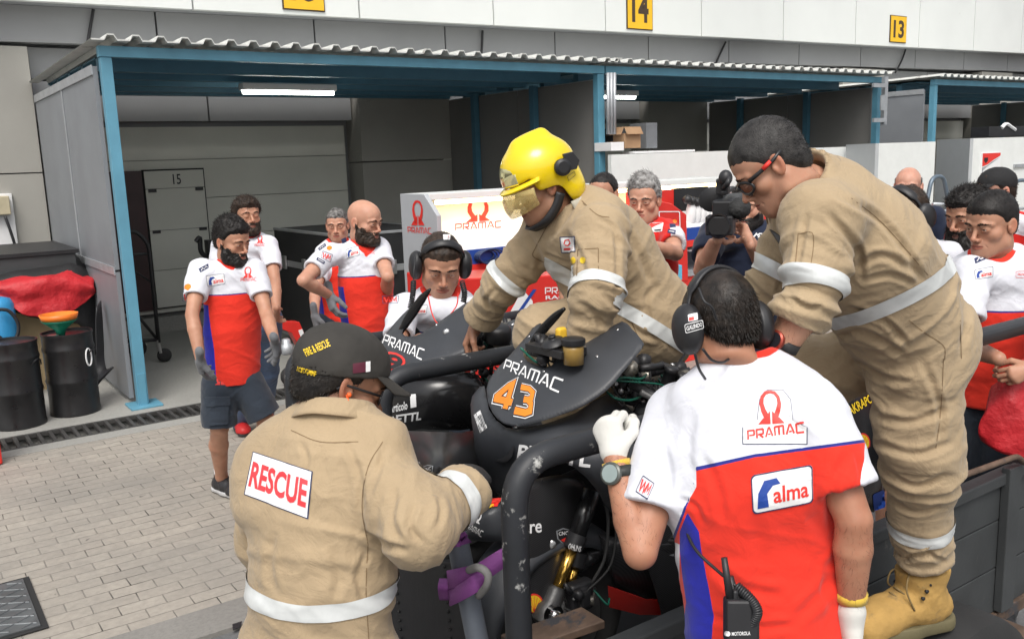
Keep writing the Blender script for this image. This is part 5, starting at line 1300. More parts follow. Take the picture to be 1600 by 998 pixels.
# front mudguard wraps the wheel
c = ax1; V = []; na, nb = 40, 12
for i in range(na+1):
    a = math.radians(20+160*i/na)   # from the back over the top to the front
    for j in range(nb+1):
        b = math.pi*(j/nb)-math.pi/2; rr = .325-.055*(1-math.cos(b))*1.1-.0*abs(math.sin(b)); V.append((c[0]+math.cos(a)*(.26+.066*math.cos(b)), c[1]+.10*math.sin(b), c[2]+math.sin(a)*(.26+.066*math.cos(b))))
Q = [(i*(nb+1)+j, i*(nb+1)+j+1, (i+1)*(nb+1)+j+1, (i+1)*(nb+1)+j) for i in range(na) for j in range(nb)]
mg = obj('front_mudguard', V, Q, m_fair, B1); sm = mg.modifiers.new('s', 'SOLIDIFY'); sm.thickness = .004; sm.offset = 0
cov = traced('fork_cover', [(815, 760), (840, 748), (880, 742), (912, 752), (920, 790), (905, 860), (885, 900), (868, 950), (820, 962), (812, 900), (811, 820)], [(815, 760, 2.09), (912, 752, 2.09), (905, 860, 2.07), (868, 950, 2.05), (820, 962, 2.06), (812, 860, 2.075), (865, 850, 2.055)], m_carbon, B1, .005, 9, rnd=.025, rw=14, smooth_out=2)
bc = bvh_of([cov])
printed('lettering', text2d('are', .015), [(817, 819), (846, 816), (846, 831), (817, 834)], bc, m_wht, B1, .002, .2)
def shield(q, bv_, B_):
    printed('badge', poly2d([(0, .88), (.5, 1), (1, .88), (.96, .4), (.5, 0), (.04, .4)][::-1]), q, bv_, m_galv, B_, .002, .3)
    printed('badge', poly2d([(.08, .84), (.5, .94), (.92, .84), (.88, .42), (.5, .08), (.12, .42)][::-1]), q, bv_, m_blkp, B_, .0027, .3)
    printed('lettering', place2d(text2d('CNC', .02), .15, .60, .70, .22), q, bv_, m_wht, B_, .0034, .3); printed('badge', poly2d([(.3, .3), (.55, .14), (.8, .5), (.5, .38)]), q, bv_, m_redp, B_, .0034, .3)
shield([(868, 825), (890, 823), (888, 848), (870, 850)], bc, B1)
def shell(q, bv_, B_):
    v, f = fan2d(); c_ = A(.5, .45); printed('badge', (v, f), q, bv_, m_redp, B_, .002, .2); printed('badge', ((v-c_)*.84+c_, f), q, bv_, m_yelp, B_, .0027, .2)
    for k in range(5): a = -1.0+k*.5; printed('badge', stroke([(.5, .12), (.5+.33*math.sin(a), .45+.36*math.cos(a))], .025), q, bv_, m_redp, B_, .0034, .3)
shell([(818, 923), (850, 923), (848, 958), (820, 958)], bc, B1)
MB().lathe(np.array(bc.ray_cast(Vector(CAM), Vector(unit(ray(862, 850))))[0]), -fw, [(.0005, .003), (.006, .004), (.013, .002), (.014, 0)], 18).build('bolt', m_steel, B1, True)
# mudguard nose with ring mark
nm = traced('mudguard_tip', [(722, 836), (735, 815), (756, 795), (785, 784), (800, 800), (800, 842), (770, 846), (735, 843)], [(722, 836, 2.22), (785, 784, 2.12), (800, 842, 2.10), (760, 815, 2.12)], m_fair, B1, .008, 6, rnd=.03, rw=14)
bn = bvh_of([nm]); printed('logo', pramac_mark(), [(745, 799), (756, 803), (750, 818), (738, 814)], bn, m_wht, B1, .002, .2); printed('lettering', pramac_word(), [(730, 815), (756, 829), (752, 838), (727, 823)], bn, m_wht, B1, .002, .1)
printed('mark', poly2d([(0, 0), (.3, 1), (1, .8), (.7, 0)]), [(762, 780), (785, 774), (785, 790), (760, 794)], bn, m_redp, B1, .003, .3); printed('mark', poly2d([(0, 0), (1, 0), (1, 1), (0, 1)]), [(755, 790), (772, 786), (772, 792), (758, 797)], bn, m_yelp, B1, .0035, .3)
# rear end marks right of the mechanic
rp_ = traced('rear_fairing', [(1290, 618), (1330, 605), (1385, 612), (1395, 680), (1385, 760), (1365, 800), (1330, 780), (1300, 700)], [(1290, 618, 1.95), (1385, 612, 1.98), (1385, 760, 1.98), (1330, 780, 1.93), (1335, 690, 1.90)], m_fairg, B1, .006, 10, rnd=.02, rw=14)
br_ = bvh_of([rp_]); shell([(1334, 673), (1360, 673), (1359, 708), (1335, 708)], br_, B1); printed('lettering', text2d('AKRAPOVIC', .02), [(1322, 636), (1372, 607), (1376, 620), (1328, 650)], br_, m_yelp, B1, .002, .1)
printed('badge', rrect(.15, 1), [(1363, 772), (1381, 764), (1384, 792), (1365, 798)], br_, m_bluep, B1, .002, .3)
bt_ = bvh_of([c for c in B1.children if c.name.startswith('tank')])
printed('lettering', text2d('DUCATI', .03), [(1051, 547), (1100, 530), (1103, 541), (1055, 559)], bt_, m_wht, B1, .002, .1)
# ---- bike 9
pan = [(737, 469), (752, 480), (761, 495), (752, 520), (735, 545), (710, 558), (660, 566), (607, 578), (591, 578), (586, 560), (592, 538), (604, 520), (618, 503), (640, 481), (648, 486), (636, 505), (628, 520), (640, 526), (662, 519), (690, 500), (715, 482)]
ctl = [(737, 469, 2.98), (761, 495, 2.92), (735, 545, 2.90), (660, 566, 2.96), (607, 578, 3.12), (592, 545, 3.28), (618, 505, 3.38), (636, 500, 3.34), (640, 526, 3.16), (690, 505, 3.02), (680, 545, 2.95)]
up9 = traced('front_fairing', pan, ctl, m_fair, B2, .006, 6, rnd=.008, rw=6, smooth_out=2, deg=1.5); b9 = bvh_of([up9])
printed('lettering', pramac_word(.16), [(602, 522), (664, 546), (659, 563), (597, 537)], b9, m_wht, B2, .002, .05)
v, f = text2d('9', .10); printed('number_outline', (v, f), [(600, 545), (636, 557), (630, 584), (592, 578)], b9, m_redp, B2, .002, .1); v, f = text2d('9', .03); printed('number', place2d((v, f), .12, .12, .76, .76), [(600, 545), (636, 557), (630, 584), (592, 578)], b9, m_blkp, B2, .004, .1)
g = MB()
for px, py, r_ in ((729, 478, .006), (682, 508, .006), (698, 519, .016)):
    h = b9.ray_cast(Vector(CAM), Vector(unit(ray(px, py))))
    if h[0] is not None: g.lathe(np.array(h[0]), -fw, [(.0001, .003), (r_*.6, .003), (r_, 0)], 12)
g.build('screws', m_steel, up9, True)
strip('screen_edge', [(672, 452), (660, 466), (645, 488), (632, 508), (622, 526)], [.012, .034, .04, .034, .016], [3.1, 3.16, 3.22, 3.26, 3.3], m_fairg, B2, .012)
body = [(608, 598), (650, 588), (700, 582), (738, 582), (757, 600), (764, 632), (752, 662), (720, 672), (660, 670), (609, 668)]
bd = traced('side_panel', body, [(608, 600, 3.12), (738, 582, 2.93), (764, 632, 2.90), (720, 672, 2.95), (609, 668, 3.15), (680, 620, 2.93)], m_fairg, B2, .006, 8, rnd=.03, rw=18); bb = bvh_of([bd])
printed('lettering', text2d('Articolo', .02), [(609, 631), (637, 626), (637, 639), (609, 645)], bb, m_wht, B2, .002, .1); printed('lettering', text2d('1', .0), [(641, 616), (650, 615), (651, 635), (642, 637)], bb, m_wht, B2, .002, .1); printed('lettering', text2d('PRETTL', .03), [(596, 651), (660, 642), (658, 655), (597, 665)], bb, m_wht, B2, .002, .08)
lw = traced('lower_panel', [(608, 672), (720, 676), (762, 668), (770, 720), (780, 780), (760, 830), (700, 850), (650, 830), (612, 800)], [(608, 672, 3.12), (762, 668, 3.0), (780, 780, 3.0), (700, 850, 3.05), (612, 800, 3.14)], m_carbon, B2, .006, 12, smooth_out=1); bw = bvh_of([lw]); shield([(660, 727), (678, 725), (677, 744), (662, 746)], bw, B2)
g = MB(); 
for a_, b_ in (((706, 674), (684, 738)), ((708, 680), (730, 745)), ((722, 690), (742, 735))): g.tube([PY(*a_, 2.96), PY(*b_, 2.95)], .010, 8)
g.build('fork_tube', m_eng, B2, True)
clutter(B2, 728, 505, 800, 545, 3.0, 80, 31, sc=1.1); clutter(B2, 735, 570, 775, 610, 3.0, 30, 33)
g = MB(); g.lathe(PY(778, 522, 2.95), A(-.1, -.2, 1), [(.05, -.03), (.055, -.02), (.055, .02), (.045, .035), (.03, .04)], 24); g.build('filler_cap', m_black, B2, auto=40)
b9t = bvh_of([c for c in B2.children if c.name.startswith('tank')]); tp = traced('tank_cover', [(775, 515), (800, 500), (840, 493), (880, 498), (930, 520), (990, 515), (1020, 520), (1015, 560), (900, 560), (820, 560), (790, 540)], [(775, 515, 2.98), (880, 498, 3.0), (1020, 520, 2.95), (900, 560, 2.85), (840, 493, 3.02)], m_fair, B2, .01, 12, rnd=.04, rw=16)
printed('lettering', text2d('DUCATI', .03), [(835, 520), (868, 511), (871, 522), (838, 531)], bvh_of([tp]), m_wht, B2, .002, .1)
# ------------------------------------------------------------------ figures
Z = A(0, 0, 1)
_SK = np.stack([unit(A(.5, .3, .8)), unit(A(-.8, .5, .3)), unit(np.cross(A(.5, .3, .8), A(-.8, .5, .3)))], 1)
def ss(x): x = np.clip(x, 0, 1); return x*x*(3-2*x)
class Human:
    """joints in world space; person's own right / left"""
    def __init__(s, label, head, face, torso, z0=0., H=None, lean=0., side=0., hpitch=0., hroll=0., hs=1., group=None, hipdrop=0., nk=.0, cat='person'):
        s.head = np.asarray(head, float); s.hs = hs
        s.Rh = rotm(face, hpitch, hroll); s.heading = torso
        H = H or (s.head[2]+.115*hs-z0); s.H = H
        s.f = A(math.cos(math.radians(torso)), math.sin(math.radians(torso)), 0); s.r = A(math.sin(math.radians(torso)), -math.cos(math.radians(torso)), 0)
        la = math.radians(lean); s.up = unit(Z*math.cos(la)+s.f*math.sin(la)+s.r*side); s.tf = unit(s.f-s.up*(s.f@s.up)); s.tr = np.cross(s.tf, s.up)
        J = s.J = {}
        J['neck'] = s.head-s.up*.155*hs-s.tf*(.03+nk)*hs
        L = .30*H
        J['chest'] = J['neck']-s.up*.09; J['waist'] = J['neck']-s.up*(L*.68)-s.tf*.0; J['pel'] = J['neck']-s.up*L-s.tf*.01
        for k, g in (('R', 1), ('L', -1)):
            J['sh'+k] = J['neck']+s.tr*g*.105*H-s.up*.040
            J['hip'+k] = J['pel']+s.r*g*.052*H-Z*.03
            J['kn'+k] = A(*(J['hip'+k][:2]+s.r[:2]*g*.015), z0+.285*H)+s.f*.02; J['an'+k] = A(*(J['hip'+k][:2]+s.r[:2]*g*.03-s.f[:2]*.02), z0+.075)
            J['el'+k] = J['sh'+k]-s.up*.155*H+s.tr*g*.05-s.f*.02; J['wr'+k] = J['el'+k]-Z*.14*H+s.f*.06+s.r*g*.01
        s.toe = {'R': s.f, 'L': s.f}; s.T = thing('person', label, cat, (s.head[0], s.head[1], z0), group)
    def arm(s, k, el, wr, n1=True, n2=True, lu=None, lf=None):
        lu = lu or .165*s.H; lf = lf or .148*s.H; J = s.J
        J['el'+k] = reach(*el, J['sh'+k], lu, n1) if len(el) == 2 else A(*el); J['wr'+k] = reach(*wr, J['el'+k], lf, n2) if len(wr) == 2 else A(*wr)
        if len(el) == 2:
            J['el'+k] = J['sh'+k]+unit(J['el'+k]-J['sh'+k])*min(np.linalg.norm(J['el'+k]-J['sh'+k]), lu*1.35)
    def skin(s, mat, h=.006, hh=.0026, stub=.0, hands=(), fat=1., legs=True, look=(0, -.1), eyes=True, iris=(.05, .025, .012), hw=1., hl=1., lid=.0028):
        J = s.J; f = Fld(); r = fat
        f.chain([J['chest'], J['waist'], J['pel']], [.135*r, .125*r, .13*r], k=.04, n=s.tf, fl=1.6); f.cone(J['shR']*.7+J['neck']*.3, J['shL']*.7+J['neck']*.3, .036, k=.03); f.cone(J['neck']+s.up*.03, J['chest'], .05, .07, k=.03)
        for k in 'RL':
            f.chain([J['sh'+k], (J['sh'+k]*.45+J['el'+k]*.55), J['el'+k]], [.050*r, .0445*r, .0370*r], k=.006)
            m = J['el'+k]*.68+J['wr'+k]*.32; f.chain([J['el'+k], m, J['wr'+k]], [.0365*r, .0395*r, .0265*r], k=.006)
            if legs:
                f.chain([J['hip'+k], J['kn'+k]], [.085*r, .052*r], k=.03); c = (J['kn'+k]*.68+J['an'+k]*.32)-unit(s.toe[k])*.018
                f.chain([J['kn'+k], c, J['an'+k]*.9+J['kn'+k]*.1, J['an'+k]], [.050*r, .056*r, .036, .034], k=.02)
        f.plane(J['neck']+s.up*.045, -s.up)
        V, Q = f.mesh(h, 4); nb = len(V)
        HV, HQ, at = head_mesh('n', hh); HV = lids(HV, lid)
        x, y, z = HV.T; W = (HV*A(hw, 1, hl)*s.hs)@s.Rh.T+s.head
        Rt = np.stack([s.tr, s.tf, s.up], 1); T_ = ((HV-A(0, -.034, -.17))*s.hs)@Rt.T+s.J['neck']+s.up*.0
        t = (ss((-.075-z)/.10)*ss((.055-y)/.03+ss((-.12-z)/.03)))[:, None]; t = np.clip(t, 0, 1); W = W*(1-t)+T_*t
        s.HW = W; Vs = [V, W]; Qs = [Q, HQ+nb]; n = nb+len(W)
        for kd in hands:
            hv, hq = place_hand(*kd[:1], *kd[1:4], right=kd[4], sc=kd[5] if len(kd) > 5 else 1.); Vs.append(hv); Qs.append(hq+n); n += len(hv)
        V = np.concatenate(Vs); Q = np.concatenate(Qs); at2 = {}
        for kk, src in (('lip', at['lip']), ('blush', at['blush']), ('stub', at['beardz']*stub)):
            a = np.zeros(len(V)); a[nb:nb+len(W)] = src; at2[kk] = a
        s.body = obj('body', V, Q, mat, s.T, attrs=at2)
        if eyes: make_eyes(s.Rh@np.diag([hw, 1, hl]), s.head, s.hs, s.T, look=look, iris=iris)
        return s.body
    def hair(s, style, thick, mat, **kw): return make_hair(s.Rh, s.head, s.hs, style, thick, mat, s.T, **kw)
    def brows(s, mat, **kw): return make_brows(s.Rh, s.head, s.hs, mat, s.T, **kw)
    def beard(s, thick, mat, **kw): return make_beard(s.Rh, s.head, s.hs, thick, mat, s.T, **kw)
    def H2W(s, p): return (np.asarray(p)*s.hs)@s.Rh.T+s.head
    # ---- clothes
    def folds(s, V, Q, spots, amp=.004, seed=0, base=.004, sc=7.):
        N = vnormals(V, Q); d = fbm(V*A(sc, sc, sc*.6)+seed, seed, 2)*base
        rid = 1-np.abs(vnoise((V@_SK)*A(13, 5, 4)+seed*3, seed+5))*2.4; d += np.clip(rid, -.3, 1)*base*.8
        for (c, rad, ax, lam, a) in spots:
            c = np.asarray(c); ax = unit(ax); q = V-c; w = np.exp(-(q**2).sum(1)/rad**2); b_ = unit(np.cross(ax, A(.31, .52, .79))); c_ = np.cross(ax, b_)
            q2 = np.stack([(q@ax)/lam+.35*vnoise(V*6+seed, seed+2), (q@b_)*.28/lam, (q@c_)*.28/lam], 1); n1 = vnoise(q2*1.0+seed, seed+6); n2 = vnoise(q2*1.9+seed, seed+7)
            d += w*a*(np.clip(1-np.abs(n1)*3.0, -.6, 1)*.95+np.clip(1-np.abs(n2)*3.2, -.4, 1)*.35-.25)
        return V+N*d[:, None]
    def tee(s, mat, h=.006, fat=1., sl=.62, loose=1., hem=.03, name='shirt', zones=None, collar=True, v0=.15, seed=1, spots=(), sleeve_r=.068, foldamp=1., polo=False, bulge=0.):
        J = s.J; f = Fld()
        for k in 'RL':
            a, b = J['sh'+k], J['el'+k]; d = unit(b-a); L = np.linalg.norm(b-a); e = a+d*L*sl
            f.chain([a-d*.01, a+d*L*.3, e+d*.05], [.064*fat, .064*loose*fat, sleeve_r*loose*fat], k=.02)
            R_ = np.stack([unit(np.cross(d, s.tf+.01)), np.cross(unit(np.cross(d, s.tf+.01)), d), d], 1)
            f.box(e+d*.10, (.12, .12, .10), R=R_, rd=.002, k=.004, op='s'); f.cone(e-d*.035, e+d*.06, .045*fat, .055*fat, k=.004, op='s')
        s_ = lambda u, w=0: J['neck']-s.up*u+s.tf*w
        f.cone(J['shR']*.80+J['neck']*.2-s.up*.01, J['shL']*.80+J['neck']*.2-s.up*.01, .062*fat, k=.05); 
        LL = np.linalg.norm(J['pel']-J['neck'])
        f.chain([s_(.10), s_(.22), J['waist'], J['pel']-s.up*(hem+.06)], [.158*fat, .166*fat*loose, .158*fat*loose, .168*fat*loose], k=.05, n=s.tf, fl=[1.55, 1.45, 1.38, 1.38])
        if bulge: f.ell(J['waist']*.6+J['pel']*.4+s.tf*.05, (.14, .14, .15), k=.07)
        for g in (1, -1): f.cone(J['neck']+s.tr*g*.05+s.up*.012, J['neck']+s.tr*g*.12-s.up*.028, .042, .045, k=.04)
        p = J['pel']-s.up*hem; Rt = np.stack([s.tr, s.tf, s.up], 1)
        f.box(p-s.up*.15, (.34, .30, .15), R=Rt, rd=.002, k=.004, op='s')
        f.chain([p-s.up*.06, p+s.up*.03], [.150*fat*loose, .145*fat*loose], k=.004, n=s.tf, fl=1.45, op='s')
        nb = J['neck']+s.up*.035+s.tf*.012
        f.cone(nb+s.up*.08+s.tf*.02, nb-s.up*.004, .066*s.hs, .058*s.hs, k=.006, op='s')
        V, Q = f.mesh(h, 4)
        sp = [(J['sh'+k]*.6+J['waist']*.1+J['chest']*.3, .12, s.up+s.tr*(.8 if k == 'R' else -.8), .045, .007*foldamp) for k in 'RL']+[(J['waist'], .20, s.up+s.tr*.3, .075, .006*foldamp), (J['pel'], .16, s.up-s.tr*.4, .05, .005*foldamp)]+list(spots)
        V = s.folds(V, Q, sp, seed=seed, base=.0035*foldamp)
        q = V-J['neck']; v = -(q@s.up); lat = q@s.tr; fr = q@s.tf
        arm = np.full(len(V), 9.)
        for k in 'RL':
            a, b = J['sh'+k], J['el'+k]; ba = b-a; t = np.clip(((V-a)@ba)/(ba@ba), 0, 1); dd = np.linalg.norm(V-a-ba*t[:, None], axis=1); dd = np.where(t < .18, 9+0*dd, dd); arm = np.minimum(arm, dd)
        tor = np.minimum(arm-.080*fat, np.where(np.abs(lat) < .15*fat, 9, .215*fat-np.abs(lat)))
        red = np.minimum(v-v0, tor); ln = np.minimum(.0035-np.abs(v-v0), tor)
        side = np.abs(lat)-(.146*fat-.02*np.clip((v-.25)/.2, 0, 1))-np.clip(fr, 0, 1)*.5
        blue = np.minimum(np.minimum(side, tor), v-v0-.06)
        c0 = nb; qa = V-c0; ra = np.linalg.norm(qa-np.outer(qa@s.up, s.up), axis=1); col = np.minimum(.083*s.hs-ra, .06-v)
        s.v0 = v0
        at = dict(red=red, blue=blue, line=ln, collar=col)
        if zones: at.update(zones(V, v, lat, fr, arm))
        s.shirt = obj(name, V, Q, mat, s.T, attrs=at)
        return s.shirt
    def pants(s, mat, h=.007, cut=1., fat=1., name='trousers', top=.02, seed=4, r1=.105, r2=.085, r3=.075):
        """cut: 1 = to the ankle, .0-.99 = share of the thigh for shorts"""
        J = s.J; f = Fld()
        for k in 'RL':
            a, b, c = J['hip'+k], J['kn'+k], J['an'+k]
            if cut >= 1:
                f.chain([a, b, c-Z*.03], [r1*fat, r2, r3], k=.03); d = unit(c-b); e = c
            else:
                d = unit(b-a); e = a+(b-a)*cut; f.chain([a, e+d*.05], [r1*fat, r2*1.18], k=.03)
            x_ = unit(np.cross(d, s.f+.01)); R_ = np.stack([x_, np.cross(x_, d), d], 1); f.box(e+d*.11, (.125, .125, .11), R=R_, rd=.002, k=.003, op='s'); f.cone(e-d*.04, e+d*.05, (r3 if cut >= 1 else r2*1.18)-.012, k=.003, op='s')
        f.chain([J['pel']+s.up*(.06+top), J['pel']-Z*.04], [.128*fat, .140*fat], k=.05, n=s.f, fl=1.45)
        V, Q = f.mesh(h, 4)
        sp = [(J['kn'+k], .12, unit(J['kn'+k]-J['an'+k]), .045, .010) for k in 'RL']+[(J['hip'+k], .12, s.r*(1 if k == 'R' else -1)+Z, .05, .006) for k in 'RL']+[(J['an'+k]+Z*.05, .10, Z, .04, .010) for k in 'RL']
        V = s.folds(V, Q, sp, seed=seed, base=.004); s.trousers = obj(name, V, Q, mat, s.T); return s.trousers
    def shoe(s, k, mat, sole, h=.005, boot=False, name='shoe', sock=None, big=1.):
        J = s.J; a = J['an'+k]; d = unit(A(*s.toe[k][:2], 0)); x_ = np.cross(d, Z); z0 = a[2]-.075; b = A(a[0], a[1], z0); q = lambda u, w, t=0: b+d*u*big+Z*w+x_*t
        f = Fld(); f.chain([q(-.045, .05), q(.06, .055), q(.15, .042), q(.19, .034)], [.042, .046, .042, .032], k=.03); f.cone(q(-.01, .06), q(-.005, .115 if not boot else .18), .046, .043 if not boot else .055, k=.03); f.ell(q(.16, .035), (.055, .055, .036), k=.03)
        f.plane(q(0, .022), Z); 
        if boot: f.plane(q(0, .185), -Z+d*.05); f.cone(q(-.005, .15), q(-.005, .24), .046, k=.004, op='s')
        V, Q = f.mesh(h, 3); V = V+vnormals(V, Q)*(fbm(V*30, 3)*.0025)[:, None]; o = obj(name, V, Q, mat, s.T)
        f = Fld(); f.chain([q(-.05, .016), q(.06, .016), q(.17, .018)], [.046, .046, .047], k=.03); f.plane(q(0, .001), Z); f.plane(q(0, .028), -Z); V, Q = f.mesh(h, 1); obj('sole', V, Q, sole, o)
        if sock: MB().tube([a+Z*.02, a+Z*.10], [.042, .041], 16).build('sock', sock, s.T, True)
        return o
    def glove(s, k, kind, fingers, palm, mat, cuff=None, sc=1.06, h=.0028):
        w = s.J['wr'+k]; V, Q = place_hand(kind, w, fingers, palm, right=(k == 'R'), sc=sc, h=h); o = obj('glove', V, Q, mat, s.T)
        if cuff: d = unit(fingers); MB().tube([w-d*.030, w-d*.012], [.0335, .0325], 20).build('cuff', cuff, o, True)
        return o
    def collar_patch(s, mat): pass
def printp(H_, shapes, quad, mats, bv, off=.0015, L=.12, name='logo'):
    out = []
    for i, (sh, m) in enumerate(zip(shapes, mats)): out.append(printed(name, sh, quad, bv, m, H_.T, off+.0008*i, L))
    return out
def pramac_logo(H_, bv, qm, qw, back=None, col=None):
    col = col or m_redp
    if back: printed('logo', rrect(.08, 2.5), back, bv, m_wht, H_.T, .0012)
    printed('logo', pramac_mark(), qm, bv, col, H_.T, .0022, .15); printed('lettering', pramac_word(.16), qw, bv, col, H_.T, .0024, .08)
def alma_logo(H_, bv, q, frame=True):
    if frame: printed('logo', rrect(.12, 1.6), q, bv, m_wht, H_.T, .0014); printed('logo', rframe(.12, 1.6, .03), q, bv, m_navyp, H_.T, .0022)
    printed('logo', join2d([poly2d([(.08, .12), (.10, .50), (.20, .80), (.40, .82), (.46, .66), (.34, .64), (.24, .46), (.26, .12)])]), q, bv, m_bluep, H_.T, .0022, .2)
    printed('lettering', place2d(text2d('alma', .02), .34, .18, .58, .42), q, bv, m_redp, H_.T, .0026, .08)
def small_marks(H_, bv, items):
    """items: (kind, quad)"""
    for kd, q in items:
        if kd == 'shell': printed('logo', fan2d(), q, bv, m_orgp, H_.T, .0018, .3)
        elif kd == 'navy': printed('logo', rrect(.1, 3), q, bv, m_navyp, H_.T, .0016, .3); printed('lettering', place2d(stroke([(0, .1), (.25, .9), (.5, .1), (.75, .9), (1, .1)], .16), .15, .25, .7, .5), q, bv, m_wht, H_.T, .0024, .2)
        elif kd == 'navyline': printed('logo', rrect(.1, 3), q, bv, m_navyp, H_.T, .0016, .3); printed('lettering', poly2d([(.15, .4), (.85, .4), (.85, .6), (.15, .6)]), q, bv, m_wht, H_.T, .0024, .2)
        elif kd == 'wm': printed('logo', rframe(.1, 1.6, .05), q, bv, m_navyp, H_.T, .0016, .3); printed('lettering', place2d(stroke([(0, 1), (.25, 0), (.5, .9), (.75, 0), (1, 1)], .22), .12, .2, .5, .6), q, bv, m_redp, H_.T, .0024, .2); printed('lettering', place2d(stroke([(0, 0), (.1, 1), (.5, .3), (.9, 1), (1, 0)], .2), .6, .2, .28, .6), q, bv, m_redp, H_.T, .0024, .2)
        elif kd == 'white': printed('logo', rrect(.1, 2), q, bv, m_wht, H_.T, .0016, .3)
def headset(H_, tilt=0., cup=.046, mat=None, band='over', pad=.020, mic=None, cw=1.):
    """ear defenders in head space; tilt moves the band forward (+) in degrees"""
    mat = mat or m_black; w = H_.H2W; g = MB(); tl = math.radians(tilt)
    pts = []
    for a in np.linspace(-100, 100, 25):
        r_ = math.radians(a); x = .094*math.sin(r_); hh = .128*math.cos(r_) if abs(a) < 90 else .128*math.cos(r_)
        pts.append(w((x, -.008+math.sin(tl)*(hh+.01), .012+hh*math.cos(tl))))
    n = len(pts); V = []
    fdir = H_.Rh@A(0, math.cos(tl), -math.sin(tl))
    for i in range(n):
        tt = unit(pts[min(i+1, n-1)]-pts[max(i-1, 0)]); nn = unit(np.cross(tt, fdir)); ww = .021 if 5 < i < n-6 else .007
        for k in range(10): a = 2*math.pi*k/10; V.append(pts[i]+fdir*math.cos(a)*ww+nn*math.sin(a)*(.0075 if 5 < i < n-6 else .004))
    hb = obj('headset', V, [(10*i+k, 10*i+(k+1) % 10, 10*i+10+(k+1) % 10, 10*i+10+k) for i in range(n-1) for k in range(10)]+[tuple(range(10))[::-1], tuple(range(10*n-10, 10*n))], mat, H_.T, True)
    for s_ in (-1, 1):
        c = A(s_*.098, -.010, -.008)
        f = Fld(); R_ = None
        f.ell(c, (pad+.004, cup*cw, cup*1.22), k=.01); f.ell(c+A(s_*.010, 0, 0), (pad, cup*.86*cw, cup*1.05), k=.01); f.ell(c-A(s_*.012, 0, 0), (.012, cup*.95*cw, cup*1.15), k=.006)
        V, Q = f.mesh(.0035, 2); obj('ear_cup', (V*H_.hs)@H_.Rh.T+H_.head, Q, mat, hb)
    if mic:
        MB().tube(spline([w(q) for q in mic], 6), .0032, 8).build('microphone_boom', mat, hb, True)
    return hb
def cap(H_, mat, brim_mat=None, size=1., brim=.075, tilt=0., name='cap'):
    f = Fld(); f.ell((0, -.008, .045), (.085*size, .106*size, .086*size), k=.01); f.plane((0, 0, .026), (0, -.24, 1)); f.ell((0, -.008, .040), (.080*size, .100*size, .080*size), k=.002, op='s')
    V, Q = f.mesh(.003, 2); V = V+vnormals(V, Q)*(fbm(V*28, 2)*.0015)[:, None]; o = obj(name, (V*H_.hs)@H_.Rh.T+H_.head, Q, mat, H_.T)
    g = []
    for i in range(6):
        u = i/5; row = []
        for j in range(11):
            a = math.radians(-62+124*j/10); r0 = A(.082*math.sin(a)*size, -.008+.102*size*math.cos(a)); r1 = A(.078*math.sin(a)*size, -.008+(.102*size+brim)*math.cos(a)**.6 if math.cos(a) > 0 else 0)
            q = r0*(1-u)+r1*u; row.append(H_.H2W((q[0], q[1], .044-.024*u-.10*abs(q[0])**1.3*u*2+.002)))
        g.append(row)
    patch('visor', g, brim_mat or mat, o, .003, 2)
    return o
def w_limb_band(mesh_obj, a, b, t0, width, parent, mat, rad=.14, off=.004, name='reflective_band', tiltv=None, dirv=None):
    """band cut out of the cloth surface between two planes across a limb"""
    a = np.asarray(a); b = np.asarray(b); d = unit(b-a) if dirv is None else unit(dirv); c = a+(b-a)*t0 if dirv is None else a
    me = mesh_obj.data; V = wverts(mesh_obj); Q = np.empty(len(me.loops), np.int32); me.loops.foreach_get('vertex_index', Q); Q = Q.reshape(-1, 4)
    N = vnormals(V, Q); u = (V-c)@d; rr = np.linalg.norm((V-c)-np.outer(u, d), axis=1)
    ok = (np.abs(u) < width*.5+.02) & (rr < rad); keep = ok[Q].all(1)
    if not keep.any(): print('BAND MISS'); return None
    FQ = Q[keep]; used = np.unique(FQ); mp = np.full(len(V), -1); mp[used] = np.arange(len(used)); W = V[used]+N[used]*off
    bm = bmesh.new(); vs = [bm.verts.new(tuple(p)) for p in W]
    for q in mp[FQ]: bm.faces.new([vs[i] for i in q])
    for sg in (1, -1):
        bmesh.ops.bisect_plane(bm, geom=bm.verts[:]+bm.edges[:]+bm.faces[:], plane_co=Vector(c+d*sg*width/2), plane_no=Vector(d*sg), clear_outer=True)
    bm.verts.ensure_lookup_table(); bm.verts.index_update(); V2 = [tuple(v.co) for v in bm.verts]; F2 = [tuple(x.index for x in f_.verts) for f_ in bm.faces]; bm.free()
    if not F2: print('BAND EMPTY'); return None
    return obj(name, V2, F2, mat, parent)
def sd_poly(px, poly):
    """signed distance in pixels, positive inside"""
    a = np.array(poly, float); b = np.roll(a, -1, 0); ab = b-a; out = np.empty(len(px)); ins = np.zeros(len(px), bool)
    ds = np.full(len(px), 1e9)
    for i in range(len(a)):
        t = np.clip(((px-a[i])@ab[i])/(ab[i]@ab[i]+1e-9), 0, 1); ds = np.minimum(ds, ((px-a[i]-ab[i]*t[:, None])**2).sum(1))
        c = ((a[i, 1] > px[:, 1]) != (b[i, 1] > px[:, 1])) & (px[:, 0] < (b[i, 0]-a[i, 0])*(px[:, 1]-a[i, 1])/(b[i, 1]-a[i, 1]+1e-12)+a[i, 0]); ins ^= c
    return np.where(ins, 1, -1)*np.sqrt(ds)
def px_zone(V, poly): return sd_poly(proj(V)[:, :2], poly)*.0016
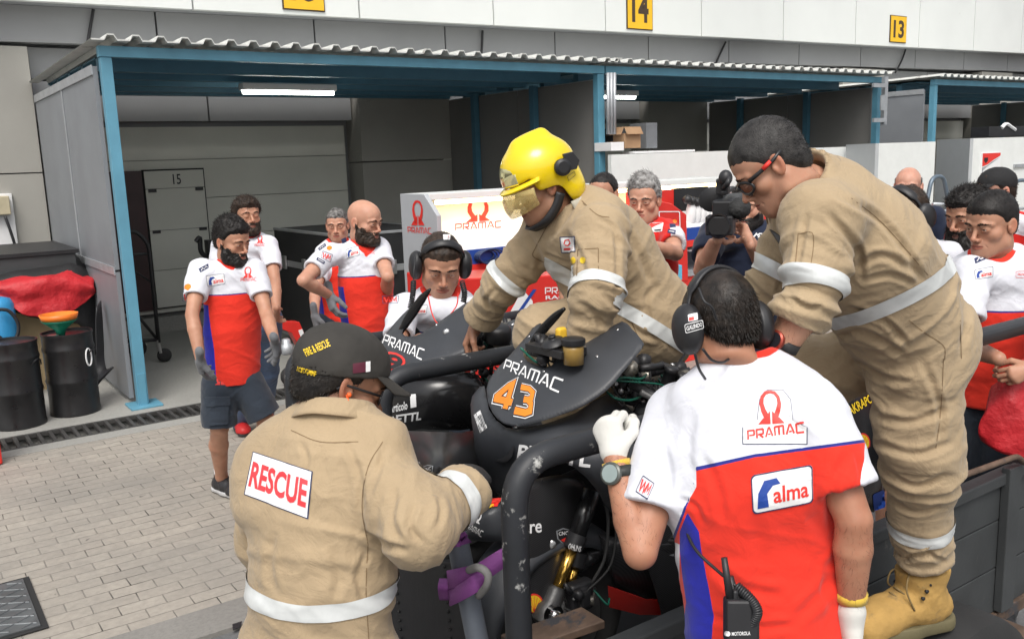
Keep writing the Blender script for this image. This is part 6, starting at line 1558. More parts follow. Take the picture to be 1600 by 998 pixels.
def crease(o, lines, Nsign=-1):
    """press real folds into a cloth mesh along lines seen on the photograph: (points, width px, depth m)"""
    V = wverts(o); me = o.data; Q = np.empty(len(me.loops), np.int32); me.loops.foreach_get('vertex_index', Q); N = vnormals(V, Q.reshape(-1, 4)); px = proj(V)[:, :2]
    vis = (N@(-fw)) > -.1; D = np.zeros(len(V))
    for pts, w, dep in lines:
        p = spline([(x, y, 0) for x, y in pts], 5)[:, :2]; ds = np.full(len(V), 1e9); tt = np.zeros(len(V)); m = len(p)-1
        for i in range(m):
            ab = p[i+1]-p[i]; t = np.clip(((px-p[i])@ab)/(ab@ab+1e-9), 0, 1); d2 = ((px-p[i]-ab*t[:, None])**2).sum(1); k = d2 < ds; ds = np.where(k, d2, ds); tt = np.where(k, (i+t)/m, tt)
        ds = np.sqrt(ds); fall = np.clip(np.minimum(tt, 1-tt)*5, 0, 1)**.7; x = ds/w
        D += (-np.exp(-x*x)+.55*np.exp(-((x-1.7)/.8)**2))*dep*fall
    V = V+N*(D*vis)[:, None]; set_wverts(o, V)
# ------------------------------------------------------------------ people beyond the trailer
def fc(px): return 180+55.1+math.degrees(math.atan((800-px)/F))
c_red = (.74, .035, .018); c_wht = (.66, .67, .72); c_blue = (.018, .022, .33); c_ln = (.02, .03, .22)
m_team = fabric('team_shirt', c_wht, (('red', c_red), ('blue', c_blue), ('line', c_ln), ('collar', c_red)), wr=.45)
m_polo = fabric('red_polo', (.62, .018, .014), (('whitez', (.72, .72, .76)), ), wr=.3)
m_navy = fabric('navy_polo', (.012, .018, .040), wr=.3); m_short = fabric('dark_shorts', (.032, .042, .058), wr=.4); m_jean = fabric('jeans', (.09, .14, .24), wr=.4); m_dkt = fabric('dark_trousers', (.02, .022, .026), wr=.4)
m_glove = fabric('grey_glove', (.14, .145, .155), wr=.3, weave=500); m_sock = fabric('white_sock', (.7, .7, .7))
m_sh1 = M('shoe_black', (.02, .02, .022), .5, var=.3); m_shr = M('shoe_red', (.5, .02, .02), .5); m_sole = M('shoe_sole', (.05, .05, .05), .7); m_solew = M('shoe_sole_white', (.5, .5, .5), .6)
sk1 = skin_mat('skin_tan', (.46, .245, .16)); sk2 = skin_mat('skin_light', (.53, .29, .20)); sk3 = skin_mat('skin_brown', (.33, .17, .105)); sk4 = skin_mat('skin_pink', (.55, .30, .22))
h_blk = hair_mat('hair_black', (.010, .008, .007)); h_brn = hair_mat('hair_brown', (.028, .017, .011)); h_gry = hair_mat('hair_grey', (.16, .15, .14), (.38, .37, .36)); h_sg = hair_mat('hair_greying', (.05, .045, .042), (.22, .21, .20))
def hang(k, P_, out=.0): return dict()
down = A(0, 0, -1)
def team_marks(H_, q, body=None):
    bv = bvh_of([H_.shirt]); 
    if 'alma' in q: alma_logo(H_, bv, q['alma'])
    if 'pm' in q: printed('logo', pramac_mark(), q['pm'], bv, m_redp, H_.T, .002, .2); printed('lettering', pramac_word(), q['pw'], bv, m_redp, H_.T, .002, .1)
    small_marks(H_, bv, q.get('s', [])); return bv
# 1 bearded mechanic in full view at the left
H1 = Human('bearded mechanic in white socks and cargo shorts, leftmost of the people', P(362, 377, 5.25), 296, 268, H=1.80, hpitch=-12, hs=1.06, lean=2)
H1.J['shR'] = P(312, 424, 5.22); H1.J['shL'] = P(398, 424, 5.30)
H1.arm('R', (300, 492), (313, 562)); H1.arm('L', (416, 490), (430, 535))
J = H1.J; g1 = PZ(352, 772, 0); J['hipR'] = P(343, 600, 5.38); J['hipL'] = P(384, 596, 5.45); J['knR'] = P(343, 668, 5.42); J['knL'] = P(414, 652, 5.50); J['anR'] = A(g1[0], g1[1]+.05, .078); g2 = PZ(425, 752, 0); J['anL'] = A(g2[0], g2[1], .078)
J['pel'] = (J['hipR']+J['hipL'])/2+Z*.07; J['waist'] = J['pel']*.5+J['chest']*.5
H1.toe = {'R': unit(A(.25, -1, 0)), 'L': unit(A(.6, -1, 0))}
H1.skin(sk1, stub=.5); H1.brows(h_blk); H1.hair('short', .013, h_blk, length=.020, seed=3, flow=(0, -.2, .4), top=.012); H1.beard(.007, h_blk, length=.010)
H1.tee(m_team, sl=.60, h=.006, v0=.135, hem=.06); H1.pants(m_short, cut=.95, name='cargo_shorts', r1=.108, r2=.088)
H1.glove('R', 'relaxed_glove', P(318, 615, 5.2)-J['wrR'], H1.r*-1+A(.4, 0, 0), m_glove); H1.glove('L', 'relaxed_glove', P(440, 578, 5.3)-J['wrL'], H1.r-A(.0, .3, 0), m_glove)
for k in 'RL': H1.shoe(k, m_sh1, m_solew, sock=m_sock)
team_marks(H1, dict(alma=[(321, 431), (350, 427), (352, 443), (324, 448)], pm=[(381, 417), (394, 417), (395, 433), (380, 434)], pw=[(376, 434), (401, 433), (401, 439), (376, 440)],
    s=[('navy', [(310, 420), (325, 412), (326, 418), (313, 426)]), ('shell', [(288, 443), (299, 442), (299, 453), (288, 455)]), ('wm', [(286, 456), (304, 457), (303, 472), (285, 471)]), ('navyline', [(284, 474), (302, 475), (302, 480), (284, 480)])]))
bv = bvh_of([H1.trousers]); printed('logo', pramac_mark(), [(337, 588), (352, 588), (353, 601), (336, 601)], bv, m_redp, H1.T, .002, .2)
pk = printed('pocket', rrect(.06, .8), [(324, 628), (356, 625), (355, 662), (327, 664)], bv, m_short, H1.T, .001, .15, thick=.012)
printed('pocket_flap', rrect(.1, 2), [(322, 620), (358, 618), (357, 632), (324, 634)], bv, m_short, H1.T, .012, .15, thick=.006)
# 2 curly haired mechanic behind him
H2 = Human('curly haired mechanic with closed eyes and a radio standing behind the bearded one', P(386, 338, 6.3), 270, 262, H=1.84, hpitch=4, hs=1.05)
H2.J['shL'] = P(420, 385, 6.3); H2.arm('L', (430, 440), (432, 488)); J = H2.J; gz = PZ(375, 672, 0); J['anR'] = A(gz[0], gz[1], .08); J['anL'] = J['anR']+A(.22, .05, 0)
for k in 'RL': J['kn'+k] = (J['hip'+k]+J['an'+k])/2+H2.f*.03
H2.skin(sk1, stub=.6, lid=.0, hands=[('relaxed', J['wrL'], P(430, 520, 6.25)-J['wrL'], -H2.r, False)]); H2.brows(h_brn); H2.hair('full', .022, h_brn, length=.024, curl=1.4, seed=8, flow=(0, 0, .1), lift=1.); H2.beard(.006, h_brn, n=2500)
H2.tee(m_team, seed=3, v0=.14); H2.pants(m_jean)
for k in 'RL': H2.shoe(k, m_shr, m_sole)
team_marks(H2, dict(pm=[(402, 368), (411, 368), (412, 380), (401, 380)], pw=[(398, 381), (414, 381), (414, 385), (398, 385)]))
g = MB(); c = P(424, 470, 6.2); g.obox(c, rt, fw, up, .03, .018, .06); g.tube([c+up*.06, c+up*.17], .006, 8); g.build('radio', m_black, H2.T, bevel=.004)
MB().tube(spline([P(424, 490, 6.2), P(419, 470, 6.22), P(420, 440, 6.2), P(427, 425, 6.2)], 6), .004, 6).build('radio_cord', m_black, H2.T, True)
# 3 greying man behind the bald mechanic
H3 = Human('short greying mechanic looking at the camera from behind the bald one', P(527, 352, 6.6), fc(527)-8, fc(527)+15, H=1.78, hpitch=-4)
H3.J['shR'] = P(505, 412, 6.6); H3.arm('R', (492, 455), (492, 492)); J = H3.J
H3.skin(sk2, stub=.3); H3.brows(h_brn); H3.hair('short', .008, h_sg, length=.010, seed=5); H3.tee(m_team, seed=5, v0=.13); H3.pants(m_short, cut=.95, name='cargo_shorts'); H3.glove('R', 'relaxed_glove', down+A(.1, 0, 0), H3.r*-1, m_glove)
for k in 'RL': H3.shoe(k, m_sh1, m_sole)
# 4 bald bearded mechanic, hands on hips
H4 = Human('bald bearded mechanic standing with gloved hands on his hips beside the black flight case', P(569, 346, 5.5), fc(567)+52, fc(567)+24, H=1.86, hpitch=-10, hs=1.08)
J = H4.J; J['shR'] = P(513, 398, 5.42); J['shL'] = P(592, 388, 5.62); H4.arm('R', (474, 438), (516, 462), True, False); H4.arm('L', (606, 432), (590, 466), True, False); J['wrL'] = P(602, 470, 5.74)
H4.skin(sk2, stub=.6); H4.brows(h_brn); H4.beard(.008, h_brn, length=.011); H4.tee(m_team, seed=6, v0=.16, hem=.05, loose=1.02); H4.pants(m_short, cut=.95, name='cargo_shorts')
H4.glove('R', 'reach_glove', P(522, 492, 5.4)-J['wrR'], H4.r*-1, m_glove); H4.glove('L', 'reach_glove', P(598, 498, 5.66)-J['wrL'], H4.r, m_glove)
for k in 'RL': H4.shoe(k, m_sh1, m_sole)
team_marks(H4, dict(alma=[(540, 390), (560, 384), (562, 398), (542, 404)], pm=[(576, 380), (584, 381), (584, 392), (575, 392)], pw=[(573, 393), (586, 393), (586, 397), (573, 397)],
    s=[('navy', [(533, 374), (540, 371), (542, 378), (535, 381)]), ('shell', [(510, 384), (519, 383), (519, 391), (510, 392)]), ('navy', [(497, 388), (508, 380), (510, 384), (499, 392)]), ('wm', [(504, 392), (520, 398), (516, 410), (501, 403)]), ('navyline', [(496, 402), (508, 409), (506, 413), (494, 406)])]))
# 5 man with ear defenders looking down at the motorcycles
H5 = Human('mechanic in black ear defenders looking down behind motorcycle number 9', P(689, 413, 4.2), fc(690)+6, fc(690)+8, H=1.76, hpitch=-22, hroll=3, hs=1.17, lean=16)
J = H5.J; J['shR'] = P(630, 484, 4.15); J['shL'] = P(746, 492, 4.2); H5.arm('R', (620, 548), (642, 546), True, True, .28); H5.arm('L', (765, 555), (735, 560), True, True, .28); J['wrR'] = P(648, 540, 3.92)
H5.skin(sk1, stub=.25, hh=.0022, lid=.0022, look=(0, -.35), hands=[('reach', J['wrR'], P(660, 518, 3.82)-J['wrR'], down, True)]); H5.brows(h_blk); H5.hair('short', .008, h_brn, length=.010, seed=4)
H5.tee(m_team, seed=7, v0=.135, sl=.66, fat=1.06); H5.pants(m_short)
for k in 'RL': H5.shoe(k, m_sh1, m_sole)
hb = headset(H5, tilt=28, cup=.050)
bv = bvh_of([hb]); printed('badge', rrect(.1, 1.), [(692, 366), (704, 366), (703, 375), (693, 375)], bv, m_wht, H5.T, .002, .3); printed('badge', poly2d([(.2, .2), (.8, .2), (.8, .8), (.2, .8)]), [(692, 366), (704, 366), (703, 375), (693, 375)], bv, m_redp, H5.T, .003, .3)
def coil(pts, r, turns, tr, mat, parent, name='coiled_cord'):
    p = spline(pts, 10); n = turns*10; out = []
    for i in range(n+1):
        u = i/n*(len(p)-1); k = min(int(u), len(p)-2); q = p[k]+(p[k+1]-p[k])*(u-k); t = unit(p[k+1]-p[k]); a = unit(np.cross(t, fw)); b = np.cross(t, a); th = 2*math.pi*i/10; out.append(q+(a*math.cos(th)+b*math.sin(th))*r)
    return MB().tube(out, tr, 6).build(name, mat, parent, True)
coil([P(646, 440, 3.98), P(645, 460, 3.94), P(641, 482, 3.94)], .010, 16, .0035, m_black, H5.T); coil([P(722, 440, 3.98), P(726, 458, 3.94), P(724, 472, 3.94)], .010, 11, .0035, m_black, H5.T)
MB().tube(spline([P(650, 400, 4.02), P(647, 420, 3.98), P(646, 440, 3.98)], 5), .003, 6).build('cord', m_black, hb, True)
MB().tube(spline([P(668, 458, 4.04), P(676, 492, 3.96), P(688, 505, 3.94), P(712, 480, 3.98), P(716, 458, 4.06)], 8), .003, 6).build('lanyard', m_redp, H5.T, True)
team_marks(H5, dict(alma=[(640, 478), (668, 476), (666, 490), (642, 492)], s=[('shell', [(600, 452), (612, 451), (612, 459), (600, 461)]), ('wm', [(597, 462), (624, 462), (622, 474), (598, 474)]), ('navy', [(630, 443), (640, 441), (642, 448), (632, 450)])]))
# 7 and 8 men in red polo shirts
def polo_z(V, v, lat, fr, arm):
    sl_ = np.minimum(.03-np.abs(arm-.0), .2); return dict(whitez=np.maximum(np.minimum(np.abs(lat)-.125, v-.26), np.minimum(np.minimum(.055-np.abs(v-.02-.3*(np.abs(lat)-.12)), np.abs(lat)-.125), .22-np.abs(lat))))
H7 = Human('dark haired man in red polo half hidden behind the firefighter', P(943, 303, 5.35), fc(943)-22, fc(943)+10, H=1.80, hpitch=-4)
H7.skin(sk1, stub=.3); H7.brows(h_blk); H7.hair('reced', .007, h_blk, length=.012, seed=9); H7.tee(m_polo, zones=polo_z, name='polo_shirt'); H7.pants(m_dkt)
for k in 'RL': H7.shoe(k, m_sh1, m_sole)
H8 = Human('grey haired man in red polo standing with folded arms', P(1007, 313, 4.75), fc(1007)-16, fc(1007)+2, H=1.80, hpitch=-5)
J = H8.J; J['shR'] = P(972, 362, 4.72); J['shL'] = P(1045, 362, 4.78); H8.arm('R', (972, 402), (1022, 392), True, True); H8.arm('L', (1056, 396), (1006, 382), True, True)
H8.skin(sk2, stub=.15, hands=[('flat', J['wrL'], P(985, 376, 4.5)-J['wrL'], fw, False), ('flat', J['wrR'], P(1040, 388, 4.55)-J['wrR'], fw, True)])
H8.brows(h_sg); H8.hair('reced', .015, h_gry, length=.03, curl=.25, seed=11, top=.012, flow=(.6, -.5, -.1)); H8.tee(m_polo, zones=polo_z, name='polo_shirt', seed=9); H8.pants(m_dkt)
for k in 'RL': H8.shoe(k, m_sh1, m_sole)
bv = bvh_of([H8.shirt])
for q in ([(978, 350), (1000, 347), (1000, 353), (979, 356)], [(1046, 350), (1055, 350), (1056, 355), (1047, 356)]): printed('logo', rrect(.1, 3), q, bv, m_navyp, H8.T, .002, .3)
printed('logo', rrect(.1, 3), [(981, 357), (999, 355), (999, 361), (982, 362)], bv, m_wht, H8.T, .002, .3); q = [(1012, 348), (1037, 348), (1035, 362), (1013, 363)]
printed('logo', rrect(.1, 2), q, bv, m_wht, H8.T, .002, .2); printed('logo', poly2d([(.05, .3), (.05, .95), (.95, .95), (.6, .75), (.25, .5)]), q, bv, m_redp, H8.T, .003, .2); printed('logo', poly2d([(.4, .1), (.9, .1), (.9, .28), (.4, .28)]), q, bv, m_blkp, H8.T, .003, .2)
small_marks(H8, bv, [('shell', [(1051, 342), (1058, 342), (1058, 350), (1051, 350)]), ('shell', [(990, 364), (997, 363), (997, 371), (991, 372)]), ('navyline', [(1044, 358), (1056, 360), (1055, 366), (1043, 364)])])
cg_ = MB(); cp = [H8.J['neck']+H8.tr*a+H8.tf*b+H8.up*c for a, b, c in ((-.065, -.01, .03), (-.05, .05, .0), (-.01, .085, -.04))]
for s_ in (1, -1):
    pts = [H8.J['neck']+H8.tr*s_*a+H8.tf*b+H8.up*c for a, b, c in ((.0, -.075, .04), (.055, -.045, .035), (.068, .02, .01), (.035, .085, -.045))]; ribbon(cg_, pts, .035, H8.up*.8+H8.tf*.3, .005)
cg_.build('collar', m_polo, H8.T, True)
# 9 cameraman
H9 = Human('television cameraman in navy polo shirt filming with a shoulder camera', P(1170, 322, 4.45), fc(1165)-20, fc(1160)-4, H=1.80, hpitch=-4)
J = H9.J; J['shR'] = P(1112, 368, 4.4); J['shL'] = P(1198, 368, 4.5); H9.arm('R', (1096, 422), (1122, 368), True, True); H9.arm('L', (1196, 418), (1168, 372), True, True)
H9.skin(sk2, stub=.5, hands=[('grip', J['wrR'], P(1128, 346, 4.15)-J['wrR'], unit(rt), True), ('grip', J['wrL'], P(1162, 356, 4.15)-J['wrL'], -unit(rt), False)])
H9.brows(h_blk); H9.hair('full', .012, h_blk, length=.014, seed=12); H9.beard(.003, h_blk, n=1600, length=.006); H9.tee(m_navy, name='polo_shirt', seed=12, fat=1.05); H9.pants(m_dkt)
for k in 'RL': H9.shoe(k, m_sh1, m_sole)
bv = bvh_of([H9.shirt]); printed('logo', join2d([stroke([(0, .2), (.25, .8), (.4, .5), (.6, .9), (.9, .9)], .16), stroke([(.45, .1), (.6, .45), (1, .35)], .16)]), [(1178, 363), (1193, 365), (1192, 373), (1178, 372)], bv, m_wht, H9.T, .002, .2)
vc = thing('video_camera', 'black television camera with fluffy microphone held by the cameraman', 'video camera', P(1140, 335, 4.05))
R9 = rotm(fc(1140)-12, -4); c0 = P(1139, 341, 4.0); w_ = lambda x, y, z: c0+R9@(A(x, y, z)*.86)
def vbox(name, c, h_, mat, bev=.006): g = MB(); g.obox(w_(*c), R9[:, 0], R9[:, 1], R9[:, 2], *[q_*.86 for q_ in h_]); return g.build(name, mat, vc, bevel=bev)
vbox('lens_hood', (0, .20, -.005), (.068, .04, .048), m_black); vbox('camera_body', (0, -.02, .05), (.055, .17, .06), m_black, .01); vbox('carry_handle', (0, .02, .145), (.014, .11, .012), m_black); vbox('light_unit', (.01, .09, .175), (.03, .03, .04), m_black)
MB().lathe(w_(0, .241, -.005), R9[:, 1], [(.052, -.03), (.054, .0), (.046, .001), (.040, -.015), (.020, -.018), (.001, -.014)], 28).build('lens', M('lens_glass', (.01, .01, .014), .08, spec=.8), vc, auto=30)
MB().lathe(w_(.085, -.02, .10), R9[:, 1], [(.03, -.06), (.05, -.05), (.055, .04), (.03, .05)], 20).build('viewfinder', m_black, vc, auto=40)
f = Fld(); f.ell((0, 0, 0), (.045, .075, .045)); V, Q = f.mesh(.004); V = V+vnormals(V, Q)*(fbm(V*140, 4)*.003)[:, None]; obj('microphone', V@R9.T+w_(-.085, .15, .07), Q, m_blackr, vc)
MB().tube([w_(-.03, .1, .10), w_(-.085, .08, .075)], .010, 8).build('microphone_arm', m_black, vc, True)
g = MB(); g.tube(spline([w_(.0, .12, .17), w_(-.03, .16, .20), w_(-.02, .1, .235), w_(.02, .05, .22)], 6), .012, 8); g.ball(w_(-.01, .12, .22), (.03, .03, .035), 8); g.build('cable_loom', m_black, vc, True)
g = MB()
for k in range(7): g.obox(w_(.0571, -.08+.03*k, .04+.02*(k % 3)), R9[:, 0], R9[:, 1], R9[:, 2], .002, .009, .005); g.obox(w_(-.0571, -.08+.03*k, .06), R9[:, 0], R9[:, 1], R9[:, 2], .002, .006, .004)
g.build('buttons', m_galv, vc)
# 11 bald photographer far right
H11 = Human('bald man holding up a small camera in front of the white partition', P(1419, 292, 6.3), fc(1419)-4, fc(1419), H=1.80, hpitch=-2, hs=1.12)
J = H11.J; H11.arm('R', (1375, 345), (1394, 306), True, True, .29, .27)
H11.skin(sk4, stub=.0, hands=[('grip', J['wrR'], unit(rt)*.8+up*.3, fw, True)]); H11.brows(h_sg); H11.hair('reced', .006, h_sg, length=.008, mask=lambda V: np.minimum(.055-V[:, 2], -.01-V[:, 1]+.03), seed=13); H11.tee(m_navy, seed=13, name='polo_shirt'); H11.pants(m_dkt)
for k in 'RL': H11.shoe(k, m_sh1, m_sole)
ct = thing('compact_camera', 'small black camera held in front of the bald man', 'camera', P(1408, 304, 6.0)); R11 = rotm(fc(1408)); g = MB(); g.obox(P(1410, 305, 6.02), R11[:, 0], R11[:, 1], R11[:, 2], .08, .02, .035); g.build('camera_body', m_black, ct, bevel=.006); MB().lathe(P(1410, 305, 6.0), R11[:, 1], [(.025, 0), (.028, .05), (.02, .05), (.001, .045)], 18).build('lens', m_black, ct)
# 12 headset man behind the big firefighter
H12 = Human('team member in ear defenders mostly hidden behind the big rescue man', P(1416, 336, 4.1), fc(1420)-42, fc(1420)-25, H=1.72, hpitch=-22, hs=1.02, lean=8)
H12.skin(sk2, stub=.2); H12.brows(h_brn); H12.hair('short', .010, h_brn, length=.012, seed=14); H12.tee(m_team, seed=14, v0=.24); H12.pants(m_short, cut=.95, name='shorts')
H12.J['shL'] = H12.J['shL']; headset(H12, tilt=8, cup=.050)
for k in 'RL': H12.shoe(k, m_sh1, m_sole)
# 13 man with the long black beard
H13 = Human('man with a long bushy black beard behind the dark haired mechanic', P(1514, 336, 4.05), fc(1520)-38, fc(1520)-10, H=1.76, hpitch=-12, hs=1.03)
H13.skin(sk1, stub=.9); H13.brows(h_blk); H13.hair('full', .013, h_blk, length=.026, curl=1., seed=15, lift=.8, flow=(0, -.3, .3)); H13.beard(.022, h_blk, length=.022, drop=.05, n=4500); H13.tee(m_team, seed=15, v0=.17); H13.pants(m_short, cut=.95, name='shorts')
for k in 'RL': H13.shoe(k, m_sh1, m_sole)
# 14 man in a black cap
H14 = Human('man in black cap and glasses looking left in front of the red and white sign', P(1556, 298, 5.0), fc(1550)-58, fc(1550)-20, H=1.82, hpitch=-4)
H14.skin(sk4, stub=.2); H14.brows(h_brn); H14.hair('short', .006, h_brn, seed=16); cap(H14, M('cap_black', (.012, .012, .013), .85)); H14.tee(m_polo, zones=polo_z, seed=16, name='polo_shirt'); H14.pants(m_dkt)
for k in 'RL': H14.shoe(k, m_sh1, m_sole)
def glasses(H_, lens, frame, z=.0, r=(.024, .017), wrap=True, name='glasses'):
    w = H_.H2W; g = MB(); L = MB()
    for s_ in (-1, 1):
        ring = [w((s_*(.033+r[0]*math.cos(a)*1.05), .098-.016*((.033+r[0]*math.cos(a))/.06)**2, z-.003+r[1]*math.sin(a))) for a in np.linspace(0, 2*math.pi, 24)][:-1]
        g.tube(ring, .0022, 6, closed=True); L.add(ring+[q-H_.Rh[:, 1]*.002 for q in ring], [tuple(range(23)), tuple(range(45, 22, -1))])
        g.tube([w((s_*.058, .083, z+.002)), w((s_*.074, .04, z+.004)), w((s_*.082, -.012, z+.006)), w((s_*.080, -.030, z-.008))], .0032, 8)
    g.tube([w((-.010, .102, z+.002)), w((0, .107, z+.005)), w((.010, .102, z+.002))], .0025, 6)
    o = g.build(name, frame, H_.T, True); L.build('lenses', lens, o, False); return o
m_dglass = M('dark_lens', (.012, .012, .014), .08, spec=.8)
glasses(H14, m_dglass, m_black)
# 15 dark haired mechanic at the right edge
H15 = Human('clean shaven dark haired mechanic holding a red towel at the right edge', P(1550, 350, 3.62), fc(1556)-36, fc(1560)-8, H=1.83, hpitch=-10, hs=1.05, lean=3)
J = H15.J; J['shR'] = P(1516, 430, 3.60); J['shL'] = P(1640, 440, 3.6); H15.arm('R', (1508, 540), (1560, 560), True, True, .30, .26); H15.arm('L', (1660, 540), (1612, 575), True, True)
H15.skin(sk1, stub=.22, hh=.0022, hands=[('grip', J['wrL'], unit(-rt)-up*.4, fw, False)]); H15.brows(h_blk); H15.hair('crop', .006, h_blk, lump=.1, length=.009, seed=17, top=.004, flow=(.2, .3, .2)); H15.tee(m_team, seed=17, v0=.18, hem=.05); H15.pants(m_short, cut=.95, name='shorts')
for k in 'RL': H15.shoe(k, m_sh1, m_sole)
team_marks(H15, dict(alma=[(1522, 422), (1551, 416), (1551, 432), (1524, 437)], s=[('navy', [(1522, 404), (1542, 396), (1543, 404), (1524, 412)])])); bv = bvh_of([H15.shirt])
printed('logo', rframe(.1, 2.5, .06), [(1587, 424), (1606, 423), (1606, 434), (1587, 434)], bv, m_redp, H15.T, .002, .2); printed('lettering', pramac_word(), [(1590, 427), (1612, 426), (1612, 431), (1590, 431)], bv, m_redp, H15.T, .002, .1)
drape('red_towel', [[P(1556, 600, 3.42), P(1580, 575, 3.35), P(1605, 560, 3.35), P(1650, 560, 3.4)], [P(1545, 640, 3.40), P(1580, 620, 3.33), P(1610, 620, 3.33), P(1655, 620, 3.4)], [P(1534, 672, 3.42), P(1575, 670, 3.36), P(1615, 680, 3.33), P(1655, 690, 3.4)], [P(1538, 684, 3.44), P(1565, 704, 3.38), P(1615, 720, 3.36), P(1655, 725, 3.4)]], m_redcloth, 'bunched red cloth held by the mechanic at the right edge', 'cloth', amp=.02)
# ------------------------------------------------------------------ the three rescue men and the mechanic in front
def mat_khaki():
    m, nt, b = _mat('khaki_overall'); col = (.40, .302, .188)
    c = mixc(nt, ramp(nt, noise(nt, 4, 4), .3, .7), tuple(x*.90 for x in col), tuple(x*1.08 for x in col)); c = mixc(nt, mth(nt, 'MULTIPLY', ramp(nt, noise(nt, 700, 2), .4, .7), .25), c, tuple(x*.75 for x in col))
    nt.links.new(c, b.inputs['Base Color']); b.inputs['Roughness'].default_value = .88; b.inputs['Specular IOR Level'].default_value = .2; b.inputs['Sheen Weight'].default_value = .15
    p = bump(nt, b, noise(nt, 12, 4, .55, dist=1.6), .35, .02); p = bump(nt, b, noise(nt, 38, 3, .5, dist=1.), .25, .006, p); bump(nt, b, noise(nt, 900, 2), .2, .0008, p); return m
m_khaki = mat_khaki(); m_seam = M('khaki_seam', (.20, .135, .07), .9); m_refl = M('reflective_tape', (.66, .68, .67), .4, .15, var=.06, vs=30, bs=.1, bscale=60)
m_white_knit = fabric('white_knit_glove', (.62, .61, .57), wr=.2, weave=260); m_gold_knit = fabric('yellow_cuff', (.62, .42, .06), weave=260)
def set_frame(H_, neck, pel, rdir, shw=.19, shdrop=.045, ndir=None):
    J = H_.J; neck = np.asarray(neck); pel = np.asarray(pel); H_.up = unit(neck-pel); r = np.asarray(rdir, float); H_.tr = unit(r-H_.up*(r@H_.up)); H_.tf = np.cross(H_.up, H_.tr)
    H_.r = unit(A(H_.tr[0], H_.tr[1], 0)); H_.f = np.cross(Z, H_.r); J['neck'] = neck; J['pel'] = pel; J['chest'] = neck-H_.up*.10; J['waist'] = neck+(pel-neck)*.66
    for k, g in (('R', 1), ('L', -1)): J['sh'+k] = neck+H_.tr*g*shw-H_.up*shdrop; J['hip'+k] = pel+H_.tr*g*.09-H_.up*.03
def overall(H_, mat, h=.006, fat=1., cuff=(.86, .86), seed=1, spots=(), sl=(.080, .072, .062), legs=(.112, .094, .080), legcut=.93, back=.0, tw=(.175, .195, .185, .20), fl=1.30, roll=True, fa=1., armfat=1., extra=None, humps=(), neckr=.072):
    J = H_.J; f = Fld()
    for i, k in enumerate('RL'):
        a, b, w = J['sh'+k], J['el'+k], J['wr'+k]; d = unit(w-b); e = b+(w-b)*cuff[i]; s1, s2, s3 = [x*armfat for x in sl]
        f.chain([a, a*.5+b*.5, b], [s1, (s1+s2)/2, s2], k=.025); f.chain([b, e, e+d*.04], [s2, s3, s3], k=.03)
        if roll: f.cone(e-d*.040, e-d*.004, s3*1.07, k=.006)
        x_ = unit(np.cross(d, A(.3, .2, 1))); R_ = np.stack([x_, np.cross(x_, d), d], 1); f.box(e+d*.09, (.11, .11, .09), R=R_, rd=.002, k=.003, op='s'); f.cone(e-d*.05, e+d*.05, s3*.80, k=.003, op='s')
    for k in 'RL':
        a, b, c = J['hip'+k], J['kn'+k], J['an'+k]; d = unit(c-b); e = b+(c-b)*legcut; f.chain([a, b], legs[:2], k=.04); f.chain([b, e, e+d*.05], [legs[1], legs[2], legs[2]*.9], k=.035)
        x_ = unit(np.cross(d, A(.3, .9, .1))); R_ = np.stack([x_, np.cross(x_, d), d], 1); f.box(e+d*.12, (.13, .13, .12), R=R_, rd=.002, k=.003, op='s'); f.cone(e-d*.05, e+d*.05, legs[2]*.72, k=.003, op='s')
    s_ = lambda u, w_=0.: J['neck']+(J['pel']-J['neck'])*u-H_.tf*w_
    f.cone(J['shR']*.82+J['neck']*.18, J['shL']*.82+J['neck']*.18, .078*fat, k=.06)
    f.chain([s_(.16, back*.5), s_(.42, back), s_(.70, back*.5), s_(1.02)], [x*fat for x in tw], k=.06, n=H_.tf, fl=fl)
    for g in (1, -1): f.cone(J['neck']+H_.tr*g*.05+H_.up*.015, J['neck']+H_.tr*g*.13-H_.up*.03, .050, .055, k=.05)
    for c, r in humps: f.ell(c, r, k=.07)
    nb = J['neck']+H_.up*.03; hd = unit(H_.head-J['neck'])
    f.cone(J['neck']-H_.up*.02, J['neck']+H_.up*.045, neckr+.004, neckr+.004, k=.02); f.cone(J['neck']-H_.up*.03, J['neck']+H_.up*.14, neckr-.004, neckr+.004, k=.004, op='s'); f.box(J['neck']+H_.up*.115, (.12, .12, .05), R=np.stack([H_.tr, H_.tf, H_.up], 1), rd=.002, k=.003, op='s')
    V, Q = f.mesh(h, 4)
    sp = []
    for k in 'RL':
        ax = unit(J['el'+k]-J['sh'+k]); sp += [(J['el'+k], .12, unit(J['wr'+k]-J['sh'+k]), .040, .011*fa), (J['sh'+k]*.75+J['el'+k]*.25, .13, ax+H_.up*.4, .060, .008*fa), (J['el'+k]*.4+J['wr'+k]*.6, .09, unit(J['wr'+k]-J['el'+k]), .035, .007*fa)]
        sp += [(J['kn'+k], .16, unit(J['an'+k]-J['hip'+k]), .060, .014*fa), (J['an'+k]*.85+J['kn'+k]*.15, .12, unit(J['an'+k]-J['kn'+k]), .045, .013*fa), (J['hip'+k]*.8+J['kn'+k]*.2, .16, unit(J['kn'+k]-J['hip'+k])+H_.tr*.5, .075, .011*fa)]
    sp += [(J['waist'], .22, H_.up, .055, .010*fa), (J['pel'], .20, H_.up+H_.tr*.5, .07, .010*fa)]
    V = H_.folds(V, Q, sp+list(spots), seed=seed, base=.0055*fa, sc=6.)
    H_.suit = obj('overall', V, Q, mat, H_.T); return H_.suit
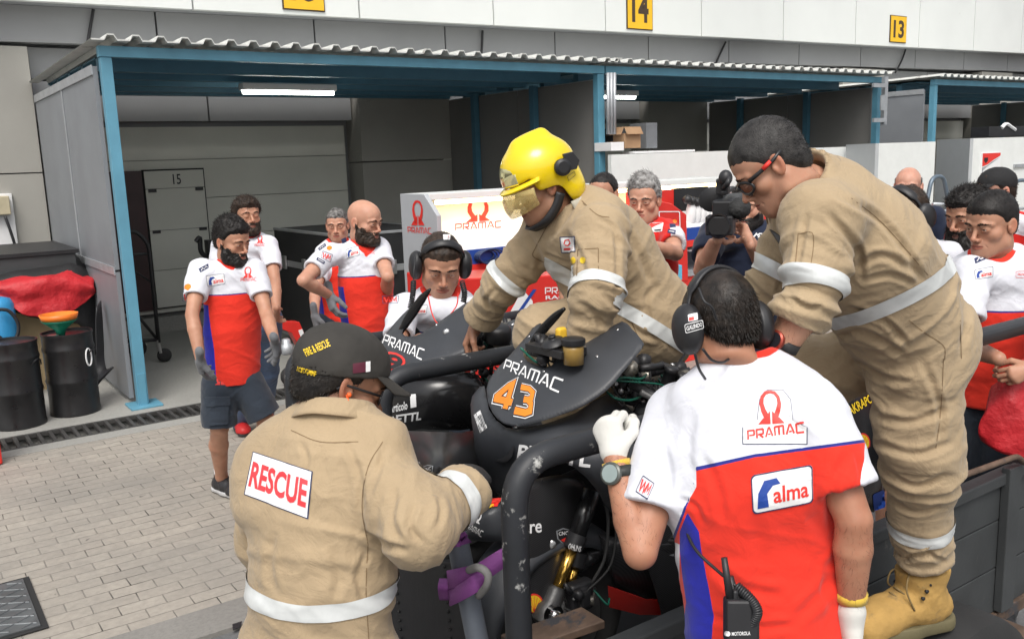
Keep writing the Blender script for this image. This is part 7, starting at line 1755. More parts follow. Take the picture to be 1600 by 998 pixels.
def shirt_collar(H_, mat, open_=.05, w=.055, r=.078, name='collar', rise=.045, lift=.0):
    """turned down collar: two leaves round the neck"""
    J = H_.J; g = []
    m = 17
    for u in range(4):
        row = []
        for i in range(m):
            a = math.radians(-160+320*i/(m-1)); rr = (r-.006, r+.001, r+.012, r+.026)[u]; hh = (rise-.02, rise+.004, rise-.010, rise-.036-.012*abs(math.sin(a/2)))[u]
            fr = 1+.25*max(0, -math.cos(a))
            row.append(J['neck']-H_.tf*rr*math.cos(a)*1.05+H_.tr*rr*math.sin(a)*1.0+H_.up*(hh-.030*max(0, -math.cos(a))*1.2+lift)+H_.tf*.012)
        g.append(row)
    return patch(name, g, mat, H_.T, .004, 3)
def seams(H_, target_bv, lines, w=1.6, mat=None, name='seam'):
    for pts in lines:
        p = spline([(x, y, 0) for x, y in pts], 5)[:, :2]; v, f = stroke([tuple(q) for q in p], w); printed(name, (v, f), None, target_bv, mat or m_seam, H_.T, .0008, 14.)
# ------------------------------------------------ 6 firefighter in the yellow helmet
H6 = Human('firefighter in yellow helmet and khaki overall bending over the motorcycles', P(846, 290, 2.95), 160, 186, z0=.6, H=1.75, hpitch=-19, hroll=0, hs=.96)
set_frame(H6, P(893, 334, 3.02), P(1000, 500, 3.22), unit(A(-.30, .95, 0)), shw=.165, shdrop=.075)
J = H6.J; J['shL'] = P(942, 370, 2.86); J['shR'] = P(850, 372, 3.16)
J['elL'] = P(932, 456, 2.76); J['wrL'] = P(912, 540, 2.84); J['elR'] = P(786, 440, 3.22); J['wrR'] = P(744, 510, 3.42)
J['hipL'] = P(985, 510, 3.12); J['hipR'] = P(985, 490, 3.35); J['knL'] = P(852, 520, 3.12); J['anL'] = J['knL']+A(.12, .0, -.45); J['knR'] = P(940, 560, 3.35); J['anR'] = J['knR']+A(.15, .02, -.45)
H6.skin(sk3, stub=.15, hh=.0022, hands=[('grip', J['wrL'], P(900, 570, 2.86)-J['wrL'], unit(A(0, 0, -1)), False), ('grip', J['wrR'], P(730, 540, 3.45)-J['wrR'], down, True)], legs=True)
overall(H6, m_khaki, h=.0058, cuff=(.80, .80), seed=2, sl=(.084, .068, .064), legs=(.115, .10, .08), back=.02, tw=(.165, .185, .175, .20), fl=1.22, fa=1.1, humps=[(P(1005, 500, 3.2), (.20, .18, .17))])
shirt_collar(H6, m_khaki, r=.080, rise=.050)
w_limb_band(H6.suit, J['shR'], J['elR'], .90, .038, H6.T, m_refl, rad=.098); w_limb_band(H6.suit, J['shL'], J['elL'], .95, .038, H6.T, m_refl, rad=.10)
w_limb_band(H6.suit, P(965, 478, 3.0), None, 0, .045, H6.T, m_refl, rad=.30, dirv=unit(up*.86-rt*-.50))
crease(H6.suit, [([(905, 300), (880, 345), (850, 380)], 5, .006), ([(880, 360), (905, 400), (915, 440)], 6, .007), ([(968, 345), (1000, 400), (1020, 450)], 6, .007), ([(820, 360), (842, 400), (838, 430)], 5, .006), ([(805, 430), (830, 445), (850, 470)], 5, .007), ([(940, 460), (970, 480), (1010, 485)], 5, .006), ([(930, 340), (960, 360), (965, 430), (962, 470)], 4, .006), ([(775, 450), (760, 470), (770, 490)], 4, .006), ([(898, 470), (930, 490), (940, 515)], 5, .006), ([(975, 500), (1000, 520), (1030, 530)], 5, .007), ([(850, 395), (870, 405), (892, 412)], 3, .004), ([(1030, 440), (1010, 470), (1020, 520)], 5, .006)])
b6 = bvh_of([H6.suit]); seams(H6, b6, [[(858, 348), (838, 385), (833, 400), (850, 410)], [(905, 310), (932, 335), (952, 340)], [(903, 390), (901, 435)], [(935, 388), (935, 440)], [(903, 390), (935, 388)], [(986, 500), (1002, 540)]])
q = [(875, 370), (899, 369), (900, 394), (878, 395)]; printed('badge', rrect(.02, 1), q, b6, m_wht, H6.T, .002, .2); printed('badge', rframe(.02, 1, .05), q, b6, m_navyp, H6.T, .003, .2); printed('badge', stroke([(.25+.0, .55), (.35, .78), (.60, .80), (.68, .60), (.5, .45), (.3, .5)], .07), q, b6, m_redp, H6.T, .003, .3); printed('badge', poly2d([(.2, .18), (.8, .18), (.8, .32), (.2, .32)]), q, b6, m_redp, H6.T, .003, .3)
for q in ([(892, 402), (900, 402), (900, 412), (892, 412)], [(906, 402), (915, 401), (916, 411), (907, 413)]): printed('badge', disc(), q, b6, m_yelp, H6.T, .002, .3)
f = Fld(); m_helm = M('helmet_yellow', (.82, .60, .008), .22, var=.04, coat=.4); m_visor = None
f.ell((0, -.008, .058), (.114, .134, .114), k=.02)
f.ell((0, -.078, -.03), (.098, .068, .075), k=.04); f.cone((0, -.06, .165), (0, .03, .155), .016, k=.04)
f.ell((0, -.008, -.03), (.094, .112, .125), k=.006, op='s'); f.box((0, .13, -.06), (.14, .10, .085), R=rotm(90, -14), rd=.01, k=.012, op='s'); f.plane((0, -.05, -.098), (0, .30, 1)); f.box((0, .03, -.14), (.15, .055, .08), rd=.01, k=.01, op='s')
V, Q = f.mesh(.0032, 3); H6t = obj('helmet', (V*H6.hs)@H6.Rh.T+H6.head, Q, m_helm, H6.T)
g = []
for u in range(4):
    g.append([H6.H2W(((.112+.012*u/3)*math.sin(a), -.018+(.142+.022*u/3)*math.cos(a), .030-.012*u/3+.02*(1-math.cos(a)))) for a in np.radians(np.linspace(-72, 72, 13))])
patch('helmet_brim', g, m_helm, H6t, .006, 2)
def mat_visor():
    m, nt, b = _mat('gold_visor'); b.inputs['Base Color'].default_value = (.90, .72, .30, 1); b.inputs['Metallic'].default_value = .35; b.inputs['Roughness'].default_value = .10; b.inputs['Transmission Weight'].default_value = .55; b.inputs['Alpha'].default_value = .55; return m
m_visor = mat_visor(); g = []
for u in range(5):
    zz = .018-.085*u/4; rr = .118+.006*math.sin(u/4*3.1)
    g.append([H6.H2W((rr*math.sin(a), .000+(.138+.010*math.sin(u/4*3))*math.cos(a), zz+.045*(1-math.cos(a))*u/4)) for a in np.radians(np.linspace(-66, 66, 13))])
patch('visor', g, m_visor, H6t, .003, 3)
g = []
for u in range(4): g.append([H6.H2W((.1145*math.sin(a)*math.cos(e), -.018+.146*math.cos(a)*math.cos(e), .055+.115*math.sin(e))) for a in np.radians(np.linspace(-40, 40, 9)) for e in [math.radians(-8+13*u)]])
patch('visor', g, M('gold_mirror', (.92, .86, .50), .08, .85, var=.02), H6t, .002, 3)
w = H6.H2W; hx = H6.Rh[:, 0]
g = MB(); c = w((-.116, -.055, .045)); g.lathe(c, -hx, [(.026, -.01), (.028, .012), (.018, .018), (.001, .018)], 20); c2 = w((-.116, -.088, .055)); g.prism([w((-.112, -.070, .085)), w((-.110, -.105, .080)), w((-.108, -.118, .045)), w((-.110, -.098, .022)), w((-.113, -.068, .028))], -hx*.016); g.build('side_bracket', m_black, H6t, auto=30, bevel=.002)
bh = bvh_of([H6t]); printed('label', rframe(.1, 2, .08), [(886, 276), (897, 268), (899, 274), (888, 283)], bh, m_dark, H6.T, .002, .3)
g = MB(); ribbon(g, [w((-.088, -.03, -.035)), w((-.082, .0, -.075)), w((-.066, .045, -.110)), w((-.03, .082, -.124)), w((0, .09, -.126)), w((.03, .082, -.124)), w((.07, .04, -.10))], .030, H6.Rh[:, 1]*.6+H6.Rh[:, 2]*.4, .006); g.build('chin_strap', m_black, H6t, True)
gg = []
for u in range(3): gg.append([w((.10*math.sin(a), -.03-(.115+.03*u)*math.cos(a), -.075-.045*u)) for a in np.radians(np.linspace(-80, 80, 9))])
patch('neck_flap', gg, M('neck_flap', (.45, .42, .34), .8), H6t, .005, 3)
H6.brows(h_blk)
# ------------------------------------------------ 10 big rescue man with sunglasses
H10 = Human('big rescue man in sunglasses leaning over the rail with one boot on the trailer wheel', P(1206, 258, 2.14), 134, 132, z0=.5, H=1.80, hpitch=-37, hroll=-2, hs=.87)
set_frame(H10, P(1262, 298, 2.22), P(1418, 520, 2.52), unit(A(.62, .78, 0)), shw=.17, shdrop=.08)
J = H10.J; J['shL'] = P(1286, 352, 2.04); J['shR'] = P(1262, 330, 2.42); J['elL'] = P(1268, 462, 2.0); J['wrL'] = P(1212, 556, 2.04); J['elR'] = P(1205, 430, 2.45); J['wrR'] = P(1160, 500, 2.55)
J['hipL'] = P(1430, 560, 2.46); J['hipR'] = P(1400, 540, 2.68); J['knL'] = P(1436, 712, 2.50); J['anL'] = P(1440, 880, 2.66); J['knR'] = P(1268, 580, 2.75); J['anR'] = J['knR']+A(.08, .08, -.52)
H10.toe = {'L': unit(P(1360, 960, 2.66)-P(1450, 940, 2.72)), 'R': unit(P(1360, 960, 2.66)-P(1450, 940, 2.72))}
H10.skin(sk1, stub=.25, hh=.0020, fat=1.12, hands=[('reach', J['wrL'], P(1188, 578, 1.96)-J['wrL'], down, False), ('grip', J['wrR'], P(1140, 520, 2.5)-J['wrR'], down, True)])
H10.brows(h_blk); h_crop = hair_mat('hair_cropped', (.018, .016, .015), (.042, .039, .037)); H10.hair('short', .0035, h_crop, lump=.05, length=.008, ncards=9000, curl=.35, seed=21, flow=(0, -.8, -.3), h=.0026, top=.008, lift=.25)
overall(H10, m_khaki, h=.0055, cuff=(.78, .42), seed=5, sl=(.086, .054, .056), legs=(.122, .104, .070), legcut=.90, back=.03, tw=(.155, .185, .185, .185), fl=1.2, fa=1.15, humps=[(P(1362, 402, 2.42), (.145, .135, .125)), (P(1422, 508, 2.55), (.115, .145, .145))], neckr=.080)
shirt_collar(H10, m_khaki, r=.083, rise=.052, lift=.004)
w_limb_band(H10.suit, J['shL'], J['elL'], .84, .040, H10.T, m_refl, rad=.11); w_limb_band(H10.suit, J['shR'], J['elR'], .92, .040, H10.T, m_refl, rad=.11)
bd = P(1400, 458, 2.35); w_limb_band(H10.suit, bd, None, 0, .040, H10.T, m_refl, rad=.40, dirv=unit(up*.86+rt*-.46)); w_limb_band(H10.suit, J['knL'], J['anL'], .60, .040, H10.T, m_refl, rad=.17)
crease(H10.suit, [([(1300, 300), (1370, 340), (1420, 400), (1440, 440)], 6, .008), ([(1290, 330), (1340, 390), (1345, 440)], 6, .008), ([(1262, 330), (1250, 390), (1240, 430)], 5, .007), ([(1330, 420), (1380, 400), (1440, 430)], 6, .008), ([(1340, 440), (1390, 430), (1430, 445)], 5, .006), ([(1320, 480), (1380, 500), (1420, 540)], 5, .008), ([(1300, 530), (1350, 520), (1420, 560)], 6, .009), ([(1330, 560), (1380, 590), (1430, 600)], 6, .008),
    ([(1370, 650), (1420, 660), (1480, 640)], 6, .009), ([(1365, 690), (1430, 710), (1490, 690)], 6, .009), ([(1375, 730), (1430, 760), (1480, 740)], 5, .008), ([(1385, 850), (1430, 870), (1475, 850)], 5, .009), ([(1400, 880), (1440, 865), (1480, 878)], 4, .008), ([(1500, 440), (1510, 500), (1500, 560)], 6, .006), ([(1230, 460), (1260, 480), (1290, 478)], 4, .006), ([(1440, 560), (1470, 640), (1465, 700)], 6, .006), ([(1200, 400), (1220, 430), (1215, 460)], 5, .007), ([(1390, 780), (1430, 800), (1470, 790)], 4, .006)])
b10 = bvh_of([H10.suit]); seams(H10, b10, [[(1247, 365), (1243, 430), (1262, 432), (1271, 368), (1247, 365)], [(1420, 500), (1445, 520), (1474, 540), (1476, 562)], [(1474, 560), (1470, 640), (1462, 700)], [(1500, 500), (1502, 560)], [(1330, 310), (1380, 350), (1450, 430)]], 1.4)
g = MB(); g.prism([P(1203, 358, 2.18), P(1208, 360, 2.17), P(1232, 378, 2.15), (P(1240, 380, 2.15)), P(1226, 392, 2.15)], fw*.008); g.build('chest_clip', m_black, H10.T)
m_amberlens = M('amber_lens', (.16, .04, .012), .08, spec=.8); w = H10.H2W
def wrap_shades(H_):
    g = []; w = H_.H2W
    fr = MB(); L = MB()
    for s_ in (-1, 1):
        ring = [w((s_*(.036+.030*math.cos(a)), .104-.030*((.036+.030*math.cos(a))/.066)**2, -.006+.019*math.sin(a)-.006*math.cos(a))) for a in np.linspace(0, 2*math.pi, 26)][:-1]
        fr.tube(ring, .0036, 8, closed=True); L.add(ring+[q-H_.Rh[:, 1]*.003 for q in ring], [tuple(range(25)), tuple(range(49, 24, -1))])
        fr.tube([w((s_*.066, .076, .004)), w((s_*.078, .045, .006)), w((s_*.084, .0, .010)), w((s_*.086, -.035, .020))], [.0055, .005, .0045, .0035], 10)
    fr.tube([w((-.010, .106, .0)), w((0, .110, .004)), w((.010, .106, 0))], .004, 8)
    o = fr.build('sunglasses', M('shades_frame', (.02, .02, .022), .3), H_.T, True); L.build('lenses', m_amberlens, o); tm = MB()
    tm.tube([w((-.0815, .030, .0085)), w((-.0845, .002, .0125))], .0054, 10); tm.build('red_inlay', m_redp, o, True); return o
wrap_shades(H10)
# watch on his left wrist
def watch(H_, k, t, rad, face_dir, mat_s, mat_f, sc=1., acc=None):
    J = H_.J; w0 = J['wr'+k]; d = unit(J['el'+k]-w0); c = w0+d*t; g = MB(); fd = unit(face_dir-d*(np.asarray(face_dir)@d)); sd = np.cross(d, fd)
    ring = [c+(fd*math.cos(a)*.92+sd*math.sin(a)*1.08)*rad for a in np.linspace(0, 2*math.pi, 28)][:-1]; V = []; n = 27
    for q in ring:
        o_ = unit(q-c)
        for x, y in ((-.011, 0), (.011, 0), (.011, .003), (-.011, .003)): V.append(q+d*x*sc+o_*y)
    g.add(V, [(4*i+j, 4*i+(j+1) % 4, 4*((i+1) % n)+(j+1) % 4, 4*((i+1) % n)+j) for i in range(n) for j in range(4)])
    o = g.build('watch', mat_s, H_.T, True); cc = c+fd*(rad*.92+.004)
    MB().lathe(cc, fd, [(.018*sc, -.004), (.0235*sc, -.001), (.0235*sc, .007), (.0195*sc, .0095), (.0185*sc, .0092)], 26).build('watch_case', acc or mat_s, o, auto=30); MB().lathe(cc, fd, [(.0180*sc, .0085), (.0180*sc, .0094), (.001, .0096)], 24).build('watch_face', mat_f, o); return o, cc, fd, sd, d
m_wface = M('dark_watch_face', (.02, .02, .025), .2)
watch(H10, 'L', .035, .033, -fw*.6-rt*.8, M('watch_strap', (.02, .02, .02), .6), m_wface, 1.0, M('watch_red', (.30, .05, .03), .3, .5))
# boot
m_boot = M('nubuck', (.42, .255, .075), .85, var=.12, vs=20, bs=.5, bscale=120, bd=.003, dirt=((.28, .18, .07), 15, .6)); m_bsole = M('boot_sole', (.14, .12, .06), .75, var=.2, bs=.6, bscale=40)
f = Fld(); a = J['anL']; td = H10.toe['L']; x_ = unit(np.cross(td, Z)); zb0 = .622; q = lambda u, w_, t=0: A(*(a[:2]+td[:2]*u+x_[:2]*t), zb0+w_)
f.chain([q(-.05, .075), q(.05, .085), q(.13, .065), q(.20, .052)], [.052, .054, .054, .046], k=.03); f.chain([q(-.015, .08), q(-.005, .13), q(.0, .19)], [.056, .058, .062], k=.03); f.ell(q(.185, .05), (.068, .068, .048), k=.03); f.cone(q(.02, .185), q(-.03, .195), .058, k=.02)
f.plane(q(0, .030), Z); f.plane(q(0, .195), -Z); f.cone(q(0, .15), q(0, .25), .050, k=.006, op='s')
V, Q = f.mesh(.0035, 3); V = V+vnormals(V, Q)*(fbm(V*28, 4)*.003)[:, None]; bt_o = obj('boot', V, Q, m_boot, H10.T)
f = Fld(); f.chain([q(-.065, .020), q(.06, .020), q(.20, .022)], [.053, .052, .058], k=.03); f.plane(q(0, .001), Z); f.plane(q(0, .040), -Z); V, Q = f.mesh(.004, 1)
V[:, 2] += 0; obj('sole', V, Q, m_bsole, bt_o)
g = MB()
for i in range(6):
    u, z = .105-.018*i, .118+.016*i-.004*i; g.tube(spline([q(u+.004, z-.012, .030), q(u+.018, z+.004, .0), q(u+.004, z-.012, -.030)], 5), .003, 6)
g.tube(spline([q(.04, .185, 0), q(.075, .19, .03), q(.085, .15, .04), q(.06, .12, .05)], 6), .0028, 6); g.tube(spline([q(.04, .185, 0), q(.07, .20, -.03), q(.09, .16, -.045), q(.07, .10, -.058)], 6), .0028, 6); g.build('laces', M('laces', (.22, .15, .06), .8), bt_o, True)
g = MB()
for i in range(3): g.lathe(q(.045-.012*i, .135+.02*i, .052), x_, [(.004, -.004), (.006, .004), (.003, .005)], 10)
for i in range(3): g.lathe(q(.045-.012*i, .135+.02*i, -.060), -x_, [(.004, -.004), (.006, .004), (.003, .005)], 10)
g.build('eyelets', m_black, bt_o, True)
MB().tube([a+A(0, 0, .0), a+A(0, 0, .16)], [.040, .046], 16).build('sock', fabric('brown_sock', (.10, .07, .05)), H10.T, True)
def arm_hair(H_, k, n=900, seed=1):
    V = wverts(H_.body); a, b = H_.J['el'+k], H_.J['wr'+k]; ba = b-a; t = ((V-a)@ba)/(ba@ba); dd = np.linalg.norm(V-a-ba*t[:, None], axis=1)
    m = np.where((t > -.05) & (t < .97) & (dd < .05))[0]; r = np.random.default_rng(seed); pk = r.choice(m, n); P0 = V[pk]; ax = P0-(a+ba*t[pk][:, None]); N_ = ax/np.linalg.norm(ax, axis=1)[:, None]
    D = unit(ba)*.9+N_*.35+r.normal(size=(n, 3))*.45; D /= np.linalg.norm(D, axis=1)[:, None]; CV, CQ = hair_cards(P0, D, .013*r.uniform(.5, 1.2, n), .00020, seed); obj('arm_hair', CV, CQ, h_blk, H_.T)
arm_hair(H10, 'L')
# ------------------------------------------------ 16 rescue man seen from behind
H16 = Human('rescue worker in black cap seen from behind with RESCUE on his back', P(530, 599, 2.16), 352, 38, z0=0, H=1.66, hpitch=-24, hroll=3, hs=1.06)
set_frame(H16, P(524, 670, 2.13), P(498, 1010, 2.02), unit(A(.55, -.84, 0)), shw=.185, shdrop=.045)
J = H16.J; J['shR'] = P(594, 742, 2.08); J['shL'] = P(440, 716, 2.24); J['elR'] = P(655, 826, 1.95); J['wrR'] = P(730, 762, 2.12); J['elL'] = P(418, 840, 2.34); J['wrL'] = P(440, 900, 2.52)
J['pel'] = P(500, 1000, 2.14); J['waist'] = J['neck']*.36+J['pel']*.64; J['hipR'] = J['pel']+H16.tr*.09-Z*.05; J['hipL'] = J['pel']-H16.tr*.09-Z*.05
for k in 'RL': J['kn'+k] = A(*J['hip'+k][:2], .47); J['an'+k] = A(*J['hip'+k][:2], .09)
H16.skin(sk3, stub=.1, hh=.0021, eyes=True); h_dbr0 = hair_mat('hair_straight', (.010, .008, .007), (.022, .018, .015), .42); H16.brows(h_blk)
H16.hair('nape', .010, h_dbr0, lump=.06, length=.012, seed=31, ncards=6000, curl=.4, lift=.2, flow=(0, -.3, -.9), h=.003)
overall(H16, m_khaki, h=.0055, cuff=(.97, .90), seed=11, sl=(.082, .077, .062), legs=(.115, .095, .085), back=.015, tw=(.155, .168, .165, .172), fl=1.35, fa=.9, humps=[(P(440, 760, 2.2), (.12, .12, .12))], neckr=.078)
m_khakil = m_khaki; shirt_collar(H16, m_khaki, r=.084, rise=.060)
w_limb_band(H16.suit, J['elR'], J['wrR'], .62, .040, H16.T, m_refl, rad=.12); w_limb_band(H16.suit, P(505, 950, 2.0), None, 0, .040, H16.T, m_refl, rad=.34, dirv=unit(Z+rt*.0+A(0, 0, 0)))
crease(H16.suit, [([(470, 690), (480, 720), (470, 745)], 5, .004), ([(540, 690), (560, 740), (565, 800)], 6, .005), ([(620, 760), (610, 810), (625, 850)], 7, .008), ([(560, 830), (600, 850), (640, 862)], 6, .009), ([(650, 780), (640, 820), (660, 850)], 6, .007), ([(575, 860), (560, 900), (570, 940)], 6, .006), ([(430, 830), (420, 880), (430, 930)], 7, .005), ([(600, 700), (590, 740), (572, 780)], 5, .004), ([(685, 770), (690, 800), (680, 830)], 5, .006), ([(520, 850), (530, 900), (520, 940)], 8, .004)])
b16 = bvh_of([H16.suit]); q = [(396, 705), (489, 736), (482, 811), (382, 772)]
printed('rescue_panel', rrect(.01, 1.2), q, b16, m_navyp, H16.T, .0020, .06); printed('rescue_panel', place2d(rrect(.01, 1.2), .018, .02, .964, .96), q, b16, m_wht, H16.T, .0030, .06); printed('lettering', place2d(text2d('RESCUE', .03), .05, .20, .90, .58), q, b16, M('rescue_red', (.80, .05, .06), .5), H16.T, .0042, .04)
seams(H16, b16, [[(598, 690), (575, 730), (566, 790), (575, 850)], [(575, 850), (572, 920), (576, 998)], [(455, 672), (500, 690), (560, 690)]], 1.5)
cp_ = cap(H16, M('cap_cloth', (.035, .032, .028), .85, var=.25, vs=12, bs=.3, bscale=300, bd=.001), size=1.08, brim=.070)
bcap = bvh_of([cp_])
printed('lettering', text2d('FIRE & RESCUE', .02), [(474, 546), (512, 530), (517, 541), (480, 557)], bcap, m_yelp, H16.T, .002, .05)
printed('lettering', text2d('LCSC/QMMF', .02), [(466, 572), (495, 580), (493, 590), (464, 581)], bcap, m_yelp, H16.T, .002, .05)
printed('flag', poly2d([(0, 0), (.75, 0), (.75, 1), (0, 1)]), [(551, 568), (578, 564), (578, 580), (551, 583)], bcap, M('maroon', (.10, .012, .03), .6), H16.T, .002, .2); printed('flag', poly2d([(.75, 0), (1, 0), (1, 1), (.75, 1)]), [(551, 568), (578, 564), (578, 580), (551, 583)], bcap, m_wht, H16.T, .002, .2)
glasses(H16, m_dglass, m_black, z=.0, r=(.026, .017))
MB().tube(spline([H16.H2W((.083, -.005, -.015)), H16.H2W((.098, .0, -.03)), H16.H2W((.094, .0, -.055)), H16.H2W((.086, -.02, -.075)), H16.H2W((.07, -.05, -.11))], 8), .0025, 6).build('ear_plug_cord', M('orange_cord', (.85, .12, .02), .4), H16.T, True); MB().ball(H16.H2W((.090, -.002, -.012)), (.006, .006, .006), 6).build('ear_plug', M('orange_cord', (1, 1, 1)), H16.T, True)
m_bglove = M('black_leather', (.02, .02, .021), .6, var=.2, bs=.4, bscale=80); H16.glove('R', 'fist_glove', P(745, 738, 2.22)-J['wrR'], unit(A(.4, .6, -.4)), m_bglove, sc=1.15, h=.003)
H16.glove('L', 'relaxed_glove', unit(J['wrL']-J['elL']), down, m_bglove)
for k in 'RL': H16.shoe(k, m_sh1, m_sole)
# ------------------------------------------------ 17 mechanic in front, seen from behind
H17 = Human('mechanic in ear defenders seen from behind gripping the rail with a white glove', P(1126, 507, 2.0), 74, 52, z0=0, H=1.78, hpitch=-22, hroll=-2, hs=.90)
set_frame(H17, P(1168, 592, 2.0), P(1195, 1010, 1.96), unit(A(.80, -.60, 0)), shw=.185, shdrop=.055)
J = H17.J; J['shR'] = P(1274, 658, 1.92); J['shL'] = P(1055, 652, 2.08); J['elR'] = P(1334, 812, 1.86); J['wrR'] = P(1330, 945, 1.92); J['elL'] = P(1000, 862, 1.95); J['wrL'] = P(960, 712, 2.04)
J['pel'] = P(1200, 1015, 2.02); J['waist'] = J['neck']*.36+J['pel']*.64; J['chest'] = J['neck']*.8+J['pel']*.2; J['hipR'] = J['pel']+H17.tr*.09-Z*.05; J['hipL'] = J['pel']-H17.tr*.09-Z*.05
for k in 'RL': J['kn'+k] = A(*J['hip'+k][:2], .49); J['an'+k] = A(*J['hip'+k][:2], .09)
H17.skin(sk2 if False else skin_mat('skin_arm', (.43, .21, .13)), stub=.3, hh=.0021, h=.0048, fat=1.0)
h_dbr = hair_mat('hair_dark', (.012, .009, .007), (.03, .022, .017), .42); H17.brows(h_blk); H17.hair('nape', .011, h_dbr, length=.016, seed=41, ncards=15000, curl=.16, lift=.10, flow=(.05, -.25, -.85), h=.0028, top=.004, lump=.08)
H17.tee(m_team, h=.0050, fat=1.06, sl=.70, loose=1.03, hem=.14, seed=22, v0=9., sleeve_r=.070, foldamp=1.2)
V = wverts(H17.shirt)
redpoly = [(1088, 732), (1180, 712), (1328, 690), (1352, 690), (1345, 760), (1336, 850), (1345, 998), (1345, 1080), (1010, 1080), (1060, 998), (1062, 850), (1050, 845), (1072, 790), (1088, 760)]
bluepoly = [(1074, 800), (1092, 830), (1096, 860), (1106, 910), (1115, 960), (1112, 1000), (1110, 1080), (1050, 1080), (1064, 1000), (1072, 940), (1066, 900), (1062, 860), (1062, 830)]
blue2 = [(1318, 800), (1360, 800), (1360, 850), (1322, 850)]
linepoly = [(1088, 729), (1180, 709), (1352, 686), (1352, 691), (1180, 714), (1089, 735), (1072, 795), (1052, 848), (1048, 846), (1068, 794), (1084, 758)]
qn = V-J['neck']; ra = np.linalg.norm(qn-np.outer(qn@H17.up, H17.up), axis=1)
for nm, val in (('red', px_zone(V, redpoly)), ('blue', np.maximum(px_zone(V, bluepoly), -1)), ('line', px_zone(V, linepoly))):
    H17.shirt.data.attributes[nm].data.foreach_set('value', np.asarray(val, np.float32))
crease(H17.shirt, [([(1090, 700), (1120, 760), (1130, 820)], 8, .004), ([(1330, 700), (1300, 760), (1300, 830)], 8, .004), ([(1110, 880), (1160, 920), (1230, 930)], 9, .005), ([(1320, 880), (1280, 930), (1240, 970)], 9, .005), ([(1100, 960), (1180, 980), (1250, 975)], 7, .004), ([(1035, 690), (1045, 740), (1040, 790)], 7, .005), ([(1085, 640), (1075, 690), (1080, 740)], 8, .004), ([(1180, 800), (1190, 870), (1180, 930)], 12, .003), ([(1335, 700), (1345, 740), (1340, 760)], 5, .004), ([(1205, 640), (1200, 720), (1206, 790)], 14, .003), ([(1060, 780), (1085, 790), (1100, 820)], 5, .005), ([(1315, 860), (1290, 900), (1300, 960)], 7, .004)])
b17 = bvh_of([H17.shirt])
printed('logo', poly2d([(.22, .42), (.0, .30), (0, 0), (1, 0), (1, .30), (.78, .42), (.74, .80), (.62, .97), (.38, .97), (.26, .80)]), [(1160, 606), (1262, 606), (1262, 694), (1160, 694)], b17, m_navyp, H17.T, .0012, .08)
printed('logo', place2d(poly2d([(.22, .43), (.0, .30), (0, 0), (1, 0), (1, .30), (.78, .43), (.74, .80), (.62, .97), (.38, .97), (.26, .80)]), .014, .014, .972, .972), [(1160, 606), (1262, 606), (1262, 694), (1160, 694)], b17, m_wht, H17.T, .0018, .08)
printed('logo', pramac_mark(), [(1180, 610), (1224, 610), (1226, 661), (1184, 663)], b17, m_redp, H17.T, .0026, .1); printed('lettering', pramac_word(.22), [(1167, 672), (1256, 658), (1257, 676), (1168, 688)], b17, m_redp, H17.T, .0026, .05)
alma_logo(H17, b17, [(1173, 742), (1270, 725), (1271, 784), (1176, 803)])
small_marks(H17, b17, [('wm', [(1005, 742), (1023, 755), (1012, 780), (993, 768)])]); printed('lettering', text2d('DUCATI', .03), [(974, 776), (1002, 790), (998, 799), (970, 786)], b17, m_blkp, H17.T, .002, .1)
g = []
for u in range(3):
    g.append([J['neck']+(-H17.tf*math.cos(a)*1.0+H17.tr*math.sin(a))*(.070, .072, .080)[u]+H17.up*((.050, .030, .006)[u]-.035*max(0, -math.cos(a)))+H17.tf*.010 for a in np.radians(np.linspace(-180, 180, 33))])
patch('collar', g, fabric('red_rib', c_red, weave=400), H17.T, .004, 2)
hb = headset(H17, tilt=-6, cup=.052, pad=.024, mic=[(-.105, .0, -.06), (-.11, .05, -.085), (-.08, .10, -.075)])
bhb = bvh_of(list(hb.children)); printed('badge', rrect(.1, 1), [(1075, 492), (1089, 489), (1090, 500), (1076, 503)], bhb, m_wht, H17.T, .002, .3); printed('badge', poly2d([(.1, .1), (.6, .1), (.6, .55), (.1, .55)]), [(1075, 492), (1089, 489), (1090, 500), (1076, 503)], bhb, m_redp, H17.T, .003, .3)
printed('badge', rframe(.2, 2.5, .08), [(1070, 507), (1097, 500), (1099, 513), (1072, 521)], bhb, m_wht, H17.T, .002, .3); printed('lettering', text2d('GALINDO', .02), [(1073, 510), (1095, 504), (1096, 510), (1074, 517)], bhb, m_wht, H17.T, .003, .2)
MB().tube(spline([P(1092, 450, 1.86), P(1100, 470, 1.84), P(1112, 480, 1.84), P(1120, 500, 1.85)], 6), .003, 6).build('headset_cable', m_black, hb, True)
MB().tube(spline([P(1098, 545, 1.86), P(1112, 562, 1.88), P(1128, 566, 1.90), P(1140, 560, 1.93)], 6), .003, 6).build('headset_cable', m_black, hb, True)
MB().tube(spline([P(1085, 550, 1.86), P(1092, 575, 1.88), P(1102, 592, 1.92)], 6), .003, 6).build('headset_cable', m_black, hb, True)
H17.glove('L', 'fist_glove', P(945, 652, 2.06)-J['wrL'], unit(rt*.55+fw*.5-up*.5), m_white_knit, cuff=m_gold_knit, sc=.98, h=.0026)
H17.glove('R', 'relaxed_glove', down, unit(-H17.tr), m_white_knit, cuff=m_gold_knit, sc=1.08)
wt, cc, fd, sd, wd = watch(H17, 'L', .045, .0325, -fw*.8-rt*.5, M('digital_strap', (.025, .028, .026), .55), M('lcd', (.28, .34, .33), .25), 1.1, M('watch_bezel', (.10, .11, .10), .35, .4))
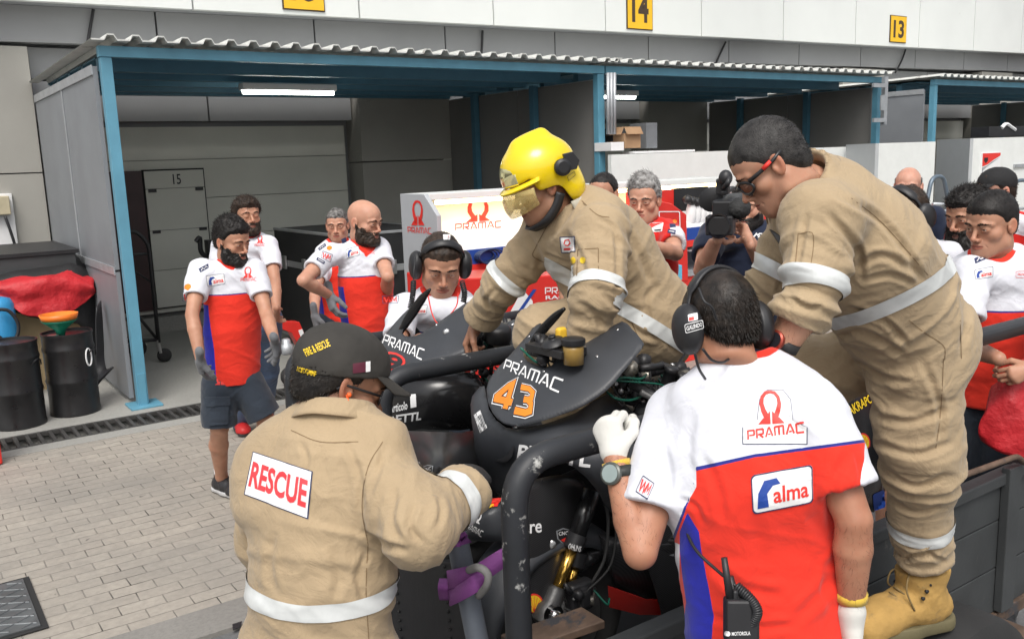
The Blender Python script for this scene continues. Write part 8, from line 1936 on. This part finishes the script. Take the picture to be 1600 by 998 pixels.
# radio on the belt
arm_hair(H17, 'L', 650, 2); arm_hair(H17, 'R', 500, 3)
rc = P(1158, 968, 1.80); g = MB(); g.obox(rc, rt, up, fw, .033, .045, .020); g.obox(rc+up*.050-rt*.012, rt, up, fw, .006, .012, .008); ro = g.build('radio', m_black, H17.T, bevel=.006)
MB().tube([rc+up*.04-rt*.022, rc+up*.125-rt*.034], [.0085, .0065], 12).build('radio_antenna', m_black, ro, True); MB().tube([P(1152, 940, 1.80), P(1144, 915, 1.82), P(1140, 900, 1.82)], [.010, .009, .008], 10).build('radio_grip', m_black, ro, True)
coil([P(1175, 975, 1.79), P(1183, 955, 1.78), P(1172, 935, 1.79), P(1150, 915, 1.81)], .0085, 22, .003, m_black, ro); MB().tube(spline([P(1150, 915, 1.81), P(1120, 890, 1.86), P(1090, 862, 1.90), P(1075, 835, 1.94), P(1070, 810, 1.98)], 8), .0035, 8).build('radio_cable', m_black, ro, True)
brd = bvh_of([ro]); printed('badge', disc(), [(1133, 985), (1141, 985), (1141, 993), (1133, 993)], brd, m_wht, H17.T, .002, .4); printed('lettering', text2d('MOTOROLA', .02), [(1143, 986), (1172, 985), (1172, 991), (1143, 992)], brd, m_wht, H17.T, .002, .2)
H17.pants(m_short, cut=.95, name='cargo_shorts')
for k in 'RL': H17.shoe(k, m_sh1, m_sole)
# ------------------------------------------------------------------ camera, sky, sun
cd = bpy.data.cameras.new('camera'); co = bpy.data.objects.new('camera', cd); COL.objects.link(co)
co.matrix_world = Matrix([[rt[0], up[0], -fw[0], CAM[0]], [rt[1], up[1], -fw[1], CAM[1]], [rt[2], up[2], -fw[2], CAM[2]], [0, 0, 0, 1]])
cd.sensor_fit = 'HORIZONTAL'; cd.sensor_width = 36; cd.lens = 36*F/1600; cd.clip_start = .05; cd.clip_end = 1000; SC.camera = co
cd.shift_y = 0
EL, AZ = 55, -128    # sun elevation, direction it comes from (deg from +x)
w = bpy.data.worlds.new('World'); SC.world = w; w.use_nodes = True; nt = w.node_tree
sky = nt.nodes.new('ShaderNodeTexSky'); sky.sky_type = 'NISHITA'; sky.sun_disc = False; sky.sun_elevation = math.radians(EL); sky.sun_rotation = math.radians(90-AZ)
sky.air_density = 1.2; sky.dust_density = 5.; sky.ozone_density = 1.
hs = nt.nodes.new('ShaderNodeHueSaturation'); hs.inputs['Saturation'].default_value = .25; nt.links.new(sky.outputs[0], hs.inputs['Color'])
nt.links.new(hs.outputs[0], nt.nodes['Background'].inputs[0]); nt.nodes['Background'].inputs[1].default_value = .15
sl = bpy.data.lights.new('sun', 'SUN'); sl.energy = 1.1; sl.angle = math.radians(25); sl.color = (1, .95, .88)
so = bpy.data.objects.new('sun', sl); COL.objects.link(so); so.location = (0, 0, 20)
d = A(math.cos(math.radians(AZ))*math.cos(math.radians(EL)), math.sin(math.radians(AZ))*math.cos(math.radians(EL)), math.sin(math.radians(EL)))
so.rotation_euler = Vector(-d).to_track_quat('-Z', 'Y').to_euler()
vs = SC.view_settings; vs.view_transform = 'Standard'; vs.look = 'None'; vs.gamma = 1; vs.exposure = .35; vs.use_curve_mapping = False
SC.cycles.use_denoising = True; SC.cycles.max_bounces = 6
